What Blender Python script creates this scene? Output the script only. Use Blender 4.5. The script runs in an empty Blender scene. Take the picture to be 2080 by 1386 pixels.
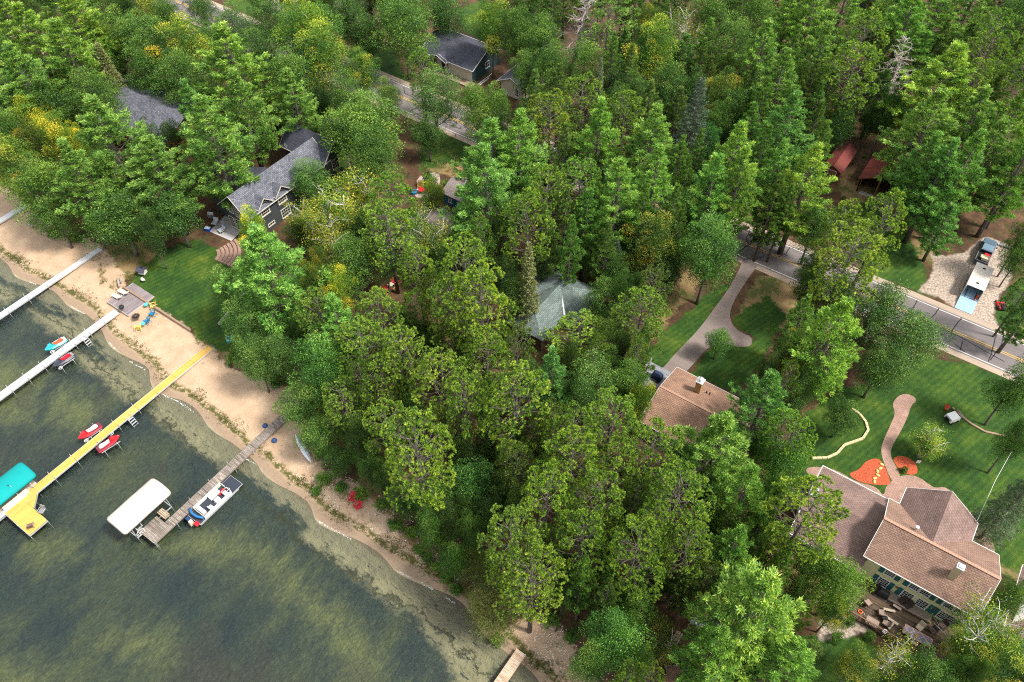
import bpy, math, random
import numpy as np
from mathutils import Vector, Matrix
R = math.radians
random.seed(7); RNG = np.random.default_rng(7)
SC = bpy.context.scene; COL = SC.collection
# ------------------------------------------------------------------ camera, sky, sun, exposure
# world axes: +X runs along the shore, +Y runs inland; the drone hovers 86 m above the lake
CAM_H, PITCH, HEAD, FPX = 86.0, R(50), R(35), 1618.0
cam = bpy.data.cameras.new('camera'); cam.sensor_width = 36; cam.lens = FPX/2080*36; cam.clip_end = 5000; cam.clip_start = 1
camo = bpy.data.objects.new('camera', cam); COL.objects.link(camo)
camo.location = (0, 0, CAM_H); camo.rotation_euler = (R(90)-PITCH, 0, HEAD); SC.camera = camo
SUN_AZ, SUN_EL = R(14), R(56)          # azimuth measured from +X towards +Y
W = bpy.data.worlds.new("World"); SC.world = W; W.use_nodes = True
nt = W.node_tree; sky = nt.nodes.new('ShaderNodeTexSky'); sky.sky_type = 'NISHITA'; sky.sun_disc = False
sky.sun_elevation = SUN_EL; sky.sun_rotation = R(90)-SUN_AZ; sky.air_density = 1.0; sky.dust_density = 3.0; sky.ozone_density = 1.0
# thin broken cloud over the blue: pale patches mixed into the sky
_n = nt.nodes.new('ShaderNodeTexNoise'); _n.inputs['Scale'].default_value = 2.2; _n.inputs['Detail'].default_value = 5
_r = nt.nodes.new('ShaderNodeMapRange'); _r.inputs[1].default_value = .35; _r.inputs[2].default_value = .65; _r.inputs[3].default_value = .25; _r.inputs[4].default_value = .85
_x = nt.nodes.new('ShaderNodeMix'); _x.data_type = 'RGBA'; _x.inputs[7].default_value = (6.6, 6.5, 6.3, 1)
_tc = nt.nodes.new('ShaderNodeTexCoord'); nt.links.new(_tc.outputs['Generated'], _n.inputs['Vector']); nt.links.new(_n.outputs[0], _r.inputs[0]); nt.links.new(_r.outputs[0], _x.inputs[0]); nt.links.new(sky.outputs[0], _x.inputs[6])
nt.links.new(_x.outputs[2], nt.nodes['Background'].inputs[0]); nt.nodes['Background'].inputs[1].default_value = 0.15
sl = bpy.data.lights.new('sun', 'SUN'); sl.energy = 3.8; sl.angle = R(9); sl.color = (1, .945, .86)
so = bpy.data.objects.new('sun', sl); COL.objects.link(so)
sd = Vector((math.cos(SUN_AZ)*math.cos(SUN_EL), math.sin(SUN_AZ)*math.cos(SUN_EL), math.sin(SUN_EL)))
so.rotation_euler = sd.to_track_quat('Z', 'Y').to_euler(); so.location = (0, 0, 150)
SC.view_settings.view_transform = 'Standard'; SC.view_settings.look = 'None'; SC.view_settings.exposure = 0.66; SC.view_settings.gamma = 1
SC.cycles.filter_width = 1.1 if hasattr(SC.cycles, 'filter_width') else 1; SC.cycles.max_bounces = 6; SC.cycles.diffuse_bounces = 3; SC.cycles.glossy_bounces = 2; SC.cycles.transparent_max_bounces = 8
SC.cycles.use_denoising = False; SC.cycles.sample_clamp_direct = 8; SC.cycles.sample_clamp_indirect = 3; SC.cycles.caustics_reflective = False; SC.cycles.caustics_refractive = False

# ------------------------------------------------------------------ measuring: a photograph pixel (2080 x 1386) -> point at height z
_c, _s = math.cos(PITCH), math.sin(PITCH); _ch, _sh = math.cos(HEAD), math.sin(HEAD)
def P(px, py, z=1.0):
    u, v = px-1040, 693-py
    x, y, w = u, FPX*_c+v*_s, -FPX*_s+v*_c
    t = (CAM_H-z)/-w; x *= t; y *= t
    return (x*_ch - y*_sh, x*_sh + y*_ch)
def P3(px, py, z=1.0): a, b = P(px, py, z); return (a, b, z)
def proj(x, y, z):
    X = x*_ch+y*_sh; Y = -x*_sh+y*_ch; Z = z-CAM_H
    d = Y*_c-Z*_s; u = X; v = Y*_s+Z*_c
    return (1040+FPX*u/d, 693-FPX*v/d, d)

# ------------------------------------------------------------------ materials
def srgb(r, g, b):
    f = lambda c: (c/255/12.92) if c/255 <= .04045 else ((c/255+.055)/1.055)**2.4
    return (f(r), f(g), f(b), 1)
class Mat:
    def __init__(s, name, rough=.8, metal=0.0):
        s.m = bpy.data.materials.new(name); s.m.use_nodes = True; s.t = s.m.node_tree
        s.b = s.t.nodes['Principled BSDF']; s.b.inputs['Roughness'].default_value = rough; s.b.inputs['Metallic'].default_value = metal
        s.b.inputs['Specular IOR Level'].default_value = .3
    def n(s, t, **k):
        nd = s.t.nodes.new(t)
        for a, v in k.items():
            if a.startswith('i_'):
                key = a[2:].replace('_', ' '); nd.inputs[int(key) if key.isdigit() else key].default_value = v
            else: setattr(nd, a, v)
        return nd
    def l(s, a, b): s.t.links.new(a, b)
    def noise(s, vec, scale, detail=4, rough=.6, dist=0):
        nd = s.n('ShaderNodeTexNoise', i_Scale=scale, i_Detail=detail, i_Roughness=rough, i_Distortion=dist)
        if vec is not None: s.l(vec, nd.inputs['Vector'])
        return nd.outputs['Fac']
    def ramp(s, fac, stops, interp='LINEAR'):
        nd = s.n('ShaderNodeValToRGB'); nd.color_ramp.interpolation = interp; e = nd.color_ramp.elements
        while len(e) < len(stops): e.new(.5)
        for el, (p, c) in zip(e, stops): el.position = p; el.color = c if isinstance(c, tuple) else (c, c, c, 1)
        s.l(fac, nd.inputs[0]); return nd.outputs[0]
    def mix(s, f, a, b, mode='MIX'):
        nd = s.n('ShaderNodeMix', data_type='RGBA', blend_type=mode)
        for sock, v in ((nd.inputs[0], f), (nd.inputs[6], a), (nd.inputs[7], b)):
            if hasattr(v, 'links'): s.l(v, sock)
            else: sock.default_value = v
        return nd.outputs[2]
    def math(s, op, a, b=0.0, clamp=False):
        nd = s.n('ShaderNodeMath', operation=op, use_clamp=clamp)
        for i, v in enumerate((a, b)):
            if hasattr(v, 'links'): s.l(v, nd.inputs[i])
            else: nd.inputs[i].default_value = v
        return nd.outputs[0]
    def step(s, v, lo, hi):
        nd = s.n('ShaderNodeMapRange', interpolation_type='SMOOTHSTEP'); s.l(v, nd.inputs[0])
        nd.inputs[1].default_value = lo; nd.inputs[2].default_value = hi; return nd.outputs[0]
    def attr(s, name): return s.n('ShaderNodeAttribute', attribute_name=name).outputs['Fac']
    def uv(s): return s.n('ShaderNodeUVMap', uv_map='uv').outputs[0]
    def obj(s): return s.n('ShaderNodeTexCoord').outputs['Object']
    def geo(s): return s.n('ShaderNodeNewGeometry').outputs['Position']
    def scale(s, vec, x, y, z, rz=0):
        nd = s.n('ShaderNodeMapping'); nd.inputs['Scale'].default_value = (x, y, z); nd.inputs['Rotation'].default_value = (0, 0, rz); s.l(vec, nd.inputs[0]); return nd.outputs[0]
    def color(s, c):
        if hasattr(c, 'links'): s.l(c, s.b.inputs['Base Color'])
        else: s.b.inputs['Base Color'].default_value = c
    def bump(s, h, strength=.5, dist=.05):
        nd = s.n('ShaderNodeBump', i_Strength=strength, i_Distance=dist); s.l(h, nd.inputs['Height']); s.l(nd.outputs[0], s.b.inputs['Normal'])
MATS = {}
def paint(name, c, rough=.55, metal=0.0, var=.12, scale=3.0):
    """painted / plastic / metal surface with light wear"""
    if name in MATS: return MATS[name]
    m = Mat(name, rough, metal); f = m.noise(m.obj(), scale, 5); f2 = m.noise(m.obj(), scale*9, 3)
    k = m.math('MULTIPLY_ADD', f, var*2); m.t.nodes[-1].inputs[2].default_value = 1-var
    k2 = m.math('MULTIPLY_ADD', f2, var); m.t.nodes[-1].inputs[2].default_value = 1-var*.5
    m.color(m.mix(1.0, c, m.ramp(m.math('MULTIPLY', m.math('MULTIPLY', k, k2), .5), [(0, 0.0), (1, 2.0)]), 'MULTIPLY'))
    MATS[name] = m.m; return m.m
def shingles(name, c1, c2, mortar, blotch=None, bw=.42, bh=.215, rough=.85):
    m = Mat(name, rough); uv = m.uv()
    br = m.n('ShaderNodeTexBrick', offset=.5, i_Color1=c1, i_Color2=c2, i_Mortar=mortar, i_Scale=1, **{'i_Mortar_Size': .028, 'i_Mortar_Smooth': .3, 'i_Bias': 0.0, 'i_Brick_Width': bw, 'i_Row_Height': bh})
    m.l(uv, br.inputs['Vector']); n1 = m.noise(uv, .35, 5, .7); n2 = m.noise(uv, 7, 3)
    c = m.mix(1.0, br.outputs[0], m.ramp(n1, [(.3, .68), (.7, 1.22)]), 'MULTIPLY')
    c = m.mix(1.0, c, m.ramp(n2, [(.25, .75), (.75, 1.25)]), 'MULTIPLY')
    if blotch: c = m.mix(m.step(m.noise(uv, .8, 6, .75), .6, .68), c, blotch)
    m.color(c); m.bump(br.outputs['Fac'], -.5, .02); return m.m
def planks(name, cols, pw=.14, gap=(.02, .016, .012, 1), rough=.75, across=False, wear=.5, length=3.0):
    """boards along u (or v when across)"""
    m = Mat(name, rough); uv = m.scale(m.uv(), 1, 1, 1, R(90) if across else 0)
    br = m.n('ShaderNodeTexBrick', offset=.37, i_Color1=(0, 0, 0, 1), i_Color2=(1, 1, 1, 1), i_Mortar=(.5, .5, .5, 1), i_Scale=1, **{'i_Mortar_Size': .012, 'i_Mortar_Smooth': .1, 'i_Brick_Width': length, 'i_Row_Height': pw})
    m.l(uv, br.inputs['Vector'])
    st = [(i/(len(cols)-1), c) for i, c in enumerate(cols)]
    c = m.ramp(br.outputs[0], st)
    g = m.noise(m.scale(uv, 1.2, 18, 1), 1.5, 4); c = m.mix(1.0, c, m.ramp(g, [(.25, 1-wear*.45), (.75, 1+wear*.35)]), 'MULTIPLY')
    w = m.noise(uv, .45, 4, .7); c = m.mix(1.0, c, m.ramp(w, [(.3, 1-wear*.5), (.7, 1+wear*.25)]), 'MULTIPLY')
    m.color(m.mix(br.outputs['Fac'], c, gap)); m.bump(br.outputs['Fac'], -.6, .02); return m.m
def foliage(name, stops, trans=.28):
    m = Mat(name, .6); t = m.t; a = m.attr('tone')
    c = m.ramp(a, stops); oi = m.n('ShaderNodeObjectInfo')
    c = m.mix(1.0, c, oi.outputs['Color'], 'MULTIPLY')
    d = m.n('ShaderNodeBsdfDiffuse'); tr = m.n('ShaderNodeBsdfTranslucent'); g = m.n('ShaderNodeBsdfGlossy', i_Roughness=.55); g.inputs[0].default_value = (.8, .85, .9, 1)
    m.l(c, d.inputs[0]); m.l(m.mix(1.0, c, (1.15, 1.25, .6, 1), 'MULTIPLY'), tr.inputs[0])
    x = m.n('ShaderNodeMixShader', i_0=trans); m.l(d.outputs[0], x.inputs[1]); m.l(tr.outputs[0], x.inputs[2])
    y = m.n('ShaderNodeMixShader', i_0=.03); m.l(x.outputs[0], y.inputs[1]); m.l(g.outputs[0], y.inputs[2])
    m.l(y.outputs[0], t.nodes['Material Output'].inputs[0]); return m.m
def bark(name, c1, c2):
    m = Mat(name, .9); n = m.noise(m.scale(m.obj(), 6, 6, 1.2), 1.5, 5, .7)
    m.color(m.ramp(n, [(.3, c1), (.7, c2)])); m.bump(n, .6, .05); return m.m
def tinted(name, rough=.5, var=.15):
    m = Mat(name, rough); f = m.noise(m.obj(), 6, 4); oi = m.n('ShaderNodeObjectInfo')
    m.color(m.mix(1.0, oi.outputs['Color'], m.ramp(f, [(.3, 1-var), (.7, 1+var)]), 'MULTIPLY')); return m.m

# ------------------------------------------------------------------ mesh helpers
def unit(v): return v/(np.linalg.norm(v, axis=-1, keepdims=True)+1e-9)
class MB:
    def __init__(s): s.v = []; s.f = []
    def add(s, vs, fs, M=None):
        o = len(s.v)
        s.v += [tuple(M @ Vector(p)) for p in vs] if M else [tuple(p) for p in vs]
        s.f += [tuple(i+o for i in f) for f in fs]; return s
    def box(s, c, d, rz=0, M=None, taper=1.0):
        x, y, z = d[0]/2, d[1]/2, d[2]/2; t = taper
        vs = [(-x, -y, -z), (x, -y, -z), (x, y, -z), (-x, y, -z), (-x*t, -y*t, z), (x*t, -y*t, z), (x*t, y*t, z), (-x*t, y*t, z)]
        T = Matrix.Translation(c) @ Matrix.Rotation(rz, 4, 'Z')
        if M: T = M @ T
        return s.add(vs, [(0, 3, 2, 1), (4, 5, 6, 7), (0, 1, 5, 4), (1, 2, 6, 5), (2, 3, 7, 6), (3, 0, 4, 7)], T)
    def bx(s, x0, x1, y0, y1, z0, z1): return s.box(((x0+x1)/2, (y0+y1)/2, (z0+z1)/2), (abs(x1-x0), abs(y1-y0), abs(z1-z0)))
    def beam(s, p, q, w=.05, h=None, up=(0, 0, 1)):
        p, q = Vector(p), Vector(q); d = q-p; L = d.length
        if L < 1e-6: return s
        d.normalize(); up = Vector(up)
        if abs(d.dot(up)) > .98: up = Vector((1, 0, 0))
        x = d.cross(up).normalized(); y = x.cross(d); M = Matrix((x, d, y)).transposed().to_4x4(); M.translation = (p+q)/2
        return s.box((0, 0, 0), (w, L, h or w), M=M)
    def tube(s, pts, rad, n=6, cap=True):
        pts = [Vector(p) for p in pts]; rad = rad if isinstance(rad, (list, tuple)) else [rad]*len(pts); o = len(s.v); prev = None
        for i, p in enumerate(pts):
            d = (pts[min(i+1, len(pts)-1)]-pts[max(i-1, 0)]).normalized()
            if prev is None: x = d.orthogonal().normalized()
            else: x = (prev-d*prev.dot(d)); x = x.normalized() if x.length > 1e-6 else d.orthogonal().normalized()
            prev = x; y = d.cross(x)
            for k in range(n):
                a = 2*math.pi*k/n; s.v.append(tuple(p+(x*math.cos(a)+y*math.sin(a))*rad[i]))
        for i in range(len(pts)-1):
            for k in range(n): s.f.append((o+i*n+k, o+i*n+(k+1) % n, o+(i+1)*n+(k+1) % n, o+(i+1)*n+k))
        if cap: s.f.append(tuple(o+k for k in range(n))[::-1]); s.f.append(tuple(o+(len(pts)-1)*n+k for k in range(n)))
        return s
    def cyl(s, c, r, h, n=14, r2=None): return s.tube([(c[0], c[1], c[2]), (c[0], c[1], c[2]+h)], [r, r if r2 is None else r2], n)
    def prism(s, poly, z0, z1):
        n = len(poly); A = sum(poly[i][0]*poly[(i+1) % n][1]-poly[(i+1) % n][0]*poly[i][1] for i in range(n))
        if A < 0: poly = poly[::-1]
        vs = [(x, y, z0) for x, y in poly]+[(x, y, z1) for x, y in poly]
        fs = [tuple(range(n))[::-1], tuple(range(n, 2*n))]+[(i, (i+1) % n, (i+1) % n+n, i+n) for i in range(n)]
        return s.add(vs, fs)
    def loft(s, rings, cap=True, closed=True):
        o = len(s.v); n = len(rings[0])
        for r in rings: s.v += [tuple(p) for p in r]
        for i in range(len(rings)-1):
            for k in range(n if closed else n-1): s.f.append((o+i*n+k, o+i*n+(k+1) % n, o+(i+1)*n+(k+1) % n, o+(i+1)*n+k))
        if cap: s.f.append(tuple(range(o, o+n))[::-1]); s.f.append(tuple(range(o+(len(rings)-1)*n, o+len(rings)*n)))
        return s
    def build(s, name, mat, parent=None, smooth=False, loc=None, recalc=True):
        me = bpy.data.meshes.new(name); me.from_pydata(s.v, [], s.f)
        if recalc:
            import bmesh
            bm = bmesh.new(); bm.from_mesh(me); bmesh.ops.recalc_face_normals(bm, faces=bm.faces); bm.to_mesh(me); bm.free()
        uvl = me.uv_layers.new(name='uv'); co = me.vertices
        for p in me.polygons:
            nrm = p.normal; u = Vector((0, 0, 1)).cross(nrm)
            u = u.normalized() if u.length > .05 else Vector((1, 0, 0)); v = nrm.cross(u)
            for li in p.loop_indices:
                q = co[me.loops[li].vertex_index].co; uvl.data[li].uv = (q.dot(u), q.dot(v))
        if smooth: me.shade_smooth()
        if mat: me.materials.append(mat)
        o = bpy.data.objects.new(name, me); COL.objects.link(o)
        if parent: o.parent = parent
        if loc: o.location = loc
        return o
def tag(o, label=None, cat=None, group=None, kind=None):
    for k, v in (('label', label), ('category', cat), ('group', group), ('kind', kind)):
        if v: o[k] = v
    return o
def thing(name, label, cat, loc=(0, 0, 0), rz=0, group=None):
    o = bpy.data.objects.new(name, None); COL.objects.link(o); o.empty_display_size = .3
    o.location = loc if len(loc) == 3 else (*loc, 1.0); o.rotation_euler = (0, 0, rz); return tag(o, label, cat, group)
def kids(o): return [c for c in bpy.data.objects if c.parent == o] if False else list(o.children)
def dup(root, loc, rz, label, color=None, scale=None):
    r = root.copy(); COL.objects.link(r); r.location = loc if len(loc) == 3 else (*loc, 1.0); r.rotation_euler = (0, 0, rz); r['label'] = label
    if scale: r.scale = scale if isinstance(scale, tuple) else (scale,)*3
    for ch in list(root.children):
        c = ch.copy(); COL.objects.link(c); c.parent = r
        if color: c.color = color
        for g in ch.children:
            d = g.copy(); COL.objects.link(d); d.parent = c
            if color: d.color = color
    return r
def tint(root, c):
    for ch in root.children:
        ch.color = c
        for g in ch.children: g.color = c
    return root

# ------------------------------------------------------------------ ground, lake bed, water
SHORE_PX = [(-90, 470), (-30, 515), (0, 533), (33, 560), (76, 580), (141, 620), (174, 640), (187, 660), (222, 697), (262, 733), (295, 752), (313, 785), (330, 802), (366, 818), (394, 838),
            (429, 866), (467, 903), (482, 920), (505, 935), (522, 944), (570, 990), (621, 1028), (646, 1058), (680, 1078), (714, 1096), (760, 1128), (808, 1160), (873, 1194), (911, 1217),
            (937, 1237), (954, 1255), (987, 1285), (1017, 1316), (1040, 1345), (1090, 1388), (1140, 1440), (1200, 1500)]
_sh_ab = [P(x, y, 0.0) for x, y in SHORE_PX]
SX = np.array([p[0] for p in _sh_ab]); SY = np.array([p[1] for p in _sh_ab])
def shore_y(x): return np.interp(x, SX, SY)
def land_z(d):   # d = metres inland of the waterline
    return np.interp(d, [-60, -25, -8, -2, 0, 1.5, 4, 9, 16], [-2.6, -1.7, -.75, -.22, -.02, .16, .38, .66, 1.0])
def sdist(X, Y, poly):
    """signed distance, positive inside"""
    best = np.full(X.shape, 1e9); ins = np.zeros(X.shape, bool); n = len(poly)
    for i in range(n):
        x0, y0 = poly[i]; x1, y1 = poly[(i+1) % n]; dx, dy = x1-x0, y1-y0
        t = np.clip(((X-x0)*dx+(Y-y0)*dy)/(dx*dx+dy*dy+1e-9), 0, 1); best = np.minimum(best, (X-x0-t*dx)**2+(Y-y0-t*dy)**2)
        if abs(dy) > 1e-9: ins ^= ((y0 > Y) != (y1 > Y)) & (X < dx*(Y-y0)/dy+x0)
    d = np.sqrt(best); return np.where(ins, d, -d)
ZONES = {
 'sand': [[(-300, 100), (-60, 330), (0, 372), (45, 405), (75, 432), (120, 458), (165, 478), (215, 505), (250, 555), (255, 585), (388, 668), (396, 690), (430, 705), (470, 748), (560, 778), (600, 800), (640, 860), (655, 950), (725, 985),
           (790, 1045), (830, 1100), (880, 1160), (925, 1200), (980, 1245), (1035, 1275), (1075, 1238), (1120, 1262), (1150, 1290), (1190, 1340), (1225, 1400), (1260, 1500), (700, 1800), (-600, 1200), (-600, 300)]],
 'lawn': [[(258, 582), (275, 550), (330, 505), (400, 485), (440, 505), (470, 530), (540, 560), (570, 640), (560, 720), (470, 715), (400, 692), (386, 668)],
          [(1590, 900), (1640, 840), (1700, 790), (1790, 770), (1860, 722), (1960, 735), (2060, 775), (2300, 900), (2300, 1200), (2080, 1150), (1700, 1180), (1620, 980)],
          [(1330, 760), (1290, 735), (1330, 700), (1370, 655), (1430, 600), (1480, 575), (1500, 555), (1380, 740)], [(1500, 640), (1560, 600), (1600, 640), (1570, 690), (1540, 745), (1500, 800), (1400, 765), (1450, 700), (1530, 690), (1490, 655)],
          [(1700, 420), (1790, 410), (1850, 480), (1885, 560), (1885, 600), (1830, 580), (1770, 560), (1700, 480)], [(2030, 600), (2090, 560), (2200, 700), (2060, 700), (2022, 655)],
          [(690, 130), (740, 80), (800, 100), (830, 170), (770, 160)], [(330, 10), (430, 60), (440, 80), (350, 60)], [(440, -10), (545, -30), (560, 10), (500, 30)], [(920, 20), (985, 0), (1000, 90), (950, 70)],
          [(860, 250), (940, 280), (990, 340), (900, 330), (850, 350)], [(1600, 1300), (1680, 1285), (1760, 1292), (1850, 1400), (1600, 1420)]],
 'dry': [[(205, 505), (300, 455), (330, 520), (260, 560), (240, 590), (180, 560)], [(650, 950), (720, 975), (800, 1030), (880, 1110), (950, 1200), (900, 1190), (830, 1120), (740, 1020)], [(540, 755), (640, 740), (620, 800), (580, 790)],
         [(1360, 650), (1440, 560), (1400, 540), (1320, 620), (1330, 700)], [(1540, 560), (1660, 560), (1640, 680), (1540, 660), (1500, 640)], [(1700, 360), (1830, 400), (1890, 520), (1840, 560), (1740, 500)],
         [(480, 0), (560, 0), (520, 30)], [(1850, 500), (1920, 480), (1900, 540)], [(385, 665), (470, 700), (520, 760), (440, 730)], [(1640, 1090), (1700, 1180), (1600, 1300), (1480, 1150)], [(1850, 1080), (2080, 1080), (2080, 1200), (2010, 1240)],
         [(880, 250), (960, 320), (940, 370), (850, 340)], [(560, 800), (640, 780), (600, 830)]],
 'gravel': [[(1888, 512), (1925, 520), (1960, 512), (2000, 480), (2046, 495), (2056, 560), (2032, 600), (2016, 640), (2034, 672), (2000, 668), (1905, 602), (1866, 592), (1889, 562), (1898, 535)],
            [(1662, 1262), (1700, 1235), (1760, 1262), (1770, 1285), (1735, 1290), (1700, 1304), (1662, 1300)], [(440, 80), (470, 95), (520, 90), (500, 130), (430, 115)], [(1240, 360), (1290, 370), (1280, 400), (1240, 390)]],
 'shelf': [[(150, 715), (202, 736), (253, 750), (311, 791), (282, 816), (255, 808), (215, 773), (170, 745)], [(60, 628), (172, 663), (182, 690), (140, 694), (95, 668)], [(303, 818), (341, 806), (429, 882), (480, 922), (455, 942), (429, 934), (404, 910), (354, 874), (316, 845)],
           [(618, 1088), (671, 1088), (722, 1117), (772, 1160), (873, 1216), (955, 1278), (1000, 1339), (1020, 1400), (1060, 1500), (940, 1500), (924, 1386), (914, 1339), (836, 1248), (747, 1193), (697, 1145), (646, 1112)], [(-90, 560), (0, 580), (40, 600), (20, 615), (-90, 590)]],
 'olive': [[(480, 1105), (560, 1120), (625, 1180), (690, 1245), (750, 1320), (800, 1400), (700, 1420), (655, 1290), (600, 1225), (520, 1165)], [(330, 1095), (430, 1075), (520, 1110), (500, 1160), (400, 1130), (300, 1120)], [(0, 1350), (60, 1330), (130, 1400), (60, 1470), (-60, 1420)],
           [(40, 1100), (130, 1080), (150, 1130), (60, 1140)], [(-40, 720), (100, 760), (60, 860), (-40, 850)], [(120, 780), (220, 840), (150, 880), (90, 840)], [(220, 1290), (330, 1270), (360, 1330), (260, 1340)]],
}
def axis(lo, hi, step, far):
    a = list(np.arange(lo, hi+step*.5, step)); d = step
    left, right = [], []; x = lo; y = hi
    while x > -far: d *= 1.5; x -= d; y += d; left.append(x); right.append(y)
    return np.array(left[::-1]+a+right)
GX, GY = axis(-212, 62, .62, 1800), axis(-32, 232, .62, 1800)
XX, YY = np.meshgrid(GX, GY); DSH = YY-shore_y(XX)
ZZ = land_z(DSH)+np.where(np.abs(DSH) < 8, .05*np.sin(XX*.55+np.sin(YY*.4)*1.3), 0)*np.clip(1-np.abs(DSH)/8, 0, 1)
near = (XX > -215) & (XX < 65) & (YY > -35) & (YY < 235)
def zone_field(name, z):
    out = np.full(XX.shape, -6.0)
    for poly in ZONES[name]:
        ab = [P(x, y, z) for x, y in poly]; ax = [p[0] for p in ab]; ay = [p[1] for p in ab]
        m = (XX > min(ax)-6) & (XX < max(ax)+6) & (YY > min(ay)-6) & (YY < max(ay)+6)
        out[m] = np.maximum(out[m], sdist(XX[m], YY[m], ab))
    return np.clip(out, -6, 6)
def grid_mesh(name, Z, fields, mat):
    ny, nx = Z.shape; me = bpy.data.meshes.new(name); co = np.stack([XX.ravel(), YY.ravel(), Z.ravel()], 1).astype(np.float32)
    idx = np.arange(nx*ny).reshape(ny, nx); q = np.stack([idx[:-1, :-1], idx[:-1, 1:], idx[1:, 1:], idx[1:, :-1]], -1).reshape(-1, 4).astype(np.int32)
    me.vertices.add(len(co)); me.vertices.foreach_set('co', co.ravel()); me.loops.add(q.size); me.loops.foreach_set('vertex_index', q.ravel())
    me.polygons.add(len(q)); me.polygons.foreach_set('loop_start', np.arange(0, q.size, 4, dtype=np.int32)); me.update(calc_edges=True)
    for k, a in fields.items():
        at = me.attributes.new(k, 'FLOAT', 'POINT'); at.data.foreach_set('value', a.ravel().astype(np.float32))
    me.shade_smooth(); me.materials.append(mat); o = bpy.data.objects.new(name, me); COL.objects.link(o); o['kind'] = 'structure'; return o
def ground_mat():
    m = Mat('ground', .95); g = m.geo(); n = m.noise
    big, mid, fine, vfine = n(g, .09, 4), n(g, .45, 6, .7), n(g, 2.2, 5, .7), n(g, 9, 3)
    jit = m.math('ADD', m.math('MULTIPLY', m.math('SUBTRACT', mid, .5), 4.5), m.math('MULTIPLY', m.math('SUBTRACT', fine, .5), 1.6))
    def zone(k, w=.35): return m.step(m.math('ADD', m.attr(k), jit), -w, w)
    def zone_t(k, amp, w=.25): return m.step(m.math('ADD', m.attr(k), m.math('MULTIPLY', jit, amp)), -w, w)
    # forest floor: needle litter, soil, moss
    c = m.ramp(mid, [(.3, (.035, .021, .012, 1)), (.5, (.085, .046, .024, 1)), (.72, (.15, .085, .042, 1))])
    c = m.mix(m.step(n(g, .7, 6, .75), .52, .66), c, m.mix(fine, (.02, .035, .008, 1), (.06, .09, .02, 1)))
    c = m.mix(1.0, c, m.ramp(fine, [(.25, .6), (.75, 1.35)]), 'MULTIPLY')
    # dry grass
    dry = m.mix(fine, (.16, .10, .045, 1), (.30, .21, .10, 1)); dry = m.mix(m.step(mid, .45, .6), dry, (.085, .10, .025, 1))
    c = m.mix(zone('dry'), c, dry)
    # lawn: mown stripes, patches, worn spots
    lw = m.ramp(n(g, .22, 8, .78), [(.32, (.010, .032, .005, 1)), (.48, (.022, .062, .007, 1)), (.60, (.048, .092, .009, 1)), (.70, (.10, .13, .015, 1)), (.80, (.15, .12, .04, 1))])
    wv = m.n('ShaderNodeTexWave', i_Scale=.42, i_Distortion=1.2); m.l(m.scale(g, 1, 1, 1, R(18)), wv.inputs[0])
    lw = m.mix(1.0, lw, m.ramp(wv.outputs['Fac'], [(.2, .88), (.8, 1.12)]), 'MULTIPLY'); lw = m.mix(1.0, lw, m.ramp(vfine, [(.3, .45), (.7, 1.6)]), 'MULTIPLY')
    c = m.mix(zone_t('lawn', .8), c, lw)
    # crushed stone
    vo = m.n('ShaderNodeTexVoronoi', i_Scale=3.6); m.l(g, vo.inputs['Vector'])
    gv = m.mix(m.n('ShaderNodeSeparateColor').outputs[0] if False else vo.outputs['Distance'], (.50, .42, .35, 1), (.17, .125, .095, 1)); gv = m.mix(m.step(mid, .55, .72), gv, (.20, .14, .095, 1))
    gv = m.mix(1.0, gv, m.ramp(vfine, [(.25, .7), (.75, 1.3)]), 'MULTIPLY'); c = m.mix(zone_t('gravel', .3), c, gv)
    # beach sand
    sh = m.attr('shore')
    sa = m.ramp(n(g, .6, 6, .7), [(.3, (.38, .26, .165, 1)), (.55, (.46, .33, .222, 1)), (.75, (.52, .39, .27, 1))])
    sa = m.mix(1.0, sa, m.ramp(vfine, [(.25, .86), (.75, 1.12)]), 'MULTIPLY')
    sa = m.mix(m.math('MULTIPLY', m.step(n(g, 3.1, 5, .8), .63, .70), .6), sa, (.17, .115, .075, 1))
    tuft = m.math('MULTIPLY', m.step(n(g, 1.0, 7, .8), .60, .66), m.step(n(g, .12, 3), .48, .60)); sa = m.mix(tuft, sa, (.07, .085, .02, 1))
    c = m.mix(zone_t('sand', .5), c, sa)
    # strand: wet sand, wrack of weed, stones
    sj = m.math('ADD', sh, m.math('MULTIPLY', m.math('SUBTRACT', mid, .5), 1.6))
    wet = m.mix(fine, (.22, .155, .105, 1), (.33, .245, .17, 1)); c = m.mix(m.step(sj, 1.9, .8), c, wet)
    wr = m.math('MULTIPLY', m.math('MULTIPLY', m.step(sj, 1.15, 1.5), m.step(sj, 2.5, 1.9)), m.step(n(g, 1.7, 6, .8), .42, .52))
    c = m.mix(wr, c, m.mix(vfine, (.05, .055, .012, 1), (.13, .12, .035, 1)))
    # lake bed
    gx = m.scale(g, 1, .42, 1, R(-14)); b1, b2, b3, b4 = n(gx, .16, 6, .65), n(gx, .75, 5, .7), n(m.scale(g, 5, 1.6, 1, R(-30)), 1.1, 4, .75), n(g, .055, 3)
    bed = m.ramp(b1, [(.34, (.012, .025, .030, 1)), (.5, (.034, .046, .036, 1)), (.66, (.08, .084, .038, 1))])
    bed = m.mix(m.step(m.math('ADD', m.attr('olive'), m.math('MULTIPLY', m.math('SUBTRACT', b2, .5), 9)), -2.5, 3.5), bed, (.155, .150, .055, 1))
    bed = m.mix(m.step(b4, .56, .68), bed, (.048, .045, .034, 1))
    bed = m.mix(1.0, bed, m.ramp(b3, [(.3, .5), (.5, 1), (.7, 1.7)]), 'MULTIPLY')
    st = m.n('ShaderNodeTexVoronoi', i_Scale=.9, i_Randomness=1.0); m.l(g, st.inputs['Vector'])
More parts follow.
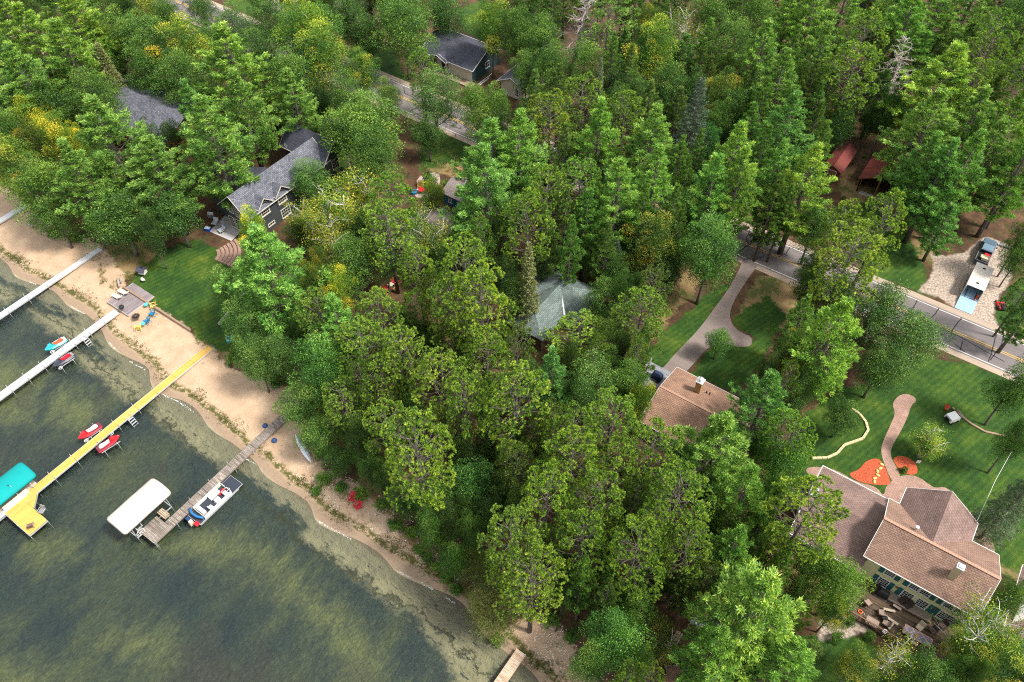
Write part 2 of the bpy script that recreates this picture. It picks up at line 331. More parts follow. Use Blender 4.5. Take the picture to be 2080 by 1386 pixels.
    sf = m.mix(b2, (.30, .225, .13, 1), (.48, .37, .22, 1)); sf = m.mix(m.step(n(m.scale(g, 1, 3, 1, R(-8)), .8, 6, .75), .55, .63), sf, (.035, .042, .038, 1))
    bed = m.mix(m.math('MULTIPLY', m.step(m.math('ADD', m.attr('shelf'), m.math('MULTIPLY', jit, .9)), -.9, .8), .85), bed, sf)
    strip = m.step(m.math('ADD', sh, m.math('MULTIPLY', m.math('SUBTRACT', n(m.scale(g, .5, 1.6, 1), .7, 5, .7), .5), 5.5)), -1.9, -.9)
    bed = m.mix(strip, bed, m.mix(b2, (.16, .125, .08, 1), (.36, .28, .18, 1)))
    weedline = m.step(m.math('ABSOLUTE', m.math('ADD', m.math('ADD', sh, 3.1), m.math('MULTIPLY', m.math('SUBTRACT', mid, .5), 5.0))), .28, .08)
    bed = m.mix(m.math('MULTIPLY', weedline, .75), bed, (.035, .035, .01, 1))
    bed = m.mix(1.0, bed, (1.12, 1.16, 1.22, 1), 'MULTIPLY')
    c = m.mix(m.step(sh, .15, -.05), c, bed); m.color(c)
    m.bump(m.math('ADD', m.math('MULTIPLY', fine, .7), m.math('MULTIPLY', vfine, .5)), .8, .12); return m.m
ground = grid_mesh('ground', ZZ, {'shore': DSH, 'sand': zone_field('sand', .7), 'lawn': zone_field('lawn', 1), 'dry': zone_field('dry', 1), 'gravel': zone_field('gravel', 1), 'shelf': zone_field('shelf', -.3), 'olive': zone_field('olive', -1)}, ground_mat())
def water_mat():
    m = Mat('water'); t = m.t; g = m.geo()
    h = m.math('ADD', m.noise(m.scale(g, .9, 2.2, 1, R(20)), 1.1, 5, .6, .4), m.math('MULTIPLY', m.noise(m.scale(g, 3, 5, 1, R(-25)), 1.6, 3), .35))
    bp = m.n('ShaderNodeBump', i_Strength=.6, i_Distance=.18); m.l(h, bp.inputs['Height'])
    tr = m.n('ShaderNodeBsdfTransparent'); tr.inputs[0].default_value = (.80, .88, .84, 1)
    gl = m.n('ShaderNodeBsdfGlossy', i_Roughness=.26); m.l(bp.outputs[0], gl.inputs['Normal'])
    fr = m.n('ShaderNodeFresnel', i_IOR=1.5); m.l(bp.outputs[0], fr.inputs['Normal'])
    x = m.n('ShaderNodeMixShader'); m.l(fr.outputs[0], x.inputs[0]); m.l(tr.outputs[0], x.inputs[1]); m.l(gl.outputs[0], x.inputs[2])
    m.l(x.outputs[0], t.nodes['Material Output'].inputs[0]); return m.m
wat = MB().add([(-1800, -1800, 0), (1800, -1800, 0), (1800, 60, 0), (-1800, 60, 0)], [(0, 1, 2, 3)]).build('water', water_mat(), recalc=False); wat['kind'] = 'structure'
# foam where the ripples break on the sand
foam = MB()
for (x0, x1) in ((30, 36), (60, 74), (222, 236), (262, 296), (330, 396), (500, 520), (646, 716), (808, 840), (850, 882), (905, 925), (145, 172)):
    pts = [(x, np.interp(x, [p[0] for p in SHORE_PX], [p[1] for p in SHORE_PX])) for x in np.arange(x0, x1+.1, .8)]
    for (xa, ya), (xb, yb) in zip(pts[:-1], pts[1:]):
        if random.random() < .3: continue
        w = random.uniform(.02, .085); (ax, ay), (bx_, by) = P(xa, ya, .03), P(xb, yb, .03); oy = random.uniform(-.09, .09)
        foam.add([(ax, ay+oy-w, .035), (bx_, by+oy-w, .035), (bx_, by+oy+w, .035), (ax, ay+oy+w, .035)], [(0, 1, 2, 3)])
tag(foam.build('foam', paint('foam white', (.55, .56, .54, 1), .6, var=.2, scale=8), recalc=False), 'thin white line of foam where ripples break on the wet sand', 'foam', kind='stuff')

# ------------------------------------------------------------------ road, drive, paths
def sheet(name, poly, z, mat, zs=None, kind='structure'):
    return tag(MB().add([(x, y, z) for x, y in poly], [tuple(range(len(poly)))]).build(name, mat, recalc=False), kind=kind)
def ccw(poly):
    a = sum(poly[i][0]*poly[(i+1) % len(poly)][1]-poly[(i+1) % len(poly)][0]*poly[i][1] for i in range(len(poly))); return poly if a > 0 else poly[::-1]
def smooth_poly(px, z=1.0, it=2):
    q = [P(x, y, z) for x, y in px]
    for _ in range(it):
        q = [p for i in range(len(q)) for a, b in [(q[i], q[(i+1) % len(q)])] for p in ((a[0]*.75+b[0]*.25, a[1]*.75+b[1]*.25), (a[0]*.25+b[0]*.75, a[1]*.25+b[1]*.75))]
    return ccw(q)
RC = P(1858, 640)[1]; RW = 3.45
def asphalt(name, a, b, s=1.0):
    m = Mat(name, .9); g = m.geo(); f = m.noise(g, 6*s, 4, .8); w = m.noise(m.scale(g, .25, 1.5, 1), .5, 5, .7)
    c = m.mix(f, a, b); c = m.mix(1.0, c, m.ramp(w, [(.3, .8), (.7, 1.18)]), 'MULTIPLY')
    vo = m.n('ShaderNodeTexVoronoi', i_Scale=5*s); m.l(g, vo.inputs['Vector']); c = m.mix(m.step(vo.outputs['Distance'], .12, .02), c, (.38, .33, .30, 1)); m.color(c); m.bump(f, .4, .02); return m.m
sheet('road', [(-1700, RC-RW), (600, RC-RW), (600, RC+RW), (-1700, RC+RW)], 1.008, asphalt('asphalt', (.115, .10, .10, 1), (.19, .168, .165, 1)))
sheet('road_shoulder', [(-1700, RC-RW-1.0), (600, RC-RW-1.0), (600, RC+RW+1.1), (-1700, RC+RW+1.1)], 1.004, asphalt('shoulder gravel', (.26, .20, .15, 1), (.42, .34, .27, 1)))
yel = paint('road yellow', (.50, .32, .06, 1), .8, var=.3, scale=2); wht = paint('road white', (.58, .56, .54, 1), .8, var=.3, scale=2)
mk = MB()
for off in (-.17, .17): mk.add([(-700, RC+off-.06, 1.013), (400, RC+off-.06, 1.013), (400, RC+off+.06, 1.013), (-700, RC+off+.06, 1.013)], [(0, 1, 2, 3)])
tag(mk.build('centre_line', yel, recalc=False), kind='structure')
mk = MB()
for off in (-3.12, 3.12): mk.add([(-700, RC+off-.06, 1.013), (400, RC+off-.06, 1.013), (400, RC+off+.06, 1.013), (-700, RC+off+.06, 1.013)], [(0, 1, 2, 3)])
tag(mk.build('edge_line', wht, recalc=False), kind='structure')
# tar-sealed cracks: dark wandering ribbons over the asphalt
def ribbon(mb, pts, w, z):
    for i in range(len(pts)-1):
        (x0, y0), (x1, y1) = pts[i], pts[i+1]; d = math.hypot(x1-x0, y1-y0) or 1; nx, ny = -(y1-y0)/d*w/2, (x1-x0)/d*w/2
        mb.add([(x0-nx, y0-ny, z), (x1-nx, y1-ny, z), (x1+nx, y1+ny, z), (x0+nx, y0+ny, z)], [(0, 1, 2, 3)])
tar = MB(); rs = random.Random(5)
CR = [[(1792, 644), (1796, 620), (1792, 600), (1806, 585)], [(1806, 586), (1800, 612), (1812, 624), (1833, 620)], [(1828, 593), (1822, 618), (1806, 616)], [(1840, 600), (1828, 628), (1812, 650)], [(1863, 610), (1852, 634), (1856, 640)], [(1908, 627), (1892, 646), (1888, 655)],
      [(1953, 646), (1936, 668), (1930, 684)], [(2024, 680), (2018, 702), (2008, 735)], [(2038, 682), (2034, 700), (2012, 732)], [(1578, 500), (1585, 505), (1580, 515), (1600, 520)], [(1605, 502), (1596, 516), (1582, 522)], [(1523, 468), (1515, 488), (1523, 498), (1533, 478)], [(1520, 498), (1500, 512)], [(1498, 460), (1530, 476), (1556, 487)],
      [(855, 215), (835, 225)], [(820, 178), (822, 190), (840, 198)], [(710, 170), (714, 160)], [(935, 262), (915, 256)], [(420, 10), (440, 25)], [(455, 25), (440, 50)], [(1795, 618), (1850, 645)], [(1890, 655), (1960, 690), (2040, 735)], [(1940, 700), (1960, 715)], [(1956, 694), (1950, 712)]]
for c in CR:
    q = [P(x, y) for x, y in c]; pts = []
    for a, b in zip(q[:-1], q[1:]):
        k = max(2, int(math.hypot(b[0]-a[0], b[1]-a[1])/.4))
        for i in range(k): pts.append((a[0]+(b[0]-a[0])*i/k+rs.uniform(-.05, .05), a[1]+(b[1]-a[1])*i/k+rs.uniform(-.05, .05)))
    ribbon(tar, pts+[q[-1]], .13, 1.017)
for i in range(26):
    x = -190+i*9.5+rs.uniform(-3, 3)
    if -2 < x < 30: continue
    pts = [(x+math.sin(t*.6+i)*1.1+rs.uniform(-.1, .1), RC-RW+.2+t*.5) for t in range(0, 13)]; ribbon(tar, pts, .12, 1.017)
tag(tar.build('tar_seal', paint('tar', (.018, .018, .02, 1), .5, var=.3), recalc=False), kind='structure')
DRIVE = [(1318, 770), (1345, 750), (1372, 718), (1400, 690), (1425, 662), (1450, 628), (1478, 590), (1495, 560), (1505, 540), (1512, 515), (1545, 535), (1532, 548), (1510, 580), (1490, 612), (1481, 640), (1488, 662), (1505, 676), (1527, 684), (1527, 703), (1505, 706), (1480, 700), (1450, 700), (1432, 712), (1410, 738), (1385, 765), (1360, 790)]
sheet('driveway', smooth_poly(DRIVE, it=1), 1.012, asphalt('old asphalt', (.15, .12, .11, 1), (.245, .20, .18, 1), .8))
def pavers(name, c1, c2, mort, w=.3, h=.2):
    m = Mat(name, .85); uv = m.uv(); br = m.n('ShaderNodeTexBrick', offset=.5, i_Color1=c1, i_Color2=c2, i_Mortar=mort, i_Scale=1, **{'i_Mortar_Size': .018, 'i_Brick_Width': w, 'i_Row_Height': h}); m.l(m.scale(uv, 1, 1, 1, R(35)), br.inputs['Vector'])
    c = m.mix(1.0, br.outputs[0], m.ramp(m.noise(uv, 1.1, 5, .7), [(.3, .8), (.7, 1.2)]), 'MULTIPLY'); m.color(c); m.bump(br.outputs['Fac'], -.4, .02); return m.m
PAV = pavers('brick pavers', (.36, .22, .17, 1), (.29, .185, .15, 1), (.15, .11, .09, 1), .42, .3)
sheet('paver_path', smooth_poly([(1812, 822), (1822, 806), (1838, 799), (1858, 806), (1862, 815), (1850, 824), (1845, 845), (1828, 880), (1812, 905), (1808, 925), (1818, 945), (1830, 966), (1820, 985), (1808, 972), (1797, 945), (1789, 920), (1792, 900), (1808, 865), (1819, 840)], it=2), 1.016, PAV)
sheet('paver_terrace', smooth_poly([(1795, 1010), (1800, 985), (1830, 965), (1862, 966), (1888, 985), (1900, 992), (1920, 988), (1945, 1010), (1975, 1045), (2010, 1085), (2025, 1125), (2000, 1160), (1900, 1120), (1830, 1060), (1760, 1020), (1690, 975), (1640, 965), (1636, 950), (1665, 948), (1700, 955), (1740, 980), (1780, 988)], it=2), 1.012, PAV)
mul = Mat('red bark mulch', .95); g = mul.geo(); mul.color(mul.mix(1.0, mul.mix(mul.noise(g, 2, 4), (.40, .06, .03, 1), (.52, .12, .05, 1)), mul.ramp(mul.noise(g, 9, 4, .85), [(.36, .25), (.5, .9), (.64, 1.6)]), 'MULTIPLY')); mul.bump(mul.noise(g, 14, 2), .8, .06)
sheet('mulch_bed', smooth_poly([(1722, 962), (1745, 955), (1760, 935), (1785, 930), (1797, 948), (1808, 975), (1808, 985), (1785, 986), (1755, 982), (1735, 974)], it=2), 1.02, mul.m)
sheet('mulch_bed', smooth_poly([(1812, 930), (1835, 925), (1858, 938), (1865, 955), (1860, 966), (1835, 962), (1822, 948)], it=2), 1.02, mul.m)
sheet('patio', smooth_poly([(846, 362), (870, 352), (892, 350), (895, 372), (885, 392), (865, 405), (840, 400), (848, 385)], it=1), 1.012, asphalt('concrete slab', (.30, .24, .20, 1), (.40, .33, .28, 1)))
sheet('patio', [P(*p) for p in ((425, 470), (470, 490), (520, 440), (470, 425))], 1.012, asphalt('pale stone flags', (.34, .33, .33, 1), (.52, .5, .49, 1), .6))

# ------------------------------------------------------------------ buildings
BK = bark('grey brown bark', (.06, .05, .04, 1), (.19, .165, .14, 1)); BKW = bark('white birch bark', (.35, .33, .30, 1), (.72, .69, .65, 1)); BKD = bark('dead wood', (.22, .19, .165, 1), (.45, .41, .37, 1))
white = paint('white trim', (.72, .72, .70, 1), .5, var=.08); glass = paint('dark window glass', (.02, .026, .03, 1), .06, var=.1); black = paint('black', (.02, .02, .022, 1), .5); grey = paint('grey metal', (.34, .35, .36, 1), .4, .6)
alu = paint('aluminium', (.62, .64, .66, 1), .35, .5); stone = paint('stone', (.42, .38, .33, 1), .9, var=.3, scale=2)
def siding(name, c, w=.18):
    m = Mat(name, .7); uv = m.uv(); br = m.n('ShaderNodeTexBrick', i_Color1=c, i_Color2=tuple(x*.94 for x in c[:3])+(1,), i_Mortar=tuple(x*.6 for x in c[:3])+(1,), i_Scale=1, **{'i_Mortar_Size': .012, 'i_Brick_Width': 40.0, 'i_Row_Height': w}); m.l(uv, br.inputs['Vector'])
    m.color(m.mix(1.0, br.outputs[0], m.ramp(m.noise(uv, 1.3, 5, .7), [(.3, .88), (.7, 1.08)]), 'MULTIPLY')); m.bump(br.outputs['Fac'], -.4, .02); return m.m
def roof_mb(mb, a0, a1, b0, b1, ze, zr, ax='a', mid=None, th=.16, hip0=0, hip1=0):
    """thick two- or four-sided roof; ax = direction of the ridge; hip0/hip1 pull the ridge ends in"""
    if ax == 'a':
        m = (b0+b1)/2 if mid is None else mid; top = [(a0, b0, ze), (a1, b0, ze), (a1, b1, ze), (a0, b1, ze), (a0+hip0, m, zr), (a1-hip1, m, zr)]; F = [(0, 1, 5, 4), (2, 3, 4, 5), (1, 2, 5), (3, 0, 4)]
    else:
        m = (a0+a1)/2 if mid is None else mid; top = [(a0, b0, ze), (a1, b0, ze), (a1, b1, ze), (a0, b1, ze), (m, b0+hip0, zr), (m, b1-hip1, zr)]; F = [(1, 2, 5, 4), (3, 0, 4, 5), (0, 1, 4), (2, 3, 5)]
    o = len(mb.v); mb.v += top+[(x, y, z-th) for x, y, z in top]; q = [F[0], F[1]]+([F[2]] if hip1 or (ax == 'b' and hip0) else [])+([F[3]] if (ax == 'a' and hip0) or (ax == 'b' and hip1) else [])
    for f in q: mb.f.append(tuple(o+i for i in f)); mb.f.append(tuple(o+i+6 for i in f[::-1]))
    from collections import Counter
    ed = Counter(); 
    for f in q:
        for i in range(len(f)): ed[(f[i], f[(i+1) % len(f)])] += 1
    for (i, j) in ed:
        if (j, i) not in ed: mb.f.append((o+j, o+i, o+i+6, o+j+6))
    return mb
def fascia(mb, a0, a1, b0, b1, ze, zr, ax='a', mid=None, w=.11, skip0=False):
    m = mid if mid is not None else ((b0+b1)/2 if ax == 'a' else (a0+a1)/2)
    if ax == 'a':
        for b in (b0-.03, b1+.03): mb.beam((a0, b, ze-.06), (a1, b, ze-.06), .06, w)
        for a in (a0-.03, a1+.03):
            mb.beam((a, b0, ze-.05), (a, m, zr-.05), .05, w); mb.beam((a, b1, ze-.05), (a, m, zr-.05), .05, w)
    else:
        for a in (a0-.03, a1+.03): mb.beam((a, b0, ze-.06), (a, b1, ze-.06), .06, w)
        for b in ((b1+.03,) if skip0 else (b0-.03, b1+.03)):
            mb.beam((a0, b, ze-.05), (m, b, zr-.05), .05, w); mb.beam((a1, b, ze-.05), (m, b, zr-.05), .05, w)
    return mb
def walls_mb(mb, a0, a1, b0, b1, ze, zr, ax='a', z0=.9, mid=None):
    if ax == 'a':
        m = (b0+b1)/2 if mid is None else mid; prof = [(b0, z0), (b1, z0), (b1, ze), (m, zr), (b0, ze)]; r0 = [(a0, y, z) for y, z in prof]; r1 = [(a1, y, z) for y, z in prof]
    else:
        m = (a0+a1)/2 if mid is None else mid; prof = [(a0, z0), (a1, z0), (a1, ze), (m, zr), (a0, ze)]; r0 = [(x, b0, z) for x, z in prof]; r1 = [(x, b1, z) for x, z in prof]
    return mb.loft([r0, r1])
def window(T, p, n, w, h, cols=2, rows=3, mat=None, trim=.1, proud=.05, arch=0):
    """p = middle of the window on the wall, n = outward side: 'a+','a-','b+','b-'"""
    ax = n[0]; sg = 1 if n[1] == '+' else -1; f, g = MB(), MB()
    def bar(u0, u1, z0, z1, d0, d1, mb):
        if ax == 'b': mb.bx(p[0]+u0, p[0]+u1, p[1]+sg*d0, p[1]+sg*d1, p[2]+z0, p[2]+z1)
        else: mb.bx(p[0]+sg*d0, p[0]+sg*d1, p[1]+u0, p[1]+u1, p[2]+z0, p[2]+z1)
    W2, H2 = w/2, h/2; bar(-W2, -W2+trim, -H2, H2, -.02, proud, f); bar(W2-trim, W2, -H2, H2, -.02, proud, f); bar(-W2+trim, W2-trim, H2-trim, H2, -.02, proud, f); bar(-W2-.04, W2+.04, -H2-.06, -H2+trim, -.02, proud+.04, f)
    for i in range(1, cols): x = -W2+trim+(w-2*trim)*i/cols; bar(x-.018, x+.018, -H2+trim, H2-trim, .0, proud-.012, f)
    for i in range(1, rows): z = -H2+trim+(h-2*trim)*i/rows; bar(-W2+trim, W2-trim, z-.018, z+.018, .0, proud-.015, f)
    bar(-W2+trim, W2-trim, -H2+trim, H2-trim, -.015, .012, g); F = f.build('window', mat or white, T); g.build('pane', glass, F); return F
def door(T, p, n, w, h, mat, fr=None):
    ax = n[0]; sg = 1 if n[1] == '+' else -1; d, f, k = MB(), MB(), MB()
    def bar(u0, u1, z0, z1, d0, d1, mb):
        if ax == 'b': mb.bx(p[0]+u0, p[0]+u1, p[1]+sg*d0, p[1]+sg*d1, p[2]+z0, p[2]+z1)
        else: mb.bx(p[0]+sg*d0, p[0]+sg*d1, p[1]+u0, p[1]+u1, p[2]+z0, p[2]+z1)
    bar(-w/2, w/2, 0, h, -.02, .03, d); bar(-w/2-.1, -w/2, 0, h+.1, -.02, .05, f); bar(w/2, w/2+.1, 0, h+.1, -.02, .05, f); bar(-w/2, w/2, h, h+.1, -.02, .05, f); bar(w/2-.15, w/2-.09, h*.45, h*.5, .03, .09, k)
    D = d.build('door', mat, T); f.build('frame', fr or white, D); k.build('handle', grey, D)
BRN = shingles('warm brown shingles', (.31, .20, .145, 1), (.24, .15, .11, 1), (.12, .07, .06, 1)); BRD = shingles('plum brown shingles', (.25, .17, .145, 1), (.185, .125, .11, 1), (.11, .07, .06, 1))
ORB = shingles('orange brown shingles', (.33, .20, .135, 1), (.245, .145, .10, 1), (.12, .07, .05, 1)); SLT = shingles('slate grey shingles', (.19, .20, .235, 1), (.09, .095, .12, 1), (.05, .05, .065, 1)); SLD = shingles('dark slate shingles', (.085, .09, .12, 1), (.05, .054, .075, 1), (.03, .03, .04, 1))
GRN = shingles('weathered green grey shingles', (.185, .235, .215, 1), (.105, .14, .135, 1), (.07, .09, .088, 1), (.12, .08, .06, 1)); GBR = shingles('grey brown shingles', (.27, .225, .21, 1), (.20, .165, .155, 1), (.11, .09, .085, 1), (.12, .10, .07, 1))

# --- yellow house by the lawn
T = thing('yellow_house', 'large pale yellow house with brown gabled roofs and teal shutters beside its timber deck', 'house', (15, 56, 1.0))
parent_org = [(0, 0, 0)]
def at(T):
    parent_org[0] = tuple(T.location)
MB0 = MB
class MB(MB0):
    def build(s, name, mat, parent=None, **k):
        if parent is not None and not k.pop('local', False):
            ox, oy, oz = parent_org[0]; s.v = [(x-ox, y-oy, z-oz) for x, y, z in s.v]
        else: k.pop('local', None)
        return MB0.build(s, name, mat, parent, **k)
at(T); yw = siding('pale yellow siding', (.78, .75, .42, 1)); teal = paint('teal shutter paint', (.022, .115, .125, 1), .6)
w = MB(); walls_mb(w, 10.1, 20.8, 52.5, 59.9, 5.75, 8.72, z0=.8, mid=55.5); w.build('wall', yw, T)
w = MB(); walls_mb(w, 11.2, 18.0, 56.5, 62.4, 5.7, 8.6, 'b', z0=.8); w.build('wall', yw, T)
r = MB(); roof_mb(r, 9.5, 21.3, 52.0, 60.4, 6, 9.05, mid=55.5); R1 = r.build('roof', BRN, T); R1['label'] = 'warm brown shingled main roof'
r = MB(); roof_mb(r, 10.7, 18.5, 55.5, 62.9, 6.02, 9.02, 'b', mid=14.5); r.build('roof', BRD, T)
f = MB(); fascia(f, 9.5, 21.3, 52.0, 60.4, 6, 9.05, mid=55.5); f.build('gutter', white, T)
f = MB(); fascia(f, 10.7, 18.5, 60.45, 62.9, 6.02, 9.02, 'b', mid=14.5, skip0=True); f.build('gutter', white, T)
c = MB(); [c.box((9.6+i*.32, 55.5, 9.05), (.30, .34, .035)) for i in range(37)]; c.build('ridge_cap', paint('ridge cap brown', (.36, .22, .155, 1), .85), T)
c = MB(); c.bx(17.15, 17.8, 53.65, 54.3, 7.2, 9.8); C_ = c.build('chimney', paint('beige chimney', (.48, .38, .24, 1), .8), T); c = MB(); c.bx(17.1, 17.85, 53.6, 54.35, 9.8, 9.9); c.bx(17.25, 17.7, 53.75, 54.2, 9.9, 10.05); c.build('cap', alu, C_)
for va, vb, vz in ((12.7, 56.4, 8.75),): c = MB(); c.cyl((va, vb, vz-.3), .12, .6, 10); c.cyl((va, vb, vz+.3), .2, .1, 10); c.build('roof_vent', alu, T)
for a0, n in ((12.65, 2), (15.25, 2), (16.38, 2), (18.8, 2), (19.92, 2)): window(T, (a0, 52.5, 4.7), 'b-', 1.1, 1.22, 4, 3)
for a0 in (11.8, 13.5, 14.4, 17.2, 17.9, 20.65): s = MB(); s.bx(a0-.24, a0+.24, 52.42, 52.51, 4.1, 5.3); s.build('shutter', teal, T)
for a0, wd, cc in ((12.65, 1.2, 4), (15.3, 1.25, 4), (16.85, 1.25, 4), (19.45, 1.75, 6)): window(T, (a0, 52.5, 2.45), 'b-', wd, 1.66, cc, 4)
for a0 in (11.8, 13.5, 14.4, 17.8, 18.3, 20.5): s = MB(); s.bx(a0-.24, a0+.24, 52.42, 52.51, 1.62, 3.3); s.build('shutter', teal, T)
s = MB(); s.bx(13.4, 18.4, 51.5, 52.46, 1.62, 1.70); s.bx(13.4, 18.4, 51.35, 51.5, 1.5, 1.78); [s.beam((a, 52.4, 1.35), (a, 51.55, 1.6), .06) for a in (13.6, 15, 16.5, 18.2)]; s.build('awning_shelf', paint('weathered shelf', (.24, .19, .155, 1), .8, var=.3), T)
for a0 in (13.98, 18.05): s = MB(); s.tube([(a0, 52.5, 3.0), (a0, 52.4, 3.0)], .13, 10); s.build('wall_medallion', paint('rust disc', (.22, .07, .04, 1), .6), T)
# low wing
w = MB(); walls_mb(w, 2.4, 10.0, 51.7, 61.2, 3.8, 5.75, z0=.8, mid=56.2); W_ = w.build('wall', siding('teal siding', (.03, .20, .19, 1)), T)
r = MB(); roof_mb(r, 1.9, 10.05, 51.2, 61.7, 4.0, 6.05, mid=56.2); r.build('roof', BRD, T)
f = MB(); f.beam((1.9, 61.73, 3.94), (9.6, 61.73, 3.94), .09, .14); f.beam((1.9, 51.17, 3.94), (9.5, 51.17, 3.94), .09, .14); f.beam((1.87, 51.2, 3.95), (1.87, 56.2, 6.0), .07, .14); f.beam((1.87, 61.7, 3.95), (1.87, 56.2, 6.0), .07, .14); f.build('gutter', white, T)
for a0 in (3.8, 5.6, 7.4, 8.9): window(T, (a0, 51.7, 2.7), 'b-', 1.3, 1.6, 2, 2)
c = MB(); c.cyl((2.4, 56.2, 5.9), .16, .9, 10); c.cyl((2.4, 56.2, 6.8), .25, .12, 10); c.bx(2.05, 2.75, 55.7, 56.5, 5.9, 6.12); c.build('roof_vent', alu, T)
for p in ((13.0, 62.4, 2.4), (16.2, 62.4, 2.4)): window(T, p, 'b+', 1.2, 1.4)
door(T, (14.6, 62.4, 1.0), 'b+', 1.0, 2.1, teal)
for bb in (54.5, 58): window(T, (20.8, bb, 4.6), 'a+', 1.1, 1.2)
# leaves caught in the valley, overhead wire
T = thing('timber_deck', 'long brown timber deck with a railing below the yellow house windows', 'deck', (15, 50, 1.0)); at(T)
dk = planks('brown deck boards', [(.055, .036, .022, 1), (.10, .065, .038, 1), (.16, .11, .07, 1), (.075, .05, .03, 1)], .15, wear=.9)
s = MB(); s.bx(10.0, 21.4, 47.4, 52.42, 1.22, 1.32); s.bx(16.5, 22.5, 45.6, 47.4, 1.2, 1.3); s.build('floor', dk, T)
s = MB()
for i in range(9): s.bx(10.05+i*.98-.05, 10.05+i*.98+.05, 47.42, 47.52, .9, 2.25)
s.bx(10, 18, 47.40, 47.54, 2.25, 2.32); s.bx(10, 18, 47.45, 47.49, 1.45, 1.52); [s.bx(10.1+i*.16, 10.14+i*.16, 47.45, 47.49, 1.5, 2.25) for i in range(49)]; s.build('railing', paint('railing wood', (.17, .105, .06, 1), .7, var=.3), T)
# --- orange brown cottage
T = thing('cottage', 'single storey cottage with a wide orange brown shingle roof and stone chimney', 'house', (-13, 60, 1.0)); at(T)
w = MB(); walls_mb(w, -18.7, -7.4, 55.3, 64.6, 3.8, 5.3); w.build('wall', siding('tan siding', (.33, .25, .18, 1)), T)
r = MB(); roof_mb(r, -19.2, -6.9, 54.8, 65.1, 4, 5.55); r.build('roof', ORB, T); f = MB(); fascia(f, -19.2, -6.9, 54.8, 65.1, 4, 5.55); f.build('gutter', paint('grey white gutter', (.5, .5, .5, 1), .5), T)
c = MB(); [c.box((-19.1+i*.32, 59.95, 5.56), (.3, .32, .035)) for i in range(39)]; c.build('ridge_cap', paint('ridge cap brown', (.36, .22, .155, 1), .85), T)
st_ = pavers('tan chimney stone', (.50, .33, .14, 1), (.38, .24, .10, 1), (.18, .13, .09, 1), .3, .18); c = MB(); c.bx(-15.5, -14.75, 62.1, 62.9, 4.2, 6.9); C_ = c.build('chimney', st_, T); c = MB(); c.bx(-15.6, -14.65, 62.0, 63.0, 6.9, 7.0); c.cyl((-15.1, 62.5, 7.0), .22, .35, 12); c.cyl((-15.1, 62.5, 7.4), .32, .16, 12, .1); c.build('cap', alu, C_)
for va in (-14.1, -13.7): c = MB(); c.cyl((va, 63.0, 4.5), .08, .55, 8); c.build('roof_vent', black, T)
for p, n in (((-18.7, 58, 2.5), 'a-'), ((-18.7, 62, 2.5), 'a-'), ((-16, 55.3, 2.5), 'b-'), ((-12, 55.3, 2.5), 'b-'), ((-16.8, 64.6, 2.4), 'b+'), ((-9.5, 64.6, 2.4), 'b+')): window(T, p, n, 1.5, 1.3)
door(T, (-13, 64.6, 1.0), 'b+', 1, 2.1, paint('brown door', (.12, .06, .03, 1)))
T = thing('side_deck', 'small grey deck with bench boards at the left end of the orange brown cottage', 'deck', (-21.5, 63.5, 1.0)); at(T)
gdk = planks('grey deck boards', [(.22, .23, .26, 1), (.32, .33, .36, 1), (.26, .27, .30, 1)], .15, wear=.5); s = MB(); s.bx(-23.2, -19.3, 60.9, 66.0, 1.2, 1.3); s.build('floor', gdk, T)
s = MB(); s.bx(-23.3, -23.1, 60.9, 66, 1.3, 2.2); s.bx(-23.1, -22.6, 61.2, 65.6, 1.65, 1.73); s.bx(-22.4, -20.2, 60.9, 61.0, 1.3, 2.2); s.build('bench', gdk, T)
T = thing('covered_grill', 'dark blue covered grill on the grey deck of the orange brown cottage', 'grill', (-21.2, 64.0, 1.3)); at(T)
s = MB(); s.loft([[(-21.9+1.4*x, 63.6+.8*y, z) for x, y in ((0, 0), (1, 0), (1, 1), (0, 1))] for z in (1.3, 2.1)]+[[(-21.6+.8*x, 63.75+.5*y, 2.55) for x, y in ((0, 0), (1, 0), (1, 1), (0, 1))]]); s.build('cover', paint('navy cover', (.02, .035, .075, 1), .7), T)
s = MB(); s.box((-21.2, 63.5, 1.38), (1.2, .5, .12)); s.build('base_tray', black, T)
T = thing('slatted_bench', 'brown slatted wooden bench tucked under the eave of the orange brown cottage', 'bench', (-20.6, 62.0, 1.3)); at(T)
bw = paint('brown wood', (.24, .12, .055, 1), .7, var=.3); s = MB(); [s.bx(-21.3, -19.7, 61.6+i*.16, 61.72+i*.16, 1.72, 1.77) for i in range(4)]; s.build('seat', bw, T); s = MB(); [s.bx(-21.3, -19.7, 61.48, 61.53, 1.85+i*.15, 1.96+i*.15) for i in range(3)]; s.build('backrest', bw, T)
for x in (-21.2, -19.8):
    s = MB(); s.bx(x-.04, x+.04, 61.5, 62.2, 1.3, 1.72); s.build('leg', bw, T)
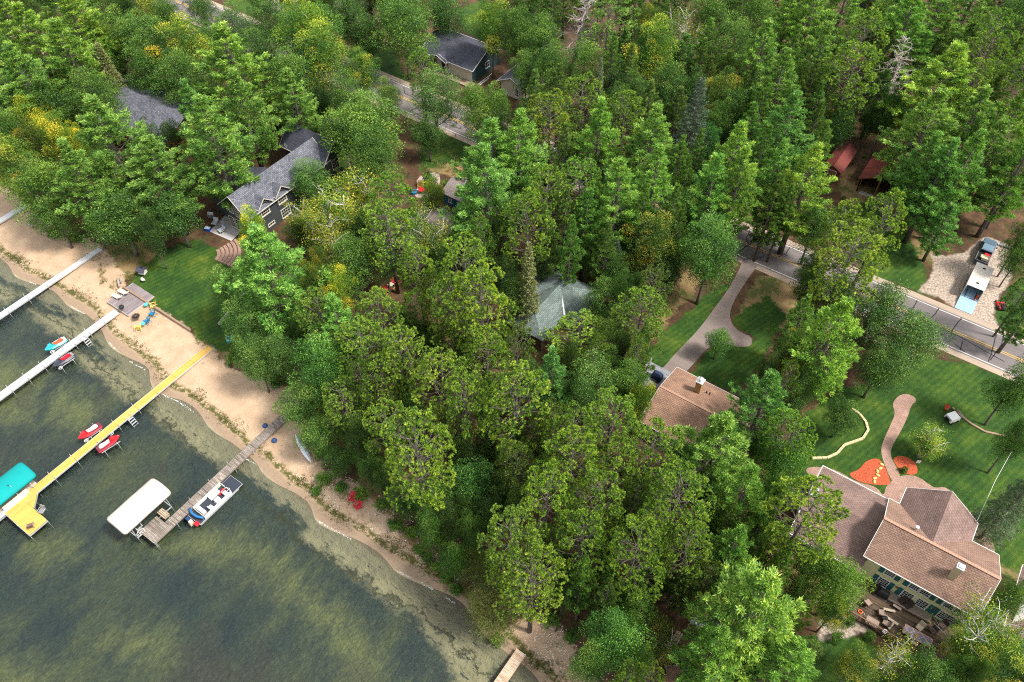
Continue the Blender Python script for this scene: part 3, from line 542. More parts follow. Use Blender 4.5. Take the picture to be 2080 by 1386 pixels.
# --- green hip roofed cabin
T = thing('cabin', 'cabin under weathered green grey hipped roofs between the pines', 'house', (-39, 66, 1.0)); at(T)
w = MB(); w.bx(-43.1, -34.6, 65.2, 70.8, .8, 3.9); w.bx(-41.6, -36.6, 59.2, 65.2, .8, 3.9); w.build('wall', siding('brown log siding', (.12, .075, .045, 1)), T)
r = MB(); roof_mb(r, -43.6, -34.1, 64.6, 71.2, 4, 5.85, hip0=3.2, hip1=3.2); r.build('roof', GRN, T); r = MB(); roof_mb(r, -42.2, -36.1, 58.7, 68.4, 4.02, 5.70, 'b', hip0=2.6); rr = r.build('roof', GRN, T)
s = MB(); s.beam((-36.15, 64.3, 4.10), (-38.4, 66.6, 5.2), .25, .03); s.build('valley_flashing', white, T)
for p, n in (((-36.6, 61.5, 2.4), 'a+'), ((-34.6, 68, 2.4), 'a+'), ((-39, 59.2, 2.4), 'b-')): window(T, p, n, 1.4, 1.2)
door(T, (-38, 70.8, 1), 'b+', 1, 2.1, teal)
# --- dark dormered house
T = thing('dormered_house', 'dark grey two storey house with slate roof, white trimmed dormers and arched gable windows', 'house', (-88, 61, 1.0)); at(T)
dg = siding('charcoal siding', (.055, .065, .068, 1)); cream = paint('cream trim', (.62, .59, .50, 1), .5)
w = MB(); walls_mb(w, -90.7, -85.2, 52.3, 71.4, 5.8, 8.7, 'b', z0=.8, mid=-87.9); w.build('wall', dg, T)
w = MB(); walls_mb(w, -95.2, -90.7, 53.6, 60.5, 4.7, 6.2, 'b', z0=.8); w.build('wall', dg, T)
r = MB(); roof_mb(r, -91.3, -84.6, 51.6, 69.5, 5.9, 9.0, 'b', mid=-87.9); r.build('roof', SLT, T)
r = MB(); roof_mb(r, -94.2, -84.2, 67.5, 73.5, 5.95, 9.1, 'a', hip0=0); r.build('roof', SLD, T)
w = MB(); walls_mb(w, -93.7, -84.7, 68.1, 72.9, 5.8, 8.8, 'a', z0=.8); w.build('wall', dg, T)
r = MB(); roof_mb(r, -95.8, -89.6, 53.0, 61.2, 4.9, 7.2, 'b', mid=-90.5, hip0=0); r.build('roof', SLD, T)
f = MB(); fascia(f, -91.3, -84.6, 51.6, 69.5, 5.9, 9.0, 'b', mid=-87.9); fascia(f, -94.2, -84.2, 67.5, 73.5, 5.95, 9.1); f.build('gutter', cream, T)
for bb in (55.3, 58.9, 62.6):
    w = MB(); walls_mb(w, -87.3, -85.1, bb-1.15, bb+1.15, 6.5, 7.5, 'a', z0=3.6); D = w.build('dormer', dg, T); r = MB(); roof_mb(r, -88.0, -84.5, bb-1.5, bb+1.5, 6.35, 7.75); r.build('roof', SLT, D); f = MB(); fascia(f, -86.4, -84.5, bb-1.5, bb+1.5, 6.35, 7.75); f.build('trim', cream, D)
    wn = window(T, (-85.1, bb, 5.2), 'a+', 1.75, 1.9, 4, 4, cream, .13); s = MB(); s.tube([(-85.05, bb+math.cos(t)*.8, 6.15+math.sin(t)*.55) for t in np.linspace(0, math.pi, 9)], .06, 5); s.build('arch_trim', cream, wn)
for bb in (59.0, 63.5, 67): window(T, (-85.2, bb, 2.2), 'a+', 1.9, 1.7, 4, 3, cream, .12)
window(T, (-85.2, 55.8, 2.0), 'a+', 1.4, .6, 3, 1, cream)
for da, h_ in ((-1.35, 1.7), (0, 2.5), (1.35, 1.7)): window(T, (-87.9+da, 52.3, 5.2+h_*.22), 'b-', .95, h_, 2, 5, cream, .1)
for da in (-2.1, -.7, .7, 2.0): window(T, (-87.9+da, 52.3, 2.5), 'b-', 1.15, 2.3, 2, 4, cream, .1)
window(T, (-84.7, 70.5, 4.6), 'a+', 1.7, 1.9, 3, 3, cream, .13)
s = MB(); s.tube([(-90.7, 66.3, 7.6), (-90.7, 66.3, 8.2)], .04, 6); D = s.build('satellite_dish', grey, T); s = MB(); s.loft([[(-90.6+math.cos(t)*.42*k, 66.2-z*.4, 8.25+math.sin(t)*.42*k+z*.3) for t in np.linspace(0, 6.283, 13)[:-1]] for k, z in ((1, .25), (.6, .08), (.15, 0))]); s.build('reflector', white, D)
# --- slate roofs at the upper left
T = thing('slate_house', 'broad dark blue slate roofed house half hidden by white pines at the upper left', 'house', (-119, 62, 1.0)); at(T)
w = MB(); walls_mb(w, -126, -111, 56.5, 67.5, 4.8, 7.7); w.build('wall', siding('rust siding', (.26, .09, .035, 1)), T); r = MB(); roof_mb(r, -126.8, -110.4, 55.6, 68.3, 5, 8.05); r.build('roof', SLT, T)
r = MB(); roof_mb(r, -125.0, -120.2, 62.2, 69.5, 6.0, 7.9, 'b'); D = r.build('dormer', SLD, T); w = MB(); walls_mb(w, -124.6, -120.6, 62.3, 69.2, 5.85, 7.6, 'b', z0=4.5); w.build('gable', siding('rust siding two', (.30, .10, .035, 1)), D)
r = MB(); roof_mb(r, -118.5, -113, 62.2, 69.2, 5.7, 7.7, 'b'); r.build('dormer', SLD, T)
for p, n in (((-115, 56.5, 3.2), 'b-'), ((-119, 56.5, 3.2), 'b-'), ((-123, 56.5, 3.2), 'b-'), ((-122.6, 69.2, 5.8), 'b+')): window(T, p, n, 1.3, 1.5)
f = MB(); fascia(f, -126.8, -110.4, 55.6, 68.3, 5, 8.05); f.build('gutter', grey, T)
T = thing('garage', 'pale grey roofed garage glimpsed between trees left of the slate roofed house', 'garage', (-138, 64.5, 1.0)); at(T)
w = MB(); walls_mb(w, -142.5, -133.5, 60.5, 68.5, 3.4, 5.0); w.build('wall', siding('grey siding', (.3, .29, .27, 1)), T); r = MB(); roof_mb(r, -143, -133, 60, 69, 3.6, 5.3); r.build('roof', shingles('pale grey shingles', (.34, .36, .40, 1), (.26, .28, .31, 1), (.15, .15, .17, 1)), T); s = MB(); s.bx(-140, -136, 60.42, 60.5, 1, 3.2); s.build('garage_door', white, T)
T = thing('tan_house', 'tan roofed house under bright pines near the top left corner', 'house', (-156, 66, 1.0)); at(T)
w = MB(); walls_mb(w, -162.5, -150, 60.5, 71.5, 4.3, 6.6); w.build('wall', siding('beige siding', (.42, .36, .27, 1)), T); r = MB(); roof_mb(r, -163.2, -149.3, 59.8, 72.2, 4.5, 7.0); r.build('roof', shingles('tan shingles', (.48, .33, .24, 1), (.38, .26, .19, 1), (.2, .14, .1, 1)), T)
for p in ((-153, 60.5, 2.6), (-157, 60.5, 2.6)): window(T, p, 'b-', 1.3, 1.5)
T = thing('brick_house', 'house with a reddish brown roof cut by the left edge of the picture', 'house', (-164, 56, 1.0)); at(T)
w = MB(); walls_mb(w, -171, -157.4, 51.5, 59.5, 3.6, 5.2); w.build('wall', siding('grey white siding', (.5, .5, .48, 1)), T); r = MB(); roof_mb(r, -171.6, -156.8, 51, 60, 3.8, 5.6); r.build('roof', ORB, T); window(T, (-157.4, 55.5, 2.4), 'a+', 1.3, 1.3)
# --- cream cottage and neighbours beyond the road
T = thing('cream_cottage', 'cream walled cottage with long dark slate roof on the far side of the road', 'house', (-89, 111, 1.0)); at(T); cr = siding('cream siding', (.62, .57, .47, 1))
w = MB(); walls_mb(w, -95.6, -84.0, 106.8, 115.2, 3.8, 5.8); w.build('wall', cr, T); w = MB(); w.loft([[(-83.97, y, z) for y, z in ((106.8, .9), (115.2, .9), (115.2, 3.8), (111, 5.8), (106.8, 3.8))], [(-83.9, y, z) for y, z in ((106.8, .9), (115.2, .9), (115.2, 3.8), (111, 5.8), (106.8, 3.8))]]); w.build('gable_cladding', siding('dark teal siding', (.03, .065, .075, 1)), T)
r = MB(); roof_mb(r, -96.2, -83.4, 106.2, 115.8, 4, 6.05); r.build('roof', SLD, T); r = MB(); roof_mb(r, -93.6, -89.4, 105.6, 109, 3.95, 4.9, 'b'); r.build('porch_roof', SLD, T); f = MB(); fascia(f, -96.2, -83.4, 106.2, 115.8, 4, 6.05); fascia(f, -93.6, -89.4, 105.6, 106.2, 3.95, 4.9, 'b'); f.build('gutter', white, T)
window(T, (-92.9, 106.8, 2.7), 'b-', 1.1, 1.3, 2, 2); door(T, (-90.9, 106.8, 1.3), 'b-', .9, 2.0, black); window(T, (-89.8, 106.8, 2.4), 'b-', .5, 1.7, 1, 2); window(T, (-83.9, 111.5, 2.7), 'a+', 1.2, 1.4, 2, 2)
s = MB(); s.bx(-95, -83.2, 105.0, 106.75, 1.0, 1.3); s.build('porch_floor', planks('tan porch boards', [(.30, .22, .16, 1), (.38, .29, .21, 1)], .15), T)
s = MB(); s.beam((-82.8, 106.9, 1.1), (-82.8, 112, 1.1), .12); s.beam((-82.4, 106.9, 1.1), (-82.4, 110, 1.1), .12); s.build('white_pipe', white, T)
T = thing('beige_house', 'small beige gabled house with grey roof right of the cream cottage', 'house', (-75.5, 111, 1.0)); at(T)
w = MB(); walls_mb(w, -77.6, -72.6, 107.3, 115.5, 3.6, 4.9, 'b'); w.build('wall', siding('beige lap siding', (.55, .47, .38, 1)), T); r = MB(); roof_mb(r, -78.2, -72.0, 106.8, 116, 3.7, 5.2, 'b'); r.build('roof', SLT, T); f = MB(); fascia(f, -78.2, -72.0, 106.8, 116, 3.7, 5.2, 'b'); f.build('gutter', white, T); window(T, (-74, 107.3, 2.3), 'b-', .9, 1.6, 2, 3); window(T, (-72.6, 110, 2.3), 'a+', 1.2, 1.2)
T = thing('bungalow', 'beige bungalow at the top edge mostly behind dark maples', 'house', (-119, 110, 1.0)); at(T)
w = MB(); walls_mb(w, -123, -115, 107.3, 114, 3.6, 5.2); w.build('wall', siding('pale pink siding', (.55, .47, .40, 1)), T); r = MB(); roof_mb(r, -123.6, -114.4, 106.7, 114.6, 3.8, 5.6); r.build('roof', GBR, T)
for a_ in (-121.5, -118, -116): window(T, (a_, 107.3, 2.4), 'b-', .8, 1.3)
T = thing('pink_roof_house', 'low house with a pale pink roof at the very top edge by the road', 'house', (-132, 107, 1.0)); at(T)
w = MB(); walls_mb(w, -136, -128.5, 103.5, 111, 2.7, 4.0); w.build('wall', siding('white lap', (.6, .58, .54, 1)), T); r = MB(); roof_mb(r, -136.5, -128, 103, 111.5, 2.9, 4.4); r.build('roof', shingles('pale pink shingles', (.55, .43, .38, 1), (.48, .37, .33, 1), (.3, .22, .2, 1)), T)
# --- red sheds
rm = Mat('dark red ribbed metal', .45); uv = rm.uv(); wv = rm.n('ShaderNodeTexWave', i_Scale=1.1, bands_direction='X'); rm.l(uv, wv.inputs[0]); rm.color(rm.mix(rm.math('MULTIPLY', rm.step(rm.noise(uv, .35, 5, .7), .56, .62), .8), rm.mix(wv.outputs['Fac'], (.10, .022, .02, 1), (.235, .058, .05, 1)), (.13, .055, .015, 1))); rm.bump(wv.outputs['Fac'], .5, .03); RED = rm.m
redw = siding('red brown boards', (.16, .045, .022, 1), .3)
T = thing('red_shed', 'narrow long shed with dark red ribbed metal roof', 'shed', (-17.5, 121, 1.0)); at(T)
w = MB(); walls_mb(w, -18.9, -16.3, 117.9, 125, 2.9, 3.8, 'b'); w.build('wall', redw, T); r = MB(); roof_mb(r, -19.3, -16.0, 117.6, 125.2, 3, 4.0, 'b', th=.08); r.build('roof', RED, T); door(T, (-17.6, 117.9, 1), 'b-', 1.3, 1.9, bw)
T = thing('red_barn', 'wide open fronted shed with dark red metal roof and orange rust stains', 'shed', (-8.6, 121.5, 1.0)); at(T)
w = MB(); w.bx(-12.9, -12.75, 117.6, 125.2, .9, 3.5); w.bx(-4.6, -4.45, 117.6, 125.2, .9, 3.5); w.bx(-12.9, -4.45, 125.1, 125.25, .9, 3.5); w.build('wall', redw, T); s = MB(); [s.bx(a-.1, a+.1, 117.6, 117.8, .9, z) for a, z in ((-12.8, 3.4), (-10, 4.9), (-7.2, 4.9), (-4.5, 3.4))]; s.build('post', bw, T); r = MB(); roof_mb(r, -13.3, -4.0, 117.3, 125.5, 3.6, 5.9, 'b', th=.08); r.build('roof', RED, T)
T = thing('red_lean_to', 'small red metal roofed lean-to half hidden by pines right of the wide red shed', 'shed', (-1.5, 127, 1.0)); at(T)
w = MB(); walls_mb(w, -3.6, 0.6, 124.5, 129, 2.6, 3.3); w.build('wall', redw, T); r = MB(); roof_mb(r, -4, 1, 124, 129.5, 2.7, 3.5, th=.08); r.build('roof', RED, T)
# --- other roofs in the wood
T = thing('shingled_cottage', 'cottage under a grey brown shingle roof littered with leaves below the red round table', 'house', (-63, 68, 1.0)); at(T)
w = MB(); walls_mb(w, -66.3, -60, 61.5, 71, 3.7, 4.8, 'b'); w.build('wall', siding('brown boards', (.2, .13, .09, 1)), T); r = MB(); roof_mb(r, -66.8, -59.5, 61, 71.5, 3.9, 5.2, 'b'); r.build('roof', GBR, T); window(T, (-63, 61.5, 2.3), 'b-', 1.2, 1.1)
T = thing('brown_roof_cottage', 'dark brown roofed cottage in the grove left of the grey brown shingle roof', 'house', (-71, 62, 1.0)); at(T)
w = MB(); walls_mb(w, -75, -67.8, 57.5, 66, 3.4, 4.6); w.build('wall', siding('brown boards two', (.16, .11, .08, 1)), T); r = MB(); roof_mb(r, -75.5, -67.3, 57, 66.5, 3.6, 5.0); r.build('roof', shingles('dark brown shingles', (.15, .12, .11, 1), (.11, .085, .08, 1), (.06, .05, .045, 1), (.35, .22, .13, 1)), T); window(T, (-71, 57.5, 2.2), 'b-', 1.2, 1.1)
T = thing('blue_cabin', 'small bright blue walled cabin with brown roof beside the yellow sapling', 'cabin', (-64, 78.5, 1.0)); at(T)
w = MB(); walls_mb(w, -66.8, -61.5, 76.3, 81, 3.1, 4.0); w.build('wall', siding('blue siding', (.02, .13, .30, 1)), T); r = MB(); roof_mb(r, -67.2, -61.1, 75.9, 81.4, 3.2, 4.3); r.build('roof', GBR, T); window(T, (-65.6, 76.3, 2), 'b-', .8, .9); door(T, (-63.6, 76.3, 1), 'b-', .8, 1.9, white)
T = thing('small_shed', 'small brown roofed shed close to the cracked road', 'shed', (0.2, 87.2, 1.0)); at(T)
w = MB(); walls_mb(w, -1.3, 1.2, 85.7, 88.4, 2.6, 3.2); w.build('wall', siding('brown boards three', (.2, .14, .1, 1)), T); r = MB(); roof_mb(r, -1.6, 1.5, 85.4, 88.7, 2.7, 3.5); r.build('roof', BRD, T); door(T, (0, 85.7, 1), 'b-', .8, 1.6, bw)
T = thing('neighbour_house', 'brown roofed building cut by the right edge beyond the yellow house', 'house', (28, 58, 1.0)); at(T)
w = MB(); walls_mb(w, 24.9, 33, 54, 62, 3.4, 5); w.build('wall', siding('grey lap', (.4, .39, .36, 1)), T); r = MB(); roof_mb(r, 24.4, 33.5, 53.5, 62.5, 3.6, 5.4, 'b'); r.build('roof', BRD, T); f = MB(); fascia(f, 24.4, 33.5, 53.5, 62.5, 3.6, 5.4, 'b'); f.build('gutter', white, T)
T = thing('boat_house', 'orange brown roofed little shed at the bottom edge near the timber benches', 'shed', (-.5, 30, 1.0)); at(T)
w = MB(); walls_mb(w, -1.9, 1.2, 27.6, 31.2, 2.2, 2.9); w.build('wall', redw, T); r = MB(); roof_mb(r, -2.2, 1.5, 27.3, 31.5, 2.3, 3.1); r.build('roof', ORB, T)

# ------------------------------------------------------------------ docks
def dockpost(mb, x, y, z): mb.tube([(x, y, -1.4), (x, y, z+.35)], .035, 6)
def dock(name, label, x0, x1, y0, y1, z, mat, rail, posts=True, step=3.0, seam=None):
    T = thing(name, label, 'dock', ((x0+x1)/2, (y0+y1)/2, z)); at(T); s = MB()
    n = max(1, int((y1-y0)/step)); L_ = (y1-y0)/n
    for i in range(n): s.bx(x0+.02, x1-.02, y0+i*L_+.012, y0+(i+1)*L_-.012, z-.07, z+random.uniform(-.006, .006))
    s.build('decking', mat, T); s = MB(); s.bx(x0-.03, x0+.02, y0, y1, z-.2, z-.01); s.bx(x1-.02, x1+.03, y0, y1, z-.2, z-.01); s.build('frame', rail, T)
    if posts:
        for i in range(n+1):
            y = y0+i*L_+(.08 if i == 0 else -.08 if i == n else 0)
            if y > shore_y(x0)+2.5: continue
            s = MB(); dockpost(s, x0-.06, y, z); dockpost(s, x1+.06, y, z); s.beam((x0-.06, y, z-.15), (x1+.06, y, z-.15), .05); s.build('post', alu, T)
    return T
WD = planks('white dock panels', [(.50, .51, .53, 1), (.58, .59, .61, 1), (.54, .55, .57, 1)], .3, (.35, .36, .38, 1), .6, across=True, wear=.12)
WG = planks('grey dock boards', [(.40, .40, .41, 1), (.55, .55, .56, 1), (.47, .47, .48, 1)], .15, (.16, .16, .17, 1), .8, across=True, wear=.3)
YD = planks('yellow dock panels', [(.56, .32, .065, 1), (.64, .39, .095, 1), (.59, .35, .08, 1)], .3, (.50, .32, .10, 1), .6, across=True, wear=.22)
GD = planks('weathered dock boards', [(.14, .115, .095, 1), (.34, .29, .25, 1), (.24, .20, .17, 1), (.40, .36, .32, 1)], .145, (.03, .025, .02, 1), .9, wear=.9)
ND = planks('new pine dock boards', [(.45, .31, .20, 1), (.62, .50, .38, 1), (.52, .40, .29, 1), (.36, .25, .17, 1)], .145, (.12, .08, .05, 1), .9, wear=.6)
dock('dock', 'white gangway dock resting on sand at the far left edge', -123.0, -121.9, 26, 36.9, .85, WD, alu)
dock('dock', 'long straight white panelled dock with its tip on the beach below the oaks', -104.35, -103.35, -4, 37.3, .85, WD, alu)
dock('dock', 'light grey boarded dock ending at the beach platform with loungers', -91.55, -90.4, -6, 30.5, .76, WG, alu, step=2.4)
T = dock('dock', 'bright yellow dock with an angled wide platform at its lake end', -75.3, -74.15, 2.4, 33.6, .8, YD, alu)
s = MB(); s.bx(-74.14, -70.0, 2.4, 4.75, .73, .8); s.prism([(-74.14, 4.77), (-72.7, 4.77), (-74.14, 6.2)], .73, .8); s.build('platform', YD, T)
s = MB(); s.bx(-75.3, -70, 2.34, 2.4, .5, .69); s.bx(-70.0, -69.95, 2.4, 4.75, .5, .69); s.beam((-72.7, 4.8, .6), (-74.12, 6.22, .6), .05, .18); s.build('frame', alu, T)
for p in ((-70, 2.4), (-70, 4.7), (-72.6, 2.35), (-72.6, 4.85)): s = MB(); dockpost(s, p[0], p[1], .7); s.build('post', alu, T)
T = dock('dock', 'weathered brown plank dock with the pontoon boat tied alongside', -58.4, -57.2, 10, 32, .82, GD, paint('grey wood', (.2, .17, .15, 1), .8), step=40)
s = MB(); s.bx(-59.95, -58.43, 10, 12.5, .68, .75); s.build('platform', GD, T)
for y in np.arange(10.2, 28, 3.0): s = MB(); dockpost(s, -58.45, y, .75); dockpost(s, -57.12, y, .75); s.build('post', alu, T)
dock('dock', 'new pale pine plank dock at the bottom edge of the photo', -16.3, -15.2, 8, 24.2, .75, ND, paint('pale wood', (.45, .33, .22, 1), .8), step=30)
T = thing('beach_platform', 'greyish purple wooden platform on the sand against the lawn wall', 'deck', (-92, 32.8, .8)); at(T)
PU = planks('purple grey boards', [(.20, .17, .18, 1), (.30, .25, .26, 1), (.25, .21, .22, 1)], .14, (.07, .06, .06, 1), .8, across=True, wear=.5)
s = MB(); s.bx(-93.6, -88.9, 30.9, 35.5, .72, .82); s.build('decking', PU, T); s = MB(); s.bx(-93.65, -93.6, 30.9, 35.5, .5, .84); s.bx(-88.9, -88.84, 30.9, 35.5, .5, .84); s.bx(-93.6, -88.9, 30.84, 30.9, .5, .84); s.build('edge_board', paint('pale edge', (.45, .42, .38, 1), .8), T)
def ladder(label, x, y, z, side, mat=alu):
    T = thing('dock_ladder', label, 'ladder', (x, y, z), 0, 'dock ladders'); at(T)
    s = MB(); [s.tube([(x-side*.2, y+o, z+.7), (x+side*.15, y+o, z+.8), (x+side*.9, y+o, z-1.1)], .035, 6) for o in (-.35, .35)]; s.build('side_rail', mat, T)
    for k in range(4): s = MB(); s.beam((x+side*(.3+.17*k), y-.35, z+.1-.33*k), (x+side*(.3+.17*k), y+.35, z+.1-.33*k), .16, .035); s.build('step', mat, T)
ladder('aluminium steps on the right side of the yellow dock', -74.1, 19.6, .7, 1); ladder('aluminium steps on the right side of the light grey dock near shore', -90.35, 24.6, .7, 1); ladder('small ladder at the lake end of the weathered plank dock', -59.98, 10.3, .7, -1)
# ------------------------------------------------------------------ boats and lifts
def jetski(label, x, y, rz, hull, seat, deck, z=.55):
    T = thing('personal_watercraft', label, 'jet ski', (x, y, z), rz, 'jet skis on docks lifts'); at0()
    R_ = []
    for t, w, zb, zt in ((-1.5, .50, .08, .42), (-1.3, .58, .02, .46), (-.3, .62, 0, .5), (.6, .56, .02, .56), (1.15, .34, .14, .60), (1.5, .08, .34, .56)):
        R_.append([(t, -w, zt-.12), (t, -w*.75, zb+.1), (t, 0, zb), (t, w*.75, zb+.1), (t, w, zt-.12), (t, w*.8, zt), (t, 0, zt+.04), (t, -w*.8, zt)])
    s = MB(); s.loft(R_); s.build('hull', hull, T, smooth=False)
    s = MB(); s.loft([[(t, -w, .42), (t, -w*.75, h), (t, w*.75, h), (t, w, .42)] for t, w, h in ((-1.15, .16, .62), (-.9, .24, .82), (-.2, .22, .74), (.25, .15, .86))]); s.build('seat', seat, T)
    s = MB(); s.loft([[(t, -w, .48), (t, -w*.7, h), (t, w*.7, h), (t, w, .48)] for t, w, h in ((.2, .26, .8), (.5, .34, .98), (.9, .30, .84), (1.3, .12, .64))]); s.build('cowl', hull, T)
    s = MB(); s.box((-.3, .42, .5), (1.9, .2, .04)); s.box((-.3, -.42, .5), (1.9, .2, .04)); s.box((-1.32, 0, .5), (.3, .8, .05)); s.build('footwell', deck, T)
    s = MB(); s.tube([(.3, -.38, 1.0), (.42, 0, 1.06), (.3, .38, 1.0)], .035, 6); s.build('handlebar', black, T)
    s = MB()
    for o in (-.5, .5): s.beam((-1.3, o, .02), (1.2, o, .02), .08, .08)
    for o in (-.9, .8): s.beam((o, -.95, -.02), (o, .95, -.02), .07)
    for a_ in (-.9, .8):
        for o in (-.95, .95): s.tube([(a_, o, -1.6), (a_, o, .35)], .035, 5)
    s.build('lift_cradle', alu, T)
    s = MB(); s.tube([(.95+math.cos(t)*.26, .98, .45+math.sin(t)*.26) for t in np.linspace(0, 6.283, 11)], .025, 5, cap=False); [s.beam((.95, .98, .45), (.95+math.cos(t)*.26, .98, .45+math.sin(t)*.26), .025) for t in (0, 2.1, 4.2)]; s.build('lift_wheel', white, T); return T
def at0(): parent_org[0] = (0, 0, 0)
redh = paint('red gelcoat', (.52, .02, .03, 1), .25, var=.06); navyh = paint('dark gelcoat', (.05, .055, .08, 1), .25); turqh = paint('turquoise gelcoat', (.03, .38, .42, 1), .25); orng = paint('orange seat', (.55, .09, .03, 1), .5)
jetski('red and white jet ski on the left side of the yellow dock', -76.35, 15.3, R(-97), redh, white, paint('plum tray', (.12, .03, .05, 1)))
jetski('red and white jet ski on the right side of the yellow dock', -72.95, 15.6, R(80), redh, white, paint('plum tray', (.12, .03, .05, 1)))
jetski('turquoise and orange jet ski left of the light grey dock', -92.5, 21.6, R(-98), turqh, orng, white)
jetski('dark jet ski with a red seat right of the light grey dock', -89.2, 20.5, R(-94), navyh, paint('red seat', (.5, .01, .03, 1), .5), grey)
def canopy(label, x0, x1, y0, y1, z, mat, rise=.55, drop=.25, name='boat_canopy', wheel=True, boat=True, grp=None):
    T = thing(name, label, 'boat lift', ((x0+x1)/2, (y0+y1)/2, 0)); at(T); s = MB(); cx, cy = (x0+x1)/2, (y0+y1)/2; hw, hl = (x1-x0)/2, (y1-y0)/2; rg = []
    for v, k, e in ((-1.0, .62, -.42), (-.97, .9, -.10), (-.90, 1, 0), (-.5, 1, .0), (0, 1, .0), (.5, 1, .0), (.90, 1, 0), (.97, .9, -.10), (1.0, .62, -.42)):
        sag = .02*math.cos(v*19)
        rg.append([(cx+u*hw*(k if abs(v) > .9 else 1), cy+v*hl, z+(rise*(1-abs(u)**2.2)+sag)*k+e*.35-(drop if abs(u) > .99 else 0)) for u in (-1, -.985, -.8, -.45, 0, .45, .8, .985, 1)])
    s.loft(rg, cap=False, closed=False); o = s.build('canopy_cover', mat, T, smooth=True, recalc=True); md = o.modifiers.new('thick', 'SOLIDIFY'); md.thickness = .03
    s = MB()
    for u in (-1, 1):
        s.beam((cx+u*hw*.9, y0+.5, z-.12), (cx+u*hw*.9, y1-.5, z-.12), .06)
        for v in (-.72, .72): s.tube([(cx+u*hw*.9, cy+v*hl, -1.5), (cx+u*hw*.9, cy+v*hl, z-.05)], .05, 6)
        s.beam((cx+u*hw*.9, y0+.9, .35), (cx+u*hw*.9, y1-.9, .35), .09, .14)
    for v in (-.72, .72): s.beam((x0+.15, cy+v*hl, .3), (x1-.15, cy+v*hl, .3), .08, .1)
    s.build('lift_frame', alu, T)
    if wheel:
        s = MB(); wx = x1+.06; s.tube([(wx, y0+1.5+math.cos(t)*.5, 1.1+math.sin(t)*.5) for t in np.linspace(0, 6.283, 17)], .035, 6, cap=False); [s.beam((wx, y0+1.5, 1.1), (wx, y0+1.5+math.cos(t)*.5, 1.1+math.sin(t)*.5), .035) for t in np.arange(0, 6.2, 1.05)]; s.build('winch_wheel', white, T)
    return T
canopy('boat lift under a long cream white fabric canopy beside the weathered dock', -63.05, -59.55, 8.5, 15.3, 2.75, paint('cream canvas', (.54, .485, .43, 1), .85, var=.07, scale=.9))
canopy('boat lift under a teal fabric canopy at the left edge beside the yellow dock', -78.1, -74.75, -.6, 7.6, 2.6, paint('teal canvas', (.0, .27, .27, 1), .8, var=.12, scale=.9), wheel=True)
def pontoon(T, x0, x1, y0, y1, z, deckm, full=True):
    for x in (x0+.35, x1-.35):
        s = MB(); s.tube([(x, y0+.1, z-.3), (x, y1-.7, z-.3), (x, y1-.1, z-.12)], [.32, .32, .05], 12); s.build('pontoon_tube', alu, T, smooth=True)
    s = MB(); s.bx(x0, x1, y0, y1, z, z+.08); s.build('floor', deckm, T)
    s = MB()
    for xx in (x0+.03, x1-.03): s.bx(xx-.02, xx+.02, y0+.9, y1-1.6, z+.1, z+.68)
    s.bx(x0+.03, x1-.03, y0+.88, y0+.92, z+.1, z+.68); s.bx(x0+.03, x0+.9, y1-1.6, y1-1.56, z+.1, z+.68); s.bx(x1-.9, x1-.03, y1-1.6, y1-1.56, z+.1, z+.68); s.build('side_panel', white, T)
    s = MB(); s.bx(x0-.03, x1+.03, y0-.03, y0, z-.02, z+.1); s.bx(x0-.03, x1+.03, y1, y1+.03, z-.02, z+.1); s.bx(x0-.03, x0, y0, y1, z-.02, z+.1); s.bx(x1, x1+.03, y0, y1, z-.02, z+.1)
    for xx in (x0+.03, x1-.03): s.tube([(xx, y0+.9, z+.72), (xx, y1-1.6, z+.72)], .025, 5)
    s.build('rail', alu, T)
T = thing('pontoon_boat', 'open pontoon boat with black deck and blue folded top at the weathered dock', 'boat', (-56.1, 18.1, .35)); at(T)
pontoon(T, -57.05, -55.0, 14.7, 21.3, .45, paint('black blue carpet', (.035, .042, .06, 1), .95, var=.2))
for (a_, b_, w_, l_, n_) in ((-56.55, 18.3, .5, 1.4, 'couch'), (-56.2, 16.0, 1.3, .5, 'couch')): s = MB(); s.box((a_, b_, .70), (w_, l_, .34)); s.box((a_-(w_/2-.07 if l_ > w_ else 0), b_-(l_/2-.07 if w_ > l_ else 0), .98), (.14 if l_ > w_ else w_, .14 if w_ > l_ else l_, .3)); s.build(n_, white, T)
for a_, b_ in ((-55.5, 19.2), (-55.45, 16.9)):
    s = MB(); s.cyl((a_, b_, .53), .06, .25, 8); s.box((a_, b_, .83), (.5, .5, .1)); s.box((a_, b_-.24, 1.05), (.5, .1, .4)); s.box((a_-.25, b_, .95), (.07, .4, .06)); s.box((a_+.25, b_, .95), (.07, .4, .06)); s.build('captain_chair', white, T)
s = MB(); s.box((-55.5, 18.0, .85), (.7, .75, .65), taper=.85); s.build('console', white, T); s = MB(); s.tube([(-55.5+math.cos(t)*.16, 18.44, 1.15+math.sin(t)*.16) for t in np.linspace(0, 6.283, 11)], .02, 5, cap=False); s.build('steering_wheel', black, T)
s = MB(); s.tube([(-57.2, 15.3, 1.25), (-56.4, 15.0, 1.36), (-55.6, 15.05, 1.34), (-54.9, 15.4, 1.22)], .13, 8); s.build('folded_top', paint('royal blue canvas', (.02, .16, .45, 1), .7), T, smooth=True)
s = MB(); s.tube([(-57.0, 15.3, .5), (-57.2, 15.3, 1.2)], .02, 5); s.tube([(-55.0, 15.3, .5), (-54.95, 15.4, 1.2)], .02, 5); s.build('top_frame', alu, T)
s = MB(); s.tube([(-55.4, 19.9, 1.1), (-55.4, 19.3, 1.15), (-55.9, 18.9, 1.1), (-55.9, 19.7, 1.1), (-55.4, 19.9, 1.1)], .025, 5, cap=False); s.build('tow_bar', alu, T)
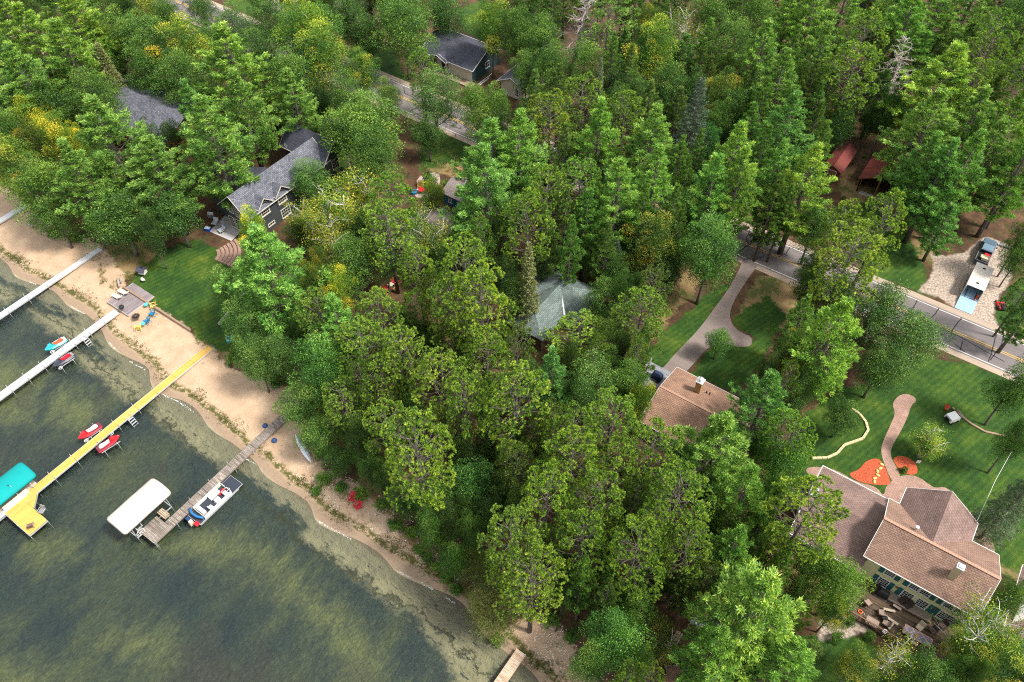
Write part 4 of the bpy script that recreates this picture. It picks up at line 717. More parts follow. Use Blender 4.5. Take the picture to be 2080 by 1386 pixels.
s = MB(); s.box((-56.1, 14.3, .45), (.4, .55, .75), taper=.8); s.box((-56.1, 14.35, -.1), (.12, .3, .8)); s.build('outboard_motor', paint('cream motor', (.55, .5, .42, 1), .4), T)
s = MB(); s.box((-55.35, 14.55, .60), (.6, .5, .2), .1); s.build('red_tank', redh, T); s = MB(); s.box((-56.75, 14.4, .48), (.7, .4, .1)); s.build('swim_step', paint('navy blue', (.02, .05, .14, 1)), T)
def toy(label, x, y, z, d, mat, name, cat, rz=0):
    T = thing(name, label, cat, (x, y, z), rz); at0(); return T
T = thing('life_vest', 'red life vest lying on the pontoon deck', 'life vest', (-56.2, 19.1, .55), R(20)); at0(); s = MB(); s.box((0, 0, .06), (.25, .95, .1)); s.box((.2, .1, .05), (.2, .6, .08)); s.build('panel', redh, T); s = MB(); s.box((0, .2, .12), (.3, .05, .02)); s.build('strap', black, T)
T = thing('pool_noodle', 'lime green foam noodle lying along the pontoon side couch', 'noodle', (-56.75, 18.9, .88), 0); at0(); s = MB(); s.tube([(0, -.7, 0), (0.02, 0, .02), (0, .7, 0)], .035, 6); s.build('foam', paint('lime', (.3, .62, .06, 1)), T)
T = thing('moored_pontoon', 'white railed pontoon boat sheltered under the teal canopy', 'boat', (-76.1, 3.3, .35)); at(T); pontoon(T, -77.2, -74.85, -.3, 7.0, .55, paint('beige carpet', (.45, .38, .3, 1), .95)); s = MB(); s.box((-75.2, 4.2, .95), (.5, 3.2, .5)); s.build('couch', paint('cream vinyl', (.6, .55, .48, 1)), T)
T = thing('flag_pole', 'short pole with a small dark blue pennant beside the teal canopy', 'flag', (-75.45, 4.7, .7)); at(T); s = MB(); s.tube([(-75.45, 4.7, .3), (-75.5, 4.8, 3.3)], .03, 6); s.build('pole', white, T); s = MB(); s.loft([[(-75.5, 4.8, 3.3), (-75.5, 4.8, 2.75), (-75.47, 4.82, 2.75), (-75.47, 4.82, 3.3)], [(-75.95, 4.6, 3.2), (-75.95, 4.6, 2.85), (-75.92, 4.62, 2.85), (-75.92, 4.62, 3.2)]]); s.build('pennant', paint('navy flag', (.01, .04, .2, 1)), T)
T = thing('canoe', 'upturned white canoe lying on the sand at the edge of the shrubs', 'canoe', (-52.3, 29.1, .95), R(-22)); at0(); rg = []
for t in np.linspace(-1, 1, 13): w_ = .42*(1-abs(t)**2.4)+.02; h_ = .34*(1-.25*abs(t)**3)*(1 if abs(t) < .95 else .6); rg.append([(t*2.5, math.cos(a_)*w_, math.sin(a_)*h_) for a_ in np.linspace(0, math.pi, 9)])
s = MB(); s.loft(rg); s.build('hull', paint('white hull', (.66, .68, .70, 1), .35), T, smooth=True); s = MB(); s.beam((-2.45, 0, .345), (2.45, 0, .345), .03, .03); s.build('keel', paint('blue keel', (.25, .35, .5, 1)), T); s = MB(); [s.beam((-2.4*1, .42*k*.1, .02), (0, .44*k, .02), .03) or s.beam((0, .44*k, .02), (2.4, .04*k, .02), .03) for k in (-1, 1)]; s.build('gunwale', paint('navy gunwale', (.03, .05, .12, 1)), T)
# ------------------------------------------------------------------ beach furniture
PLS = tinted('tinted plastic', .45)
def adirondack():
    T = thing('adirondack_chair', 'x', 'chair', (0, 0, 0)); at0()
    s = MB(); [s.beam((-.28, .28-.11*i, .36-.035*i), (.28, .28-.11*i, .36-.035*i), .09, .025) for i in range(6)]; s.build('seat', PLS, T)
    s = MB(); [s.beam((-.24+.12*i, -.24, .2), (-.29+.145*i, -.62, .98+.10*(1-abs(i-2)/2)), .10, .022, (0, 1, 0)) for i in range(5)]; s.build('backrest', PLS, T)
    for x in (-.36, .36):
        s = MB(); s.box((x, -.05, .56), (.13, .75, .028)); s.build('armrest', PLS, T); s = MB(); s.beam((x*.92, .3, 0), (x*.92, .3, .55), .09, .035); s.build('leg', PLS, T); s = MB(); s.beam((x*.85, .33, .3), (x*.85, -.62, .0), .03, .1); s.build('leg', PLS, T)
    return T
CH = adirondack(); first = [True]
def chair(x, y, z, rz, col, label, group=None):
    if first[0]: c = CH; c.location = (x, y, z); c.rotation_euler = (0, 0, rz); c['label'] = label; first[0] = False
    else: c = dup(CH, (x, y, z), rz, label)
    for ch in list(c.children): ch.color = col
    c['group'] = group or 'adirondack chairs on the beach'; return c
YC, BC, TC, RDC, OC = (.66, .55, .12, 1), (.01, .19, .36, 1), (.08, .42, .45, 1), (.45, .01, .025, 1), (.70, .25, .03, 1)
chair(-87.2, 34.0, .8, R(150), YC, 'pale yellow adirondack chair nearest the lawn wall'); chair(-86.1, 33.0, .8, R(115), BC, 'upper blue adirondack chair facing the fire pit'); chair(-85.6, 31.7, .8, R(95), BC, 'lower blue adirondack chair facing the fire pit'); chair(-85.6, 30.2, .72, R(50), YC, 'yellow adirondack chair nearest the lake by the fire pit')
chair(-42.4, 27.3, .75, R(200), RDC, 'left of the two red chairs alone on the lower beach'); chair(-41.2, 26.9, .75, R(165), RDC, 'right of the two red chairs alone on the lower beach'); chair(-66.6, 38.8, 1, R(160), RDC, 'red chair peeking out of the foliage behind the beach'); chair(-73.1, 35.8, 1, R(150), TC, 'turquoise adirondack chair at the lower corner of the lawn')
chair(-72.5, 77.0, 1, R(220), OC, 'orange adirondack chair left of the red round table', 'chairs at the red table'); chair(-70.9, 77.3, 1, R(150), OC, 'orange adirondack chair right of the red round table', 'chairs at the red table'); chair(-72.2, 75.2, 1, R(-50), BC, 'blue adirondack chair at the red round table', 'chairs at the red table')
def side_table(label, x, y, z, col):
    T = thing('side_table', label, 'table', (x, y, z), R(20), 'small turquoise side tables'); at0(); s = MB(); s.cyl((0, 0, .42), .33, .04, 14); s.build('tabletop', PLS, T)
    for k in range(3): s = MB(); s.beam((.25*math.cos(k*2.1), .25*math.sin(k*2.1), 0), (.2*math.cos(k*2.1), .2*math.sin(k*2.1), .42), .05); s.build('leg', PLS, T)
    tint(T, col)
side_table('turquoise side table next to the yellow chair by the lawn wall', -88.1, 33.6, .8, TC); side_table('turquoise side table between the lower blue and yellow chairs', -85.5, 30.95, .76, TC)
T = thing('round_table', 'red round garden table on the concrete pad', 'table', (-71.4, 76.1, 1)); at0(); s = MB(); s.cyl((0, 0, .68), .6, .05, 20); s.build('tabletop', redh, T)
for k in range(3): s = MB(); s.beam((.45*math.cos(k*2.1), .45*math.sin(k*2.1), 0), (.3*math.cos(k*2.1), .3*math.sin(k*2.1), .68), .07); s.build('leg', redh, T)
T = thing('fire_pit', 'round dark metal fire pit on the sand between the coloured chairs', 'fire pit', (-87.5, 31.3, .78)); at0(); s = MB(); s.loft([[(math.cos(t)*r_, math.sin(t)*r_, z_) for t in np.linspace(0, 6.283, 17)[:-1]] for r_, z_ in ((.2, .12), (.42, .2), (.5, .38), (.44, .38), (.3, .26))]); s.build('bowl', black, T, smooth=True); s = MB(); s.tube([(math.cos(t)*.56, math.sin(t)*.56, .4) for t in np.linspace(0, 6.283, 17)], .035, 5, cap=False); s.build('rim', paint('rusty iron', (.12, .06, .04, 1), .8), T); s = MB(); s.beam((-.25, -.1, .36), (.25, .12, .4), .08); s.beam((-.1, .25, .36), (.1, -.22, .42), .08); s.build('log', paint('charred wood', (.16, .10, .07, 1), .9), T)
for k in range(3): s = MB(); s.beam((.5*math.cos(k*2.1), .5*math.sin(k*2.1), 0), (.35*math.cos(k*2.1), .35*math.sin(k*2.1), .25), .04); s.build('leg', black, T)
T = thing('kettle_grill', 'black kettle grill at the lake corner of the beach platform', 'grill', (-90.2, 31.1, .82)); at0(); s = MB(); s.loft([[(math.cos(t)*r_, math.sin(t)*r_, z_) for t in np.linspace(0, 6.283, 15)[:-1]] for r_, z_ in ((.1, .45), (.32, .6), (.38, .78), (.32, .95), (.1, 1.05))]); s.build('kettle', black, T, smooth=True)
for k in range(3): s = MB(); s.beam((.3*math.cos(k*2.1), .3*math.sin(k*2.1), 0), (.2*math.cos(k*2.1), .2*math.sin(k*2.1), .6), .03); s.build('leg', grey, T)
def lounger(label, x, y, z, rz, mat, frame=white, name='sun_lounger', cat='lounger', w_=.62, L0=1.3):
    T = thing(name, label, cat, (x, y, z), rz, 'loungers'); at0(); s = MB(); s.box((0, .3, .36), (w_, L0, .07)); s.build('cushion', mat, T); s = MB(); s.beam((0, -.35, .36), (0, -.95, .78), w_, .07); s.build('backrest', mat, T)
    for a_ in (-w_/2, w_/2):
        for b_ in (-.3, .85): s = MB(); s.beam((a_, b_, 0), (a_, b_, .34), .05); s.build('leg', frame, T)
    return T
BG = paint('beige cushion', (.60, .54, .42, 1), .8)
lounger('left beige sun lounger on the beach platform', -92.9, 32.2, .82, R(95), BG); lounger('right beige sun lounger on the beach platform near the wall', -92.8, 33.3, .82, R(95), BG)
T = thing('garden_lantern', 'white ornamental well house with black pitched roof on the lawn corner', 'ornament', (-93.9, 37.6, 1), R(20)); at0(); s = MB(); s.box((0, 0, .35), (1.0, .8, .7)); s.build('body', paint('white stone', (.55, .54, .5, 1), .9, var=.3), T); r = MB(); roof_mb(r, -.7, .7, -.6, .6, .7, 1.15, th=.08); r.build('roof', SLD, T); s = MB(); s.box((.2, 0, 1.15), (.2, .2, .4)); s.build('cupola', black, T)
T = thing('stone_ornament', 'small round white stone beside the well house', 'ornament', (-92.7, 36.6, 1)); at0(); s = MB(); s.loft([[(math.cos(t)*r_*.4, math.sin(t)*r_*.3, z_) for t in np.linspace(0, 6.283, 11)[:-1]] for r_, z_ in ((.7, 0), (1, .15), (.6, .4), (.2, .5))]); s.build('body', paint('white stone', (.55, .54, .5, 1), .9), T, smooth=True); s = MB(); s.cyl((.3, .1, 0), .12, .2, 8); s.build('base', stone, T)
T = thing('driftwood_log', 'pair of short bleached logs at the end of the lawn wall', 'log', (-95.3, 34.2, .85), R(-30)); at0(); s = MB(); s.tube([(-.9, 0, .15), (0, .05, .2), (.9, 0, .15)], [.14, .17, .13], 8); s.build('trunk', BKD, T); s = MB(); s.tube([(-.8, .35, .12), (.1, .4, .15)], .12, 7); s.tube([(-.5, .1, .3), (-.8, .2, .55)], .05, 5); s.build('branch', BKD, T)
T = thing('driftwood_pile', 'tangled pile of bleached driftwood roots on the upper left beach', 'driftwood', (-114.3, 36.3, .9)); at0(); 
for i in range(22):
    s = MB(); a_ = RNG.uniform(0, 6.28); c_ = RNG.uniform(-1.1, 1.1, 2); s.tube([(c_[0]-math.cos(a_)*.8, c_[1]-math.sin(a_)*.8, .1), (c_[0], c_[1], RNG.uniform(.2, .6)), (c_[0]+math.cos(a_)*.7, c_[1]+math.sin(a_)*.7, RNG.uniform(.1, .9))], [.07, .06, .02], 5); s.build('branch', BKD, T)
T = thing('stone_ring', 'ring of stones round a small fire place on the upper left beach', 'fire place', (-117.4, 35.2, .9)); at0()
for k in range(11): s = MB(); s.loft([[(1.0*math.cos(k*.571)+math.cos(t)*r_, .9*math.sin(k*.571)+math.sin(t)*r_, z_) for t in np.linspace(0, 6.283, 8)[:-1]] for r_, z_ in ((.2, 0), (.24, .12), (.1, .28))]); s.build('stone', stone, T)
T = thing('retaining_wall', 'low timber wall between the beach sand and the lawn', 'wall', (-88, 36, .9)); a0, b0 = P(250, 583); a1, b1 = P(387, 671); at(T); tw = paint('weathered timber', (.27, .19, .13, 1), .85, var=.35, scale=1.5); 
for k in range(6): s = MB(); p0 = (a0+(a1-a0)*k/6, b0+(b1-b0)*k/6); p1 = (a0+(a1-a0)*(k+1)/6, b0+(b1-b0)*(k+1)/6); s.beam((*p0, .98), (p1[0]-.03, p1[1], .98), .26, .3); s.build('timber', tw, T)
T = thing('fallen_log', 'pale stripped log lying on the lawn below the yellow maple', 'log', (-76.4, 38.4, 1)); at(T); s = MB(); s.tube([(*P(445, 660), 1.15), (*P(470, 632), 1.3), (*P(500, 600), 1.6), (*P(520, 585), 2.0)], [.2, .2, .17, .1], 8); s.build('trunk', BKD, T); s = MB(); s.tube([(*P(480, 622), 1.35), (*P(470, 605), 2.1)], [.07, .03], 5); s.build('branch', BKD, T)
T = thing('curved_steps', 'fan of curved red brick steps between the beach lawn and the dormered house', 'steps', (-89, 48.5, 1)); at(T); cx_, cy_ = P(420, 520, 1)
for k in range(6):
    s = MB(); r0_ = 1.6+k*.62; s.loft([[(cx_+math.cos(t)*r0_, cy_+math.sin(t)*r0_, z_), (cx_+math.cos(t)*(r0_+.5), cy_+math.sin(t)*(r0_+.5), z_)][::1] + [(cx_+math.cos(t)*(r0_+.5), cy_+math.sin(t)*(r0_+.5), z_+.09+.02*k), (cx_+math.cos(t)*r0_, cy_+math.sin(t)*r0_, z_+.09+.02*k)] for t in np.linspace(R(5), R(80), 10) for z_ in (1.0,)]); s.build('step', PAV, T)
def armchair(label, x, y, z, rz, seat, frame=None, sc=1.0, group='patio armchairs'):
    T = thing('patio_chair', label, 'chair', (x, y, z), rz, group); at0(); fr = frame or black
    s = MB(); s.box((0, 0, .42), (.58*sc, .58*sc, .12)); s.build('seat', seat, T); s = MB(); s.beam((0, -.28*sc, .45), (0, -.42*sc, 1.0), .56*sc, .09); s.build('backrest', seat, T)
    for a_ in (-.33*sc, .33*sc):
        s = MB(); s.tube([(a_, .28, 0), (a_, .28, .62), (a_, -.3, .66)], .03, 5); s.build('armrest', fr, T); s = MB(); s.tube([(a_, -.3, .66), (a_, -.34, 0)], .03, 5); s.build('leg', fr, T)
    return T
gc = paint('light grey cushion', (.50, .52, .56, 1), .85); armchair('left light grey armchair on the patio of the dormered house', -93.3, 51.2, 1, R(200), gc, None, 1.5); armchair('right light grey armchair on the patio of the dormered house', -91.2, 50.6, 1, R(170), gc, None, 1.5)
T = thing('cooler', 'bright blue cooler at the edge of the stone patio', 'cooler', (-93.2, 49.6, 1), R(20)); at0(); s = MB(); s.box((0, 0, .25), (.8, .5, .5)); s.build('body', paint('cobalt', (.01, .06, .5, 1), .4), T); s = MB(); s.box((0, 0, .54), (.84, .54, .08)); s.build('lid', paint('light blue lid', (.35, .5, .65, 1), .4), T)
T = thing('gas_grill', 'silver gas grill at the left corner of the dormered house', 'grill', (-95.0, 52.0, 1), R(30)); at0(); s = MB(); s.box((0, 0, .45), (1.1, .55, .7)); s.build('cabinet', grey, T); s = MB(); s.loft([[(-.45, math.cos(t)*.28, .8+math.sin(t)*.35) for t in np.linspace(0, math.pi, 7)], [(.45, math.cos(t)*.28, .8+math.sin(t)*.35) for t in np.linspace(0, math.pi, 7)]]); s.build('lid', alu, T)
# glider bench with two red towels
T = thing('glider_bench', 'wooden double glider bench facing a small table in the shaded clearing', 'bench', (-61.4, 56.6, 1), R(0)); at0(); gw = paint('golden wood', (.42, .24, .08, 1), .7, var=.25)
for y_ in (-1.0, 1.0):
    s = MB(); [s.box((0-.3+.15*i, y_, .45), (.12, 1.1, .03)) for i in range(5)]; s.build('seat', gw, T); s = MB(); [s.box((-.42, y_-.45+.15*i, .8), (.03, .11, .65)) for i in range(7)]; s.build('backrest', gw, T)
s = MB(); s.box((0, 0, .7), (.7, .8, .05)); s.build('tabletop', paint('faded wood', (.55, .5, .36, 1)), T); s = MB(); [s.beam((a_, b_, 0), (a_, b_, 1.5), .08) for a_ in (-.5, .5) for b_ in (-1.6, 1.6)]; s.beam((-.5, -1.7, .15), (-.5, 1.7, .15), .1); s.beam((.5, -1.7, .15), (.5, 1.7, .15), .1); s.build('frame', gw, T)
for y_, nm in ((-1.0, 'crumpled red towel on the lake end of the glider bench'), (1.0, 'crumpled red towel on the inland end of the glider bench')):
    T = thing('towel', nm, 'towel', (-61.4, 56.6+y_, 1.47), 0, 'red towels'); at0(); s = MB(); g_ = [[(-.42+.14*i, -.42+.14*j, .03+.09*abs(math.sin(i*1.7+j*1.1+y_))+(.35 if i == 0 else 0)) for j in range(7)] for i in range(7)]; s.loft(g_, cap=False, closed=False); o = s.build('cloth', redh, T, smooth=True); o.modifiers.new('thick', 'SOLIDIFY').thickness = .02; s = MB(); s.box((.1, -.44, .02), (.7, .04, .03)); s.build('hem', redh, T)
for (nm, x, y, lb) in (('beach_toy', -57.6, 35.2, 'yellow plastic toy shovel half under the shrub nearest the plank dock'), ('beach_toy', -54.9, 34.3, 'yellow plastic toy boat under the shrub right of the plank dock')):
    T = thing(nm, lb, 'toy', (x, y, 1), R(30), 'yellow beach toys'); at0(); s = MB(); s.loft([[(-.4, -.2, .05), (-.4, .2, .05), (-.4, .2, .3), (-.4, -.2, .3)], [(.3, -.2, 0), (.3, .2, 0), (.3, .22, .3), (.3, -.22, .3)], [(.6, -.02, .2), (.6, .02, .2), (.6, .02, .32), (.6, -.02, .32)]]); s.build('body', paint('toy yellow', (.7, .42, .02, 1), .4), T); s = MB(); s.cyl((0, 0, .3), .05, .35, 6); s.build('handle', white, T)
T = thing('tyre_swing', 'small white ring lying on the litter among the pines behind the beach', 'ring', (-52.8, 42.8, 1)); at0(); s = MB(); s.tube([(math.cos(t)*.35, math.sin(t)*.35, .1) for t in np.linspace(0, 6.283, 17)], .09, 7, cap=False); s.build('ring', white, T); s = MB(); s.tube([(.35, 0, .15), (.9, .2, .05), (1.4, .1, .03)], .02, 5); s.build('rope', BG, T)
# lake-end chairs of the yellow platform
mesh_ = paint('brown mesh', (.16, .10, .08, 1), .8); armchair('brown mesh chair at the front corner of the yellow dock platform', -70.7, 3.2, .7, R(60), mesh_, grey, 1.0, 'chairs on the yellow dock'); armchair('grey mesh chair at the inland side of the yellow dock platform', -71.3, 5.1, .7, R(200), grey, grey, 1.1, 'chairs on the yellow dock')
T = thing('dock_bench', 'slatted wooden bench on the weathered dock platform by the winch', 'bench', (-59.3, 13.1, .75), 0); at0(); s = MB(); [s.box((0, -.3+.2*i, .42), (1.3, .15, .04)) for i in range(4)]; s.build('seat', ND, T)
for a_ in (-.55, .55): s = MB(); s.box((a_, 0, .2), (.07, .7, .4)); s.build('leg', ND, T)
for lb, x, y, c_ in (('blue ball by the left side of the plank dock at the shore', -59.0, 28.9, BC), ('dark blue ball by the right side of the plank dock at the shore', -56.4, 28.0, BC)):
    T = thing('bumper_ball', lb, 'ball', (x, y, .15), 0, 'blue balls by the plank dock'); at0(); s = MB(); s.loft([[(math.cos(t)*.35*math.sin(p_)+0, math.sin(t)*.35*math.sin(p_), .35-.35*math.cos(p_)) for t in np.linspace(0, 6.283, 13)[:-1]] for p_ in np.linspace(.15, 3.0, 8)]); s.build('ball', paint('ball blue', (.03, .07, .2, 1), .4), T, smooth=True); s = MB(); s.tube([(0, 0, .68), (.1, 0, .8), (0, 0, .85)], .02, 5); s.build('loop', black, T)
# ------------------------------------------------------------------ right side: pickup, trailer, mower, cart
def wheel(T, x, y, r_=.38, w_=.26, z=None):
    z = 1+r_ if z is None else z; s = MB(); s.tube([(x-w_/2, y, z), (x+w_/2, y, z)], r_, 18); W_ = s.build('wheel', black, T); s = MB(); s.tube([(x-w_/2-.01, y, z), (x+w_/2+.01, y, z)], r_*.58, 12); s.build('rim', alu, W_)
T = thing('pickup_truck', 'dark blue grey pickup with loaded open bed hitched to the white trailer', 'pickup truck', (8.4, 114.0, 1)); at(T); tb = paint('slate blue car paint', (.075, .125, .175, 1), .25, .3, var=.05); x0, x1 = 7.42, 9.38
s = MB(); s.loft([[(x0, y, 1.45), (x1, y, 1.45), (x1, y, zt), (x0, y, zt)] for y, zt in ((110.9, 2.05), (113.0, 2.05))]); s.build('bed_outer', tb, T)
s = MB(); s.loft([[(x0+e, y, 1.42), (x1-e, y, 1.42), (x1-e, y, zt), (x1-e-.1, y, zt+.06), (x0+e+.1, y, zt+.06), (x0+e, y, zt)] for y, zt, e in ((113.0, 2.05, 0), (115.6, 2.02, 0), (116.6, 1.94, .04), (117.1, 1.8, .14))]); s.build('body', tb, T)
s = MB(); s.loft([[(x0+.06, y, 2.02), (x1-.06, y, 2.02), (x1-e, y, zt), (x0+e, y, zt)] for y, zt, e in ((113.0, 2.66, .2), (113.15, 2.80, .24), (114.4, 2.82, .24), (115.0, 2.55, .22), (115.5, 2.06, .12))]); s.build('cab', paint('pale blue roof', (.16, .24, .32, 1), .3, .2), T)
s = MB(); s.add([(x0+.22, 114.62, 2.77), (x1-.22, 114.62, 2.77), (x1-.1, 115.42, 2.16), (x0+.1, 115.42, 2.16)], [(0, 1, 2, 3)]); s.add([(x0+.05, 113.3, 2.12), (x0+.05, 115.1, 2.12), (x0+.22, 114.5, 2.7), (x0+.22, 113.3, 2.7)], [(0, 1, 2, 3)]); s.add([(x1-.05, 113.3, 2.12), (x1-.05, 115.1, 2.12), (x1-.22, 114.5, 2.7), (x1-.22, 113.3, 2.7)], [(0, 1, 2, 3)]); s.add([(x0+.2, 112.98, 2.6), (x1-.2, 112.98, 2.6), (x1-.15, 112.98, 2.15), (x0+.15, 112.98, 2.15)], [(0, 1, 2, 3)]); s.build('window', glass, T)
s = MB(); s.bx(x0+.1, x1-.1, 111.0, 112.95, 2.055, 2.07); s.build('bed_liner', black, T); s = MB(); [s.bx(a_-.04, a_+.04, 110.9, 113, 2.05, 2.14) for a_ in (x0+.05, x1-.05)]; s.bx(x0, x1, 110.86, 110.92, 2.05, 2.14); s.build('tailgate', grey, T)
for a_ in (x0+.1, x1-.1):
    for b_ in (112.0, 116.0): wheel(T, a_, b_)
for a_ in (x0+.3, x1-.3): s = MB(); s.box((a_, 117.12, 1.75), (.35, .06, .18)); s.build('headlight', white, T)
for a_ in (x0-.12, x1+.12): s = MB(); s.box((a_, 115.1, 2.15), (.2, .12, .18)); s.build('mirror', black, T)
T = thing('gas_can', 'red fuel can and cover in the front right of the pickup bed', 'fuel can', (8.75, 112.4, 2.09)); at0(); s = MB(); s.box((0, 0, .2), (.95, .5, .4), taper=.9); s.build('body', redh, T); s = MB(); s.tube([(.2, 0, .4), (.25, 0, .52), (.4, 0, .45)], .035, 6); s.build('spout', black, T)
T = thing('cardboard_box', 'open cream box in the back right of the pickup bed', 'box', (8.7, 111.6, 2.09)); at0(); s = MB(); [s.box(c_, d_) for c_, d_ in (((-.48, 0, .22), (.03, .8, .44)), ((.48, 0, .22), (.03, .8, .44)), ((0, -.4, .22), (.96, .03, .44)), ((0, .4, .22), (.96, .03, .44)), ((0, 0, .2), (.9, .75, .03)))]; s.build('carton', paint('cream card', (.6, .52, .38, 1), .9), T); s = MB(); s.box((-.6, 0, .4), (.25, .7, .02)); s.build('flap', paint('cream card', (.6, .52, .38, 1)), T)
T = thing('enclosed_trailer', 'white roofed enclosed trailer with its pale blue rear ramp lowered to the gravel', 'trailer', (9.0, 105.5, 1)); at(T); x0, x1 = 7.8, 10.2
tr_ = paint('dirty white roof', (.62, .56, .50, 1), .6, var=.14, scale=1.2); lb_ = paint('pale blue aluminium', (.27, .42, .55, 1), .45, var=.08)
s = MB(); s.bx(x0, x0+.06, 102.9, 108.7, 1.45, 3.3); s.bx(x1-.06, x1, 102.9, 108.7, 1.45, 3.3); s.bx(x0, x1, 108.64, 108.7, 1.45, 3.3); s.build('side_wall', paint('trailer white', (.6, .6, .6, 1), .4), T)
s = MB(); s.bx(x0-.03, x1+.03, 103.15, 108.75, 3.3, 3.36); [s.bx(x0, x1, y, y+.05, 3.36, 3.385) for y in np.arange(103.4, 108.6, .6)]; RF = s.build('roof', tr_, T)
for b_ in (104.2, 107.8): s = MB(); s.box((9.0, b_, 3.42), (.36, .24, .08)); s.build('roof_vent', black, RF)
s = MB(); s.bx(x0, x1, 102.7, 108.65, 1.42, 1.5); s.build('floor', lb_, T); s = MB(); s.add([(x0, 102.66, 1.5), (x1, 102.66, 1.5), (x1, 100.2, 1.06), (x0, 100.2, 1.06), (x0, 102.66, 1.44), (x1, 102.66, 1.44), (x1, 100.2, 1.02), (x0, 100.2, 1.02)], [(0, 1, 2, 3), (7, 6, 5, 4), (0, 3, 7, 4), (1, 5, 6, 2), (2, 6, 7, 3), (0, 4, 5, 1)]); s.build('ramp', lb_, T)
s = MB(); s.bx(x0-.02, x1+.02, 102.66, 102.74, 1.36, 1.53); s.bx(x0+.5, x0+.56, 102.8, 104.5, 1.5, 1.6); s.bx(x1-.6, x1-.54, 102.8, 104.5, 1.5, 1.6); s.build('edge_rail', black, T)
for b_ in (105.2, 106.1):
    for a_ in (x0+.02, x1-.02): wheel(T, a_, b_, .34, .22)
s = MB(); s.beam((9, 108.7, 1.4), (8.5, 110.9, 1.4), .1); s.build('tongue', black, T)
T = thing('leaf_blower', 'orange garden tool standing on the trailer floor behind the ramp', 'garden tool', (9.85, 103.3, 1.5)); at0(); s = MB(); s.box((0, .1, .35), (.3, .4, .6), taper=.7); s.build('body', paint('tool orange', (.65, .1, .02, 1), .4), T); s = MB(); s.tube([(0, -.1, .3), (-.1, -.7, .1)], .05, 6); s.build('nozzle', paint('tool orange', (.65, .1, .02, 1), .4), T)
T = thing('riding_mower', 'red zero turn riding mower on the grass right of the trailer', 'mower', (13.3, 104.2, 1), R(30)); at0(); s = MB(); s.box((0, .35, .3), (1.35, .8, .16), taper=.9); s.build('cutting_deck', redh, T); s = MB(); s.box((0, -.5, .55), (.8, .75, .4), taper=.85); s.build('engine', black, T); s = MB(); s.box((0, -.02, .66), (.5, .45, .1)); s.beam((0, -.22, .7), (0, -.34, 1.1), .48, .08); s.build('seat', paint('maroon seat', (.2, .03, .07, 1)), T)
for a_ in (-.3, .3): s = MB(); s.tube([(a_, .1, .6), (a_, .42, 1.0), (a_*.4, .45, 1.02)], .025, 6); s.build('lever', black, T)
for a_ in (-.52, .52): s = MB(); s.box((a_, -.45, .42), (.2, .7, .3)); s.build('fender', redh, T)
for a_, b_, r_ in ((-.62, -.5, .3), (.62, -.5, .3), (-.5, .95, .16), (.5, .95, .16)): s = MB(); s.tube([(a_-.1, b_, r_), (a_+.1, b_, r_)], r_, 14); s.build('wheel', black, T)
T = thing('garden_cart', 'white garden cart with a dark grille standing on the mown lawn', 'cart', (12.9, 80.0, 1), R(-35)); at0(); s = MB(); s.box((0, 0, .6), (1.25, 1.5, .55), taper=.88); s.build('body', white, T); s = MB(); s.box((0, -.78, .55), (.7, .08, .3)); s.build('grille', black, T); s = MB(); s.tube([(-.5, .75, .6), (-.5, 1.1, .95), (.5, 1.1, .95), (.5, .75, .6)], .03, 6); s.build('handle', grey, T)
for a_ in (-.6, .6):
    for b_ in (-.45, .45): s = MB(); s.tube([(a_-.07, b_, .22), (a_+.07, b_, .22)], .22, 12); s.build('wheel', black, T)
for lb, dx, dy, c1, c2 in (('red petunias in a pot at the left of the garden cart', -1.0, 1.15, (.5, .05, .03, 1), 'red'), ('green leafy potted plant behind the garden cart', .25, 1.5, (.08, .22, .04, 1), 'green')):
    T = thing('potted_plant', lb, 'plant', (12.9+dx, 80+dy, 1)); at0(); s = MB(); s.cyl((0, 0, 0), .2, .4, 12, .28); s.build('pot', paint('terracotta', (.35, .13, .07, 1), .8), T); s = MB()
    for i in range(70): d_ = unit(RNG.normal(size=3)+np.array([0, 0, .6])); p_ = np.array([0, 0, .55])+d_*.3; q_ = p_+RNG.normal(size=3)*.12; s.add([p_, p_+RNG.normal(size=3)*.09, q_, p_-RNG.normal(size=3)*.05], [(0, 1, 2, 3)])
    s.build('flowers' if c2 == 'red' else 'foliage', paint('bloom '+c2, c1, .8), T, recalc=False)
def chain(name, label, cat, px, part, mat, w_, h_, n=None, z=1.0, gap=.02):
    T = thing(name, label, cat, (*P(*px[0]), z)); at(T); q = []
    for (x0_, y0_), (x1_, y1_) in zip(px[:-1], px[1:]):
        a_, b_ = P(x0_, y0_), P(x1_, y1_); k = max(1, round(math.hypot(b_[0]-a_[0], b_[1]-a_[1])/(n or 1))); q += [(a_[0]+(b_[0]-a_[0])*i/k, a_[1]+(b_[1]-a_[1])*i/k) for i in range(k)]
    q.append(P(*px[-1]))
    for i in range(len(q)-1):
        d_ = math.hypot(q[i+1][0]-q[i][0], q[i+1][1]-q[i][1]); e_ = gap/d_; s = MB(); s.beam((q[i][0], q[i][1], z+h_/2), (q[i][0]+(q[i+1][0]-q[i][0])*(1-e_), q[i][1]+(q[i+1][1]-q[i][1])*(1-e_), z+h_/2), w_, h_); s.build(part, mat, T)
chain('garden_edging', 'wavy cream stone edging along the lawn left of the brick path', 'edging', [(1648, 932), (1680, 931), (1700, 922), (1715, 905), (1735, 898), (1752, 892), (1763, 875), (1758, 858), (1745, 842), (1728, 830)], 'block', paint('cream block', (.55, .46, .27, 1), .9, var=.25), .3, .22, .62, gap=.05)
